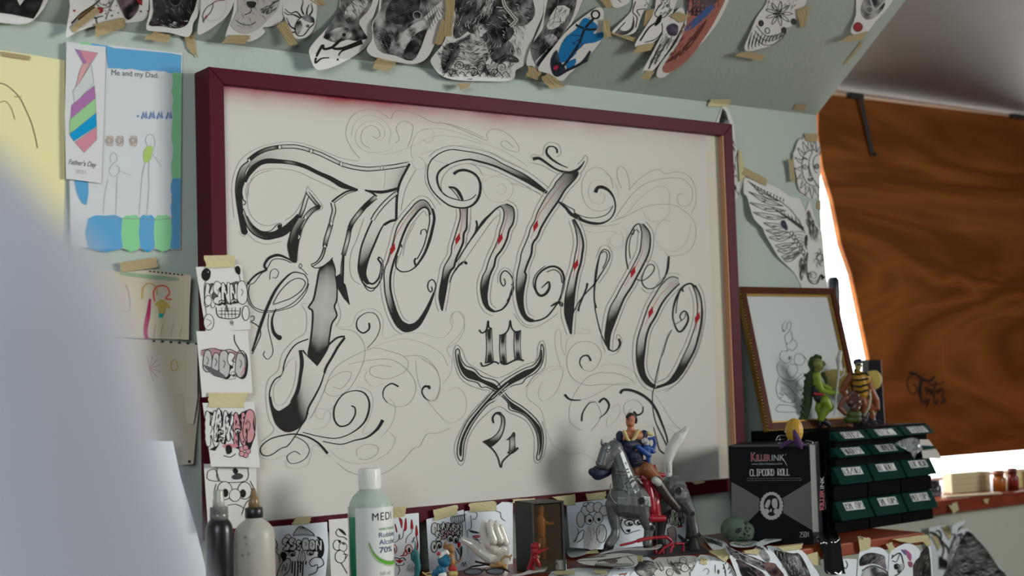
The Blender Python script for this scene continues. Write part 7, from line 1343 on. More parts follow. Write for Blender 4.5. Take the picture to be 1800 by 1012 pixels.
o = MB().add([atY(*p, -.04) for p in V2([(1080, 262), (1140, 214), (1222, 190), (1205, 235), (1150, 270), (1140, 312)])], [(0, 1, 2, 5), (2, 3, 4, 5)]).build('paper_scrap', M_SKYLIT, recalc=False); tag(o, 'small curled white scrap at the top of the wolf mane print', 'paper')
def d(k):
    k.line(V3([(420, 340), (640, 350), (860, 335), (790, 240)]), 1.1, G1); k.fill(V3([(520, 280), (600, 262), (680, 280), (660, 315), (580, 312)]), (.13, .10, .10), 2); k.line(V3([(450, 300), (540, 280), (720, 255)]), 1.8, G1)
    for i in range(17): x = 430+i*24; k.line(V3([(x, 336), (x+g.uniform(2, 8), 318), (x+12, 334)]), 1.3, G1, raw=True)
    for i in range(16): x = 260+i*18; k.line(V3([(x, 268-i*1.6), (x+g.uniform(2, 8), 250-i*1.6), (x+10, 266-i*1.6)]), 1.2, G1, raw=True)
    k.line(V3([(230, 290), (440, 280), (640, 260), (880, 222)]), .8, G3)
shp('printed_sticker', 'cream sticker with a line drawing and tiny lettering, lying before the display box', 'sticker', V3([(215, 290), (310, 262), (480, 225), (700, 203), (870, 220), (905, 275), (890, 350), (700, 362), (460, 350), (300, 330)]), d, lift=.010, m=M_PAPER, group=None)
shp('paper_strip', 'curved white paper strip like a blade, in front of the horse hooves', 'paper', V3([(480, 205), (620, 165), (760, 150), (920, 148), (1080, 128), (1160, 102), (1182, 122), (1130, 160), (980, 172), (800, 168), (650, 185), (500, 216)]), None, lift=.014, m=M_PAPER, group=None)
shp('paper_sheet', 'plain white paper lying flat beside the display box', 'paper', V3([(105, 95), (180, 80), (340, 180), (300, 225), (160, 255), (105, 205)]), None, lift=.004, group=None)
tag(tape('masking_tape_strip', V3([(332, 185), (455, 160), (458, 205), (345, 212)]), None, onShelf, .012, M_TAPE2), 'pale tape piece on the papers below the toy horse chest', 'tape')
shp('paper_sheet', 'pale paper with yellowed tape below the display box', 'paper', V3([(-60, 400), (20, 405), (220, 370), (560, 380), (700, 420), (740, 560), (-60, 560)]), None, [V3([(-40, 405), (190, 400), (200, 440), (-20, 450)]), V3([(400, 385), (550, 385), (560, 440), (420, 430)])], lift=.001, group=None)
P0 = [atZ(*p, ZS) for p in ((1052, 966), (1228, 958), (1248, 972), (1066, 986))]; o = MB().add(P0+[p+Vector((0, 0, .003)) for p in P0], PF).build('black_stand', mat('black_figure_plastic', (.016, .014, .02), .45), bevel=.001); tag(o, 'flat black plastic stand under the toy horse hooves', 'stand')
# black film pulled from the carton
def flS(u, v, l=0): return onShelf(u, v, l)
P0 = [(1428, 938), (1465, 932), (1476, 946), (1480, 975), (1485, 1004), (1484, 1008), (1452, 1008), (1448, 985), (1443, 965), (1436, 948)]
V, Fc = grid_poly(cr(P0, 3, True), 5); o = MB().add([flS(q_.x, q_.y, .013+.002*math.sin(q_.x*.5)) for q_ in V], Fc).build('black_plastic_sleeve', mat('black_gloss_film', (.008, .008, .009), .12, spec=.7), recalc=False, smooth=True); tag(o, 'glossy black plastic sleeve pulled from the carton over the shelf edge', 'plastic sleeve')

# ============================================================ TOYS AND ORNAMENTS
def toy(name, label, cat, lc, parts, group=None, vox=.55, base=None):
    """parts: (name, material, [limbs], children) with limbs in pixels (u, v, nearer) and pixel radii"""
    e = empty(name, base or Vector((lc.o.x, lc.o.y, lc.o.z)), label, cat, group)
    def mk(pr, parent):
        nm, m_, limbs = pr[0], pr[1], pr[2]; P = []
        for L in limbs:
            if len(L) == 3 and L[2] == 'e': P.append((lc.at(*L[0]), tuple(r*lc.s for r in L[1]), (lc.X, lc.Y, lc.Z)))
            else: P.append(([lc.at(*p) for p in L[0]], [r*lc.s for r in (L[1] if isinstance(L[1], (list, tuple)) else [L[1]]*len(L[0]))]))
        sm = pr[4] if len(pr) > 4 else 3
        o = blob(nm, P, m_, parent, (pr[5] if len(pr) > 5 else vox)*lc.s, sm)
        for c in (pr[3] if len(pr) > 3 and pr[3] else []): mk(c, o)
        return o
    for pr in parts: mk(pr, e)
    return e
def pk(f, L, w=0): return [(*f([(p[0], p[1])])[0], p[2] if len(p) > 2 else w) for p in L]
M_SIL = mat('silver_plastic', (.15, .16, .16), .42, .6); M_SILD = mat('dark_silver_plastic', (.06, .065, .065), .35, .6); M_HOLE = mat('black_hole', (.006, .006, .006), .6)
M_WHP = mat('white_hair_plastic', (.55, .56, .54), .45); M_CRIM = mat('crimson_plastic', (.28, .008, .018), .35); M_NAVY = mat('navy_plastic', (.008, .012, .04), .45, bump=.4, bscale=900); M_BLUE = mat('blue_plastic', (.012, .055, .24), .35)
M_SKIN = mat('toy_skin', (.40, .15, .075), .5); M_HAIR = mat('toy_black_hair', (.010, .009, .009), .4); M_CRM = mat('cream_cloth', (.52, .40, .16), .6); M_BRN = mat('tan_brown_plastic', (.21, .07, .022), .45); M_BOOT = mat('dark_boot', (.035, .025, .022), .35)
M_GLOV = mat('pale_grey_plastic', (.42, .42, .40), .4)
h = T(1000, 720, 3.616); q = 1/3.616
lc = Loc(1140, 964, z=ZS).along(atY(1069, 961, -.125), atY(1224, 969, -.165)); HS = lc
def L(pts, rr, w=0): return (pk(h, pts, w), [r*q for r in rr] if isinstance(rr, (list, tuple)) else rr*q)
body = [L([(345, 575, 6), (400, 575, 6), (470, 580, 4), (560, 585, 0), (640, 560, -2)], [104, 116, 106, 78, 74]), L([(665, 505, -2)], [88]),
        L([(375, 520, 6), (350, 440, 6), (325, 350, 6), (300, 270, 6)], [98, 76, 62, 54]),
        L([(292, 245, 6), (255, 280, 7), (215, 335, 8)], [54, 50, 34]), L([(285, 290, 6), (240, 352, 7)], [40, 30]), L([(236, 240, 9), (222, 290, 9), (205, 342, 9)], [32, 34, 32]), L([(190, 335, 8)], [20]),
        L([(212, 215, 14), (208, 190, 15)], [12, 5]), L([(292, 215, 2), (290, 182, 2)], [13, 5])]
def leg(pts, rr, w): return [L(pts, rr, w)]
legs = [('leg', M_SIL, leg([(275, 600), (285, 690), (298, 760), (292, 800), (258, 850)], [44, 36, 26, 30, 30], 2), [('hoof', M_HOLE, [L([(245, 868), (262, 862), (225, 900), (250, 905)], [24, 26, 16, 16], 2)])]),
        ('leg', M_SIL, leg([(452, 590), (470, 650), (490, 715), (512, 755), (505, 800), (498, 845)], [62, 46, 34, 34, 28, 30], 22), [('hoof', M_HOLE, [L([(498, 868), (510, 860)], [26, 24], 22)])]),
        ('leg', M_SIL, leg([(695, 540), (735, 590), (775, 650), (790, 720), (805, 790)], [72, 50, 36, 27, 25], 16), [('hoof', M_HOLE, [L([(790, 830), (795, 880), (780, 895)], [30, 40, 34], 16)])]),
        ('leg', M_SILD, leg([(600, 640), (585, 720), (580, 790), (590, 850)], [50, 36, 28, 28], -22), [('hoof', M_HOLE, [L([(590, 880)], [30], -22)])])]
horse = toy('toy_horse', 'silver plastic toy horse with white tail and red saddle, ridden by the dark-haired figure', 'toy horse', lc,
    [('body', M_SIL, body)]+legs+[('tail', M_WHP, [L([(632, 410, -4), (628, 330, -4), (650, 250, -4), (700, 180, -4), (745, 125, -4)], [24, 28, 38, 42, 20])]),
     ('mane', M_WHP, [L([(300, 195, 2), (335, 215, -4), (365, 290, -6), (390, 350, -4), (415, 405, 0)], [14, 22, 22, 20, 10])]),
     ('saddle', M_CRIM, [L([(470, 425, 8), (520, 470, 14), (560, 520, 18), (545, 600, 24), (560, 680, 24)], [28, 34, 36, 34, 30]), L([(500, 470, 26), (520, 560, 30), (530, 640, 30)], [28, 26, 24]), L([(520, 690, 30), (600, 690, 30)], [24, 22]), L([(560, 410, 2), (600, 415, 2)], [16, 14]), L([(530, 365, 2), (545, 352, 2), (560, 395, 2)], [6, 6, 6])]),
     ('round_pouch', M_NAVY, [L([(185, 400, -6), (235, 385, -6)], [46, 40]), L([(150, 395, -6)], [26])])])
bd = [o for o in horse.children if o.name.startswith('body')][0]
for (x, y, w, r_) in ((460, 577, 42, 21), (695, 512, 40, 21), (785, 660, 27, 15), (527, 750, 34, 15), (828, 795, 25, 13)):
    p = lc.at(*h([(x, y)])[0], w); MB().lathe(p, [(r_*q*1.25*lc.s, -4*lc.s), (r_*q*1.25*lc.s, .5*lc.s), (r_*q*lc.s, .6*lc.s)], 20, ax=(lc.X, lc.Z, -lc.Y)).build('joint_ring', M_SIL, horse, True); MB().lathe(p-lc.Y*.65*lc.s, [(r_*q*lc.s, 0), (.0001, .02*lc.s)], 20, ax=(lc.X, lc.Z, -lc.Y)).build('joint_hole', M_HOLE, horse)
for pts in ([(268, 470), (258, 540), (290, 590), (320, 605)], [(385, 470), (430, 440), (460, 440)], [(365, 480), (385, 560), (350, 600), (310, 600)], [(350, 470), (400, 430), (450, 420)], [(300, 380), (340, 390), (380, 375)], [(296, 400), (340, 412), (385, 395)]):
    MB().tube([lc.at(*h([p])[0], 33) for p in pts], 2.0*lc.s*.5, 8).build('armour_rib', M_SIL, bd, True)
for i in range(6): MB().tube([lc.at(*h([p])[0], 34) for p in ((445+i*9, 632+i*17), (475+i*8, 640+i*16), (500+i*5, 632+i*15))], .5*lc.s, 6).build('armour_rib', M_SIL, bd, True)
MB().ball(lc.at(*h([(247, 268)])[0], 18), (2.6*lc.s, 1.2*lc.s, 2*lc.s)).build('eye', M_HOLE, bd, True); MB().tube([lc.at(*h([p])[0], 19) for p in ((228, 258), (245, 250), (268, 256))], .6*lc.s, 6).build('brow', M_SILD, bd)
MB().tube([lc.at(*h([p])[0], 17) for p in ((172, 345), (200, 358), (235, 362))], .6*lc.s, 6).build('mouth', M_SILD, bd); MB().ball(lc.at(*h([(190, 325)])[0], 16), 1.0*lc.s).build('nostril', M_HOLE, bd)
tailp = [o for o in horse.children if o.name.startswith('tail')][0]
for i in range(5): MB().tube([lc.at(*h([p])[0], 6+abs(2-i)*-1.2) for p in ((620+i*6, 400), (612+i*8, 330), (632+i*12, 250), (680+i*14, 180), (730+i*6, 125))], .55*lc.s, 6).build('hair_ridge', M_WHP, tailp, True)
lc2 = Loc(1140, 964, z=ZS).along(HS.pl[0], atY(1224, 969, -.165), .004)
rider = toy('toy_figure', 'dark-haired toy figure in navy vest and brown trousers riding the silver horse', 'toy figure', lc2,
    [('body', M_SKIN, [L([(392, 60), (390, 85)], [30, 28], 4), L([(392, 110), (395, 140)], [20, 26], 2), L([(340, 170), (395, 160), (450, 165)], [30, 40, 32], 2), L([(400, 230), (420, 320)], [58, 46], 2), L([(470, 165), (490, 200), (480, 215)], [26, 20, 18], 4), L([(335, 170), (320, 250), (300, 330)], [26, 22, 18], -6)]),
     ('hair', M_HAIR, [L([(392, 44), (410, 48), (424, 64), (425, 80)], [27, 24, 14, 9], 1), L([(372, 44), (390, 36), (408, 40)], [12, 15, 14], 6)]),
     ('vest', M_NAVY, [L([(325, 160), (322, 185)], [26, 22], 4), L([(478, 155), (470, 175)], [26, 24], 5), L([(370, 235), (430, 235), (415, 290), (425, 325)], [50, 50, 56, 50], 5), L([(380, 220), (430, 218)], [32, 32], 14)]),
     ('collar', M_CRM, [L([(352, 140), (372, 185), (392, 205)], [12, 10, 8], 18), L([(440, 135), (420, 175), (395, 205)], [12, 12, 8], 18), L([(505, 150), (525, 158)], [12, 10], 10)]),
     ('trousers', M_BRN, [L([(440, 375), (485, 370)], [44, 44], 4), L([(490, 370), (530, 410), (560, 440)], [44, 40, 34], 16), L([(435, 390), (430, 410)], [34, 24], 6)]),
     ('belt', M_HAIR, [L([(415, 340), (450, 335), (485, 325)], [10, 11, 10], 17)]),
     ('boot', M_BOOT, [L([(560, 455), (590, 500), (625, 550), (660, 590), (690, 625)], [34, 34, 30, 28, 24], 32)], [('silver_cuff', M_GLOV, [L([(548, 448), (568, 462)], [24, 24], 40)])]),
     ('hand', M_GLOV, [L([(485, 200), (492, 215)], [22, 18], 20), L([(468, 190), (470, 205)], [8, 8], 26), L([(480, 184), (482, 200)], [8, 8], 28), L([(494, 188), (495, 204)], [8, 8], 27), L([(512, 205), (520, 225)], [10, 10], 22)])], vox=.5)
rb = [o for o in rider.children if o.name.startswith('body')][0]
for x in (378, 403): MB().ball(lc2.at(*h([(x, 66)])[0], 12.4), (1.3*lc2.s, .7*lc2.s, .8*lc2.s)).build('eye', M_HAIR, rb); MB().tube([lc2.at(*h([(x-9, 58)])[0], 12), lc2.at(*h([(x+9, 57)])[0], 12.3)], .5*lc2.s, 6).build('brow', M_HAIR, rb)
MB().ball(lc2.at(*h([(388, 80)])[0], 12.5), (1.2*lc2.s, 1.3*lc2.s, 2*lc2.s)).build('nose', M_SKIN, rb, True); MB().tube([lc2.at(*h([p])[0], 11.5) for p in ((378, 98), (388, 100), (398, 98))], .5*lc2.s, 6).build('mouth', M_BOOT, rb)
toy('toy_pistol', "bright blue toy pistol held upright in the rider's pale fist", 'toy weapon', lc2, [('pistol', M_BLUE, [L([(440, 235), (475, 265), (510, 290)], [14, 18, 16], 24), L([(505, 185), (540, 180), (548, 215), (530, 265)], [9, 12, 10, 14], 18), L([(500, 260), (505, 320), (512, 365)], [20, 12, 8], 22), L([(540, 270), (552, 268)], [8, 5], 20), L([(490, 240), (520, 250)], [20, 20], 22)])], vox=.45, base=lc2.at(*h([(500, 260)])[0], 22))
# red sledge piece under the horse
toy('toy_sledge', 'crimson plastic frame with a long rod under the toy horse', 'toy part', lc, [('frame', M_CRIM, [L([(330, 860), (400, 845), (440, 832)], [7, 8, 8], 30), L([(440, 832), (475, 822), (540, 812), (620, 808), (650, 830), (662, 870)], [12, 12, 10, 11, 11, 10], 30), L([(540, 930), (640, 920), (730, 908)], [10, 10, 9], 34), L([(555, 930), (600, 880), (650, 850)], [9, 9, 9], 34), L([(640, 918), (655, 870)], [9, 9], 34), L([(600, 920), (600, 880)], [7, 7], 34), L([(680, 850), (728, 850), (728, 905)], [9, 9, 8], 26), L([(545, 880), (560, 930)], [10, 10], 30)])], vox=.45, base=lc.at(*h([(600, 935)])[0], 32))
toy('toy_part', 'small dark grey toggles on the shelf between the horse and the red frame', 'toy part', lc, [('toggles', M_SILD, [L([(700, 800), (730, 830), (760, 830)], [9, 14, 9], -2), L([(710, 850), (770, 860)], [12, 12], -2)])], vox=.5, base=lc.at(*h([(730, 880)])[0], -2))

# --- figures on top of the case and cabinet
f = T(1340, 600, 5.06); q = 1/5.06
def L5(pts, rr, w=0): return (pk(f, pts, w), [r*q for r in rr] if isinstance(rr, (list, tuple)) else rr*q)
M_LG = mat('light_green_plastic', (.17, .27, .02), .4); M_DG = mat('dark_green_flock', (.028, .055, .014), .75, bump=.6, bscale=700); M_OLV = mat('olive_face', (.17, .18, .045), .5); M_BLK2 = mat('black_figure_plastic', (.016, .014, .02), .45); M_REDP = mat('red_belt', (.38, .03, .03), .4)
ztop = O.z+Hd; yfig = O.y+.03
lc = Loc(1455, 752, y=-.115)
gf = toy('toy_figure', 'light green toy figure with a dark green shell back and tail, gripping a grey staff', 'toy figure', lc,
    [('body', M_LG, [L5([(470, 330), (480, 410)], [40, 42]), L5([(485, 310), (500, 380), (530, 435), (600, 455), (660, 455)], [40, 36, 30, 26, 22], 12), L5([(560, 525), (590, 580), (545, 640), (525, 690)], [50, 48, 34, 26], 8), L5([(520, 530), (500, 600), (520, 660)], [42, 34, 26], -4), L5([(470, 320), (520, 380), (600, 420)], [30, 24, 18], -12)]),
     ('head', M_OLV, [L5([(495, 195), (505, 215)], [48, 44], 4), L5([(540, 185), (552, 205)], [16, 14], 4), L5([(490, 250)], [32], 2)], [('crest', M_DG, [L5([(450, 165), (430, 200), (445, 235)], [34, 28, 26]), L5([(480, 140), (515, 140)], [28, 16])]), ('eye', M_HAIR, [L5([(524, 150)], [9], 14)])]),
     ('shell_tail', M_DG, [L5([(470, 260), (435, 310), (415, 390), (408, 470), (405, 540), (390, 610), (372, 670), (358, 722)], [36, 48, 46, 42, 40, 36, 32, 20], -2), L5([(540, 290), (565, 340), (570, 370)], [22, 18, 12], 2)]+[L5([(385-i*2 if i < 3 else 386-i*6, 300+i*55)], [17], 3) for i in range(8)]),
     ('trunks', M_BLK2, [L5([(480, 420), (500, 500)], [44, 46], 3)]), ('belt', M_REDP, [L5([(465, 465), (500, 467), (540, 470)], [12, 12, 12], 12)]),
     ('boot', M_BLK2, [L5([(530, 690), (560, 710), (600, 745)], [26, 30, 20], 6), L5([(520, 670), (515, 740)], [26, 26], -4)])])
toy('toy_staff', 'grey paddle-ended staff in the green figure\'s hand', 'toy weapon', lc, [('staff', M_GLOV, [L5([(640, 650), (655, 500), (675, 330), (680, 250)], [7, 7, 8, 10], 16), L5([(680, 240), (678, 160), (692, 95)], [14, 26, 18], 16), L5([(730, 240), (725, 290), (680, 330)], [8, 8, 8], 14)])], vox=.4, base=lc.at(*f([(640, 650)])[0], 16))
M_YLB = mat('yellow_plastic', (.42, .22, .012), .4); M_RST = mat('russet_plastic', (.24, .065, .018), .4); M_WING = mat('yellow_wing', (.50, .40, .10), .35, alpha=.75); M_CAPB = mat('blue_black_cap', (.012, .02, .045), .35)
lc = Loc(1512, 748, y=-.105)
bee = toy('toy_figure', 'toy figure with a yellow and black striped chest, russet arms and yellow wings', 'toy figure', lc,
    [('body', M_RST, [L5([(790, 320), (740, 380), (715, 440), (740, 480)], [44, 36, 30, 26], 8), L5([(940, 330), (960, 420), (1010, 520), (1020, 590), (960, 610)], [30, 30, 30, 28, 24], 4), L5([(870, 500), (900, 560), (880, 640)], [50, 46, 36]), L5([(930, 540), (990, 600), (970, 680)], [40, 36, 30])]),
     ('chest', M_YLB, [L5([(860, 330), (870, 400), (890, 460)], [70, 68, 56], 10), L5([(910, 330)], [56], 10)], [('stripe', M_HAIR, [L5([(800, 285), (860, 290), (930, 280)], 9, 26), L5([(925, 285), (945, 300)], 9, 18)]), ('stripe', M_HAIR, [L5([(800, 340), (860, 345), (940, 330)], 9, 27)]), ('stripe', M_HAIR, [L5([(800, 392), (870, 402), (945, 380)], 9, 27)]), ('stripe', M_HAIR, [L5([(820, 440), (880, 452), (940, 430)], 9, 25)])]),
     ('head', mat('yellow_face', (.42, .36, .12), .5), [L5([(852, 215), (855, 235)], [34, 26], 8)], [('cap', M_CAPB, [L5([(835, 185), (862, 178)], [30, 28], 6), L5([(868, 205), (845, 208)], [10, 10], 14)]), ('neck', M_HAIR, [L5([(840, 262), (850, 275)], [28, 30], 4)])]),
     ('wing', M_WING, [((*f([(640, 335)])[0], -12), (27, 3, 18), 'e')]), ('wing', M_WING, [((*f([(1000, 340)])[0], -8), (13, 3, 17), 'e'), ((*f([(965, 300)])[0], -8), (9, 3, 8), 'e')]),
     ('boots', M_BOOT, [L5([(885, 650), (880, 720)], [38, 36], 2), L5([(970, 680), (990, 730)], [30, 28], 0)])], base=lc.o)
toy('toy_horn', 'pale curved horn-shaped toy piece by the striped figure\'s legs', 'toy part', lc, [('horn', mat('bone_plastic', (.50, .47, .30), .4), [L5([(960, 430), (965, 500), (945, 590), (910, 660)], [5, 9, 13, 6], 18), L5([(985, 620), (995, 650)], [6, 8], 14)])], vox=.4, base=lc.at(*f([(910, 660)])[0], 18))
lc = Loc(1495, 752, y=-.150)
toy('toy_figure', 'small brown toy figure in a shiny vest and green trousers, front of the group', 'toy figure', lc,
    [('body', mat('brown_skin_plastic', (.15, .05, .025), .4), [L5([(800, 480), (820, 500)], [34, 34]), L5([(745, 500), (700, 550), (685, 590), (735, 640)], [28, 24, 22, 20], 6), L5([(870, 510), (895, 520)], [26, 24]), L5([(760, 745), (790, 750)], [16, 14], 6)]),
     ('vest', mat('shiny_brown_vest', (.07, .03, .02), .2, spec=.8), [L5([(790, 540), (840, 540), (820, 590)], [46, 48, 46], 4), L5([(780, 480), (840, 480), (800, 455)], [28, 26, 20], 2)]),
     ('trousers', mat('olive_trousers', (.045, .075, .015), .5), [L5([(790, 650), (840, 650)], [42, 42], 4), L5([(770, 690), (850, 690)], [34, 34], 4), L5([(735, 690), (740, 710)], [16, 16], 0)])])
o = MB().bx(atY(1529, 640, -.05), atY(1529, 640, -.05)+Vector((.034, .012, 0))); P = [(1527, 632), (1549, 632), (1556, 746), (1527, 749)]
a_ = [atY(u, v, -.045) for u, v in P]; o = MB().add(a_+[p+Vector((0, .02, 0)) for p in a_], [(0, 1, 2, 3), (7, 6, 5, 4), (0, 4, 5, 1), (1, 5, 6, 2), (2, 6, 7, 3), (3, 7, 4, 0)]).build('black_board', mat('gloss_black', (.012, .012, .015), .15), bevel=.001); tag(o, 'upright glossy black board behind the striped winged figure', 'board')
g = random.Random(5); lcf = Loc(1520, 747, y=-.14); mb = MB()
for i in range(90):
    u, v = g.gauss(1525, 16), 750-abs(g.gauss(0, 5)); p = lcf.at(u, v, g.uniform(-8, 8)); mb.tube([p, p+Vector((g.uniform(-.008, .008), g.uniform(-.004, .004), g.uniform(0, .006))), p+Vector((g.uniform(-.014, .014), g.uniform(-.004, .004), g.uniform(-.003, .008)))], [.0012, .001, .0004], 5)
tag(mb.build('feather_tuft', mat('dark_purple_feather', (.035, .018, .03), .7)), 'dark purple feathery tuft on top of the drawer cabinet', 'feather', kind='stuff')
# black ribbed tube behind the picture
pt = atY(1464, 486, .10); lcT = Loc(1464, 486, y=.10); mb = MB().lathe(Vector((pt.x, pt.y, ZL)), [(10*lcT.s, 0), (11*lcT.s, .004)]+[((11 if i % 2 else 10.2)*lcT.s, .006+i*(pt.z-ZL-.02)/24) for i in range(24)]+[(10.5*lcT.s, pt.z-ZL-.008), (7*lcT.s, pt.z-ZL-.001)], 20)
tag(mb.build('ribbed_tube', mat('blue_black_plastic', (.012, .014, .03), .35), smooth=True), 'dark ribbed tube standing on the sill behind the small picture', 'tube')
# yellow egg with a purple tassel
lc = Loc(1393, 778, D=DA+.012); f = T(1260, 720, 3.3333); q = 1/3.3333
eg = toy('egg_ornament', 'yellow egg-shaped ornament with a purple tassel on top of the carton', 'ornament', lc,
    [('egg', mat('mottled_yellow', (.48, .27, .02), .45, var=.25, bscale=260), [((*f([(454, 122)])[0], 2), (16, 15, 22), 'e')]),
     ('tassel', mat('purple_feather', (.065, .025, .10), .75), [(pk(f, [(455, 125, 17), (465, 160, 18), (480, 200, 14), (495, 225, 12)]), [3, 6, 7, 3]), (pk(f, [(440, 185, 8), (400, 200, 8), (375, 220, 8)]), [4, 5, 2.5]), (pk(f, [(470, 200, 14), (520, 205, 12)]), [5, 2])]),
     ('eye_bead', M_GLOV, [(pk(f, [(403, 128, 10)]), [2.2])])])
mb = MB()
for pts in ([(345, 185), (360, 155), (395, 150), (420, 165), (400, 195), (360, 195)], [(350, 175), (400, 172)], [(520, 180), (555, 185), (560, 200), (530, 198)], [(370, 160), (372, 192)]): mb.tube([lc.at(u, v, 3) for u, v in [(p.x, p.y) for p in cr(f(pts), 4)]], .8*lc.s, 6)
tag(mb.build('silver_wire', mat('silver_wire', (.45, .45, .44), .25, .9), smooth=True), 'loops of thin silver wire lying beside the yellow egg', 'wire')
# crocheted skull
f = T(1220, 860, 6.4286); q = 1/6.4286; lc = Loc(1298, 956, z=ZS); lc.D += 0
M_CRO = mat('green_crochet', (.115, .16, .115), .9, spec=.1, bump=1.0, bscale=420, var=.2)
sk = toy('crocheted_skull', 'small grey-green crocheted skull leaning on the black and grey carton', 'ornament', lc,
    [('skull', M_CRO, [((*f([(470, 445)])[0], 0), (27, 24, 22), 'e'), ((*f([(570, 470)])[0], 4), (18, 18, 17), 'e'), ((*f([(590, 530)])[0], 6), (13, 13, 8), 'e')])])
so = sk.children[0]
from mathutils.bvhtree import BVHTree
sbv = BVHTree.FromPolygons([v.co for v in so.data.vertices], [tuple(p_.vertices) for p_ in so.data.polygons])
for x, y, rx, ry, w in ((505, 462, 6.5, 4.2, 24.5), (583, 382, 3.6, 3.8, 19), (582, 434, 3, 2.6, 23), (630, 440, 2.2, 2, 17), (603, 470, 2, 2.4, 22), (570, 502, 2, 2.4, 24), (620, 520, 2.2, 2, 19), (525, 540, 2, 2, 22)):
    uv = f([(x, y)])[0]; off = wloc(so); hit = sbv.ray_cast(CAMP-off, ray(*uv))
    if hit[0] is None: continue
    nn = hit[1] if hit[1].dot(ray(*uv)) < 0 else -hit[1]; xx = (lc.X-nn*lc.X.dot(nn)).normalized(); xx = xx*.88+nn.cross(xx)*(.47 if nn.cross(xx).z > 0 else -.47); zz = nn.cross(xx)
    MB().ball(hit[0]+off, (rx*lc.s, .9*lc.s, ry*lc.s), 16, 0, (xx, nn, zz)).build('hollow_shade', M_HOLE, so, True)  # dark lens set on the surface, standing in for a hollow's shade
for i in range(9): MB().tube([lc.at(*f([p])[0], w) for p, w in (((330+i*16, 560-i*6), 14), ((345+i*18, 470-i*4), 21), ((400+i*17, 390-i*1), 18), ((450+i*14, 340+i*3), 8))], .8*lc.s, 5).build('stitch_row', M_CRO, so, True)

# --- the white ceramic hand
f = T(740, 860, 6.658); q = 1/6.658; lc = Loc(880, 1002, y=-.165)
M_CER = mat('white_glazed_ceramic', (.62, .60, .52), .12, spec=.6, coat=.5)
def L6(pts, rr, w=0): return (pk(f, pts, w), [r*q for r in rr] if isinstance(rr, (list, tuple)) else rr*q)
hb = Vector((lc.o.x, lc.o.y, ZS))
toy('ceramic_hand', 'glossy white ceramic cartoon hand with thumb out to the left', 'ornament', lc,
    [('hand', M_CER, [L6([(930, 920), (930, 800), (915, 710), (905, 660)], [85, 100, 120, 105]), L6([(800, 790), (700, 720), (600, 640), (500, 590)], [80, 72, 58, 40], 10), L6([(850, 780)], [90], 4), L6([(930, 1080), (930, 920)], [95, 85]),
      L6([(790, 640), (742, 560), (722, 470), (740, 395)], [60, 50, 46, 38], 20), L6([(850, 600), (818, 500), (805, 430), (818, 385)], [52, 45, 42, 36], 30), L6([(925, 590), (895, 500), (880, 440), (882, 395)], [52, 44, 41, 35], 28), L6([(990, 620), (968, 540), (948, 480), (935, 440)], [48, 40, 37, 32], 18), L6([(800, 660), (850, 680)], [80, 90], 10)])], vox=.7, base=hb)
# --- red pointing figure
toy('toy_figure', 'small crimson toy figure pointing right, in front of the display box', 'toy figure', lc,
    [('body', M_CRIM, [L6([(1345, 660), (1320, 665)], [44, 40], 26), L6([(1330, 720), (1330, 790)], [46, 34], 26), L6([(1360, 735), (1420, 710), (1490, 690)], [24, 16, 8], 30), L6([(1320, 790), (1290, 860), (1250, 930)], [36, 26, 16], 26), L6([(1340, 800), (1370, 860), (1390, 900)], [34, 28, 16], 28), L6([(1300, 830), (1310, 930)], [30, 20], 22)]), ('face_panel', mat('pinkish_plastic', (.36, .14, .10), .45), [L6([(1384, 660), (1386, 640)], [16, 12], 30), L6([(1370, 790)], [18], 32)])], vox=.4, base=lc.at(*f([(1300, 940)])[0], 26))
# --- orange figure in the box
lcb = Loc(952, 990, D=depth(A)+.0)
dep = depth(db.location)
lcb = Loc(952, 1000, D=dep)
toy('toy_figure', 'orange translucent toy figure standing inside the smoky display box', 'toy figure', lcb,
    [('body', mat('orange_plastic', (.40, .12, .012), .25, spec=.6), [L6([(1405, 240), (1410, 290)], [38, 26]), L6([(1395, 350), (1405, 420), (1410, 520)], [60, 58, 50]), L6([(1360, 330), (1345, 400)], [26, 20]), L6([(1450, 380), (1500, 400), (1550, 390)], [22, 18, 14], 2), L6([(1390, 560), (1380, 680), (1375, 800)], [34, 28, 26], -2), L6([(1430, 560), (1440, 680), (1445, 800)], [34, 28, 26], -2), L6([(1410, 200)], [24])]), ('base', M_BLK2, [L6([(1360, 850), (1470, 850)], [34, 34])])], vox=.45, base=lcb.at(*f([(1410, 880)])[0], 0))
# --- bottle cap, white roll label
p = atZ(*f([(1640, 945)])[0], ZS); s_ = depth(p)/F; cap = empty('paint_pot_lid', p, 'small white and green pot at the foot of the display box', 'pot')
MB().lathe(p, [(10*s_, 0), (10.4*s_, 2*s_), (10*s_, 3*s_), (9.3*s_, 17*s_), (8*s_, 18.5*s_), (1*s_, 18.8*s_)], 26).build('pot', mat('white_plastic'), cap, True)
kk = Ink(lambda a, b, l=0: p+Vector((math.cos(a)*(9.75*s_+l), math.sin(a)*(9.75*s_+l), b*s_)), .0004)
th0 = math.atan2(CAMP.y-p.y, CAMP.x-p.x)
for a0 in (-1.15, .8): kk.fill([(th0+a0, 3), (th0+a0+.55, 4), (th0+a0+.7, 9), (th0+a0+.45, 15), (th0+a0+.1, 16), (th0+a0-.1, 9)], (.02, .20, .05), 2)
kk.build('green_marking', cap, 'green painted patches')
def d(k):
    for i in range(5): k.line(f([(1240+i*6, 940-i*6), (1330, 905-i*7), (1400, 890-i*4)]), .7, G3)
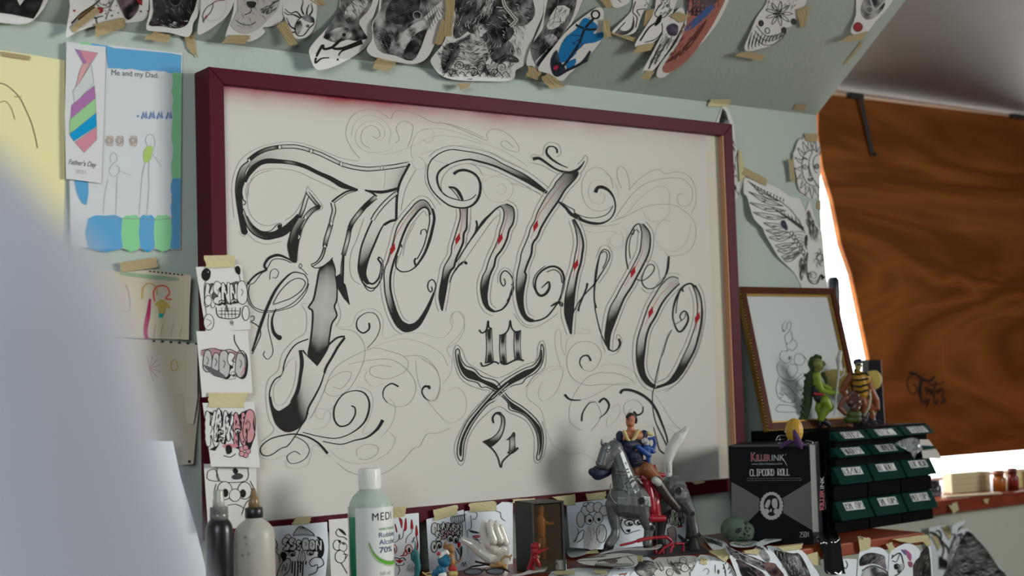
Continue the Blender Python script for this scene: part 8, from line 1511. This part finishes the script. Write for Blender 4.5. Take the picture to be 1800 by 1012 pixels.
shp('paper_label', 'white curled printed label lying in front of the crimson figure', 'paper', f([(1060, 1000), (1180, 980), (1280, 930), (1340, 885), (1390, 872), (1470, 870), (1482, 920), (1440, 960), (1380, 965), (1260, 990), (1120, 1012)]), d, lift=.006, group=None, m=M_PAPER)
# --- sunglasses, tan creature, small figures at the front
ls = Loc(790, 1004, y=-.150); M_SG = mat('black_gloss_plastic', (.010, .010, .011), .2)
sg = empty('sunglasses', ls.at(*f([(700, 990)])[0], 0), 'black sunglasses lying folded in front of the white hand', 'sunglasses')
for c_, w in (((610, 960), 4), ((870, 955), 2)):
    ctr = ls.at(*f([c_])[0], w); rim = [ctr+ls.X*(math.cos(t_)*105*q*ls.s)+ls.Z*(math.sin(t_)*34*q*ls.s) for t_ in [i/20*2*math.pi for i in range(20)]]; MB().tube(rim, 1.3*ls.s, 8, closed=True).build('rim', M_SG, sg, True); MB().add([ctr]+rim, [(0, i+1, (i+1) % 20+1) for i in range(20)]).build('lens', mat('grey_lens', (.10, .12, .13), .08, spec=.7), sg)
MB().tube([ls.at(*f([c_])[0], w) for c_, w in (((510, 950), 4), ((600, 900), -8), ((760, 880), -14), ((900, 905), -10))], 1.5*ls.s, 8).build('temple', M_SG, sg, True); MB().tube([ls.at(*f([c_])[0], w) for c_, w in (((635, 842), -14), ((760, 870), -8), ((900, 900), 2), ((1040, 960), 8))], 1.9*ls.s, 8).build('temple', M_SG, sg, True); MB().tube([ls.at(*f([c_])[0], w) for c_, w in (((720, 950), 4), ((745, 935), 4), ((765, 950), 3))], 1.6*ls.s, 8).build('bridge', M_SG, sg, True)
toy('toy_figure', 'small tan plastic creature sprawled at the wrist of the white hand', 'toy figure', ls, [('body', mat('tan_plastic', (.33, .20, .075), .45), [L6([(820, 890), (880, 890), (940, 880), (990, 890)], [20, 26, 28, 20], 12), L6([(935, 870), (950, 810), (990, 780), (1040, 790), (1060, 770)], [22, 18, 14, 14, 12], 12), L6([(1045, 790), (1040, 830)], [12, 8], 12), L6([(960, 890), (985, 910)], [20, 18], 14), L6([(880, 870), (910, 860)], [20, 22], 14)])], vox=.4, base=ls.at(*f([(900, 920)])[0], 12))
M_TEAL = mat('teal_blue_plastic', (.010, .13, .22), .35)
toy('toy_figure', 'small teal-blue skier figure in a white hood with a red pompom', 'toy figure', ls, [('body', M_TEAL, [L6([(265, 830), (285, 850)], [72, 60], 4), L6([(230, 940), (200, 970)], [60, 50], 4), L6([(160, 960), (140, 1010)], [26, 20], 8), L6([(320, 815)], [28], 8)]),
    ('hood', mat('white_plastic'), [L6([(230, 790), (250, 755), (300, 730), (320, 750)], [22, 26, 24, 18], 8)]), ('trousers', mat('white_plastic'), [L6([(230, 1000), (270, 1000)], [34, 34], 8)]), ('pompom', M_REDP, [L6([(207, 752)], [24], 8)]), ('ski', mat('yellow_ski', (.50, .42, .13), .4), [L6([(20, 970), (60, 1000), (120, 1010)], [8, 8, 8], 14), L6([(40, 985), (130, 965)], [7, 6], 14)])], vox=.45, base=ls.at(*f([(220, 1030)])[0], 4))
toy('toy_figure', 'small brown long-eared animal figure in red shorts behind the skier figure', 'toy figure', ls, [('body', mat('brown_animal_plastic', (.26, .13, .045), .45), [L6([(340, 680), (355, 710)], [48, 40], -4), L6([(270, 680), (285, 630), (298, 600)], [16, 18, 8], -6), L6([(300, 660), (285, 690)], [16, 12], -4), L6([(345, 780), (360, 860)], [50, 54], -4), L6([(395, 860), (440, 850), (490, 800)], [12, 9, 6], 0)]),
    ('shorts', M_REDP, [L6([(360, 920), (385, 930)], [42, 36], 0)]), ('feet', mat('yellow_ski'), [L6([(360, 985), (400, 985)], [38, 36], 2)])], vox=.45, base=ls.at(*f([(370, 1020)])[0], 0))
f = T(580, 810, 5.01); q = 1/5.01; ls = Loc(731, 1005, y=-.130)
toy('toy_figure', 'thin teal toy dinosaur half hiding the flame-haired face sketch', 'toy figure', ls, [('body', mat('dark_teal_plastic', (.012, .12, .13), .45), [L6([(748, 705), (752, 760), (745, 800)], [4, 7, 22]), L6([(735, 820), (730, 860)], [26, 18]), L6([(760, 810), (770, 880), (775, 950), (760, 1020)], [24, 26, 26, 22]), L6([(785, 930), (798, 920)], [10, 7]), L6([(755, 900), (735, 880)], [12, 8])])], vox=.5, base=ls.at(760, 1030, 0))

# ============================================================ THE PERSON AT THE LEFT EDGE, OUT OF FOCUS
M_SHIRT = mat('pale_blue_shirt', (.45, .465, .52), .85, spec=.1, bump=.2, bscale=25)
M_PSK = mat('person_skin', (.45, .27, .19), .55); M_PH = mat('person_hair', (.03, .02, .015), .6)
lp = Loc(-75, 500, D=.37); SR = lp.o; rt = lp.X; aw = lp.Y; up = Vector((0, 0, 1))
ctr = SR-rt*.19
def pp(x, y, z): return ctr+rt*x+aw*y+up*(z-SR.z)
zs = SR.z
per = empty('person', Vector((ctr.x, ctr.y, 0)), 'person in a pale blue-grey shirt, blurred shoulder and arm at the left edge', 'person')
bodyP = [([pp(0, 0, zs-.03), pp(0, -.01, zs-.25), pp(0, 0, zs-.5), pp(0, 0, zs-.58)], [.10, .125, .115, .12]), ([pp(-.16, 0, zs-.01), pp(0, 0, zs+.02), pp(.16, 0, zs-.01)], [.05, .065, .05]), ([pp(0, .01, zs+.03), pp(0, .03, zs+.13)], [.055, .05]),
    ([pp(0, .04, zs+.21), pp(0, .05, zs+.25)], [.075, .078]), ([pp(0, .085, zs+.165)], [.045])]
for s_ in (-1, 1):
    bodyP += [([pp(.18*s_, 0, zs-.02), pp(.205*s_, .01, zs-.15), pp(.225*s_, .02, zs-.29)], [.045, .042, .034]), ([pp(.225*s_, .02, zs-.29), pp(.20*s_, .13, zs-.36), pp(.16*s_, .23, zs-.38)], [.034, .032, .024]), ([pp(.16*s_, .23, zs-.38), pp(.15*s_, .29, zs-.385)], [.026, .022]),
              ([pp(.08*s_, 0, zs-.58), pp(.09*s_, .02, zs-1.0), pp(.09*s_, 0, .09)], [.085, .055, .04]), ([pp(.09*s_, -.02, .045), pp(.10*s_, .13, .035)], [.04, .03])]
    for i in range(4): bodyP.append(([pp((.15+(i-1.5)*.018)*s_, .30, zs-.385), pp((.15+(i-1.5)*.02)*s_, .345-.006*abs(i-1), zs-.39), pp((.15+(i-1.5)*.02)*s_, .365-.008*abs(i-1), zs-.41)], [.0095, .009, .008]))
    bodyP.append(([pp(.13*s_, .26, zs-.385), pp(.105*s_, .295, zs-.39), pp(.10*s_, .32, zs-.395)], [.011, .010, .009]))
    bodyP.append(([pp(.078*s_, .05, zs+.225)], [.018]))
bodyP.append(([pp(0, .128, zs+.225), pp(0, .138, zs+.205)], [.010, .014]))
pb = blob('body', bodyP, M_PSK, per, .006, 4)
for s_ in (-1, 1): MB().ball(pp(.03*s_, .118, zs+.245), .011).build('eye', mat('eye_white', (.6, .6, .58), .3), pb, True)
MB().tube([pp(-.022, .122, zs+.165), pp(0, .130, zs+.163), pp(.022, .122, zs+.165)], .005, 8).build('mouth', mat('lips', (.35, .12, .10), .5), pb, True)
blob('hair', [([pp(0, .02, zs+.28), pp(0, -.005, zs+.24), pp(0, 0, zs+.19)], [.075, .08, .06]), ([pp(0, .07, zs+.305)], [.05])], M_PH, per, .006, 3)
sh = [([pp(0, 0, zs-.02), pp(0, -.01, zs-.25), pp(0, 0, zs-.5), pp(0, 0, zs-.62)], [.115, .14, .13, .14]), ([pp(-.165, 0, zs-.005), pp(0, -.005, zs+.02), pp(.165, 0, zs-.005)], [.055, .07, .055])]
for s_ in (-1, 1): sh += [([pp(.185*s_, 0, zs-.02), pp(.205*s_, .005, zs-.10), pp(.225*s_, .015, zs-.20), pp(.235*s_, .02, zs-.29)], [.050, .050, .050, .046]), ([pp(.235*s_, .02, zs-.29), pp(.205*s_, .12, zs-.355)], [.046, .044])]
blob('shirt', sh, M_SHIRT, per, .006, 4)
blob('trousers', [([pp(.08*s_, 0, zs-.58), pp(.09*s_, .02, zs-1.0), pp(.09*s_, 0, .10)], [.105, .08, .07]) for s_ in (-1, 1)]+[([pp(-.05, 0, zs-.60), pp(.05, 0, zs-.60)], [.12, .12])], mat('dark_jeans', (.03, .04, .07), .8), per, .008, 3)
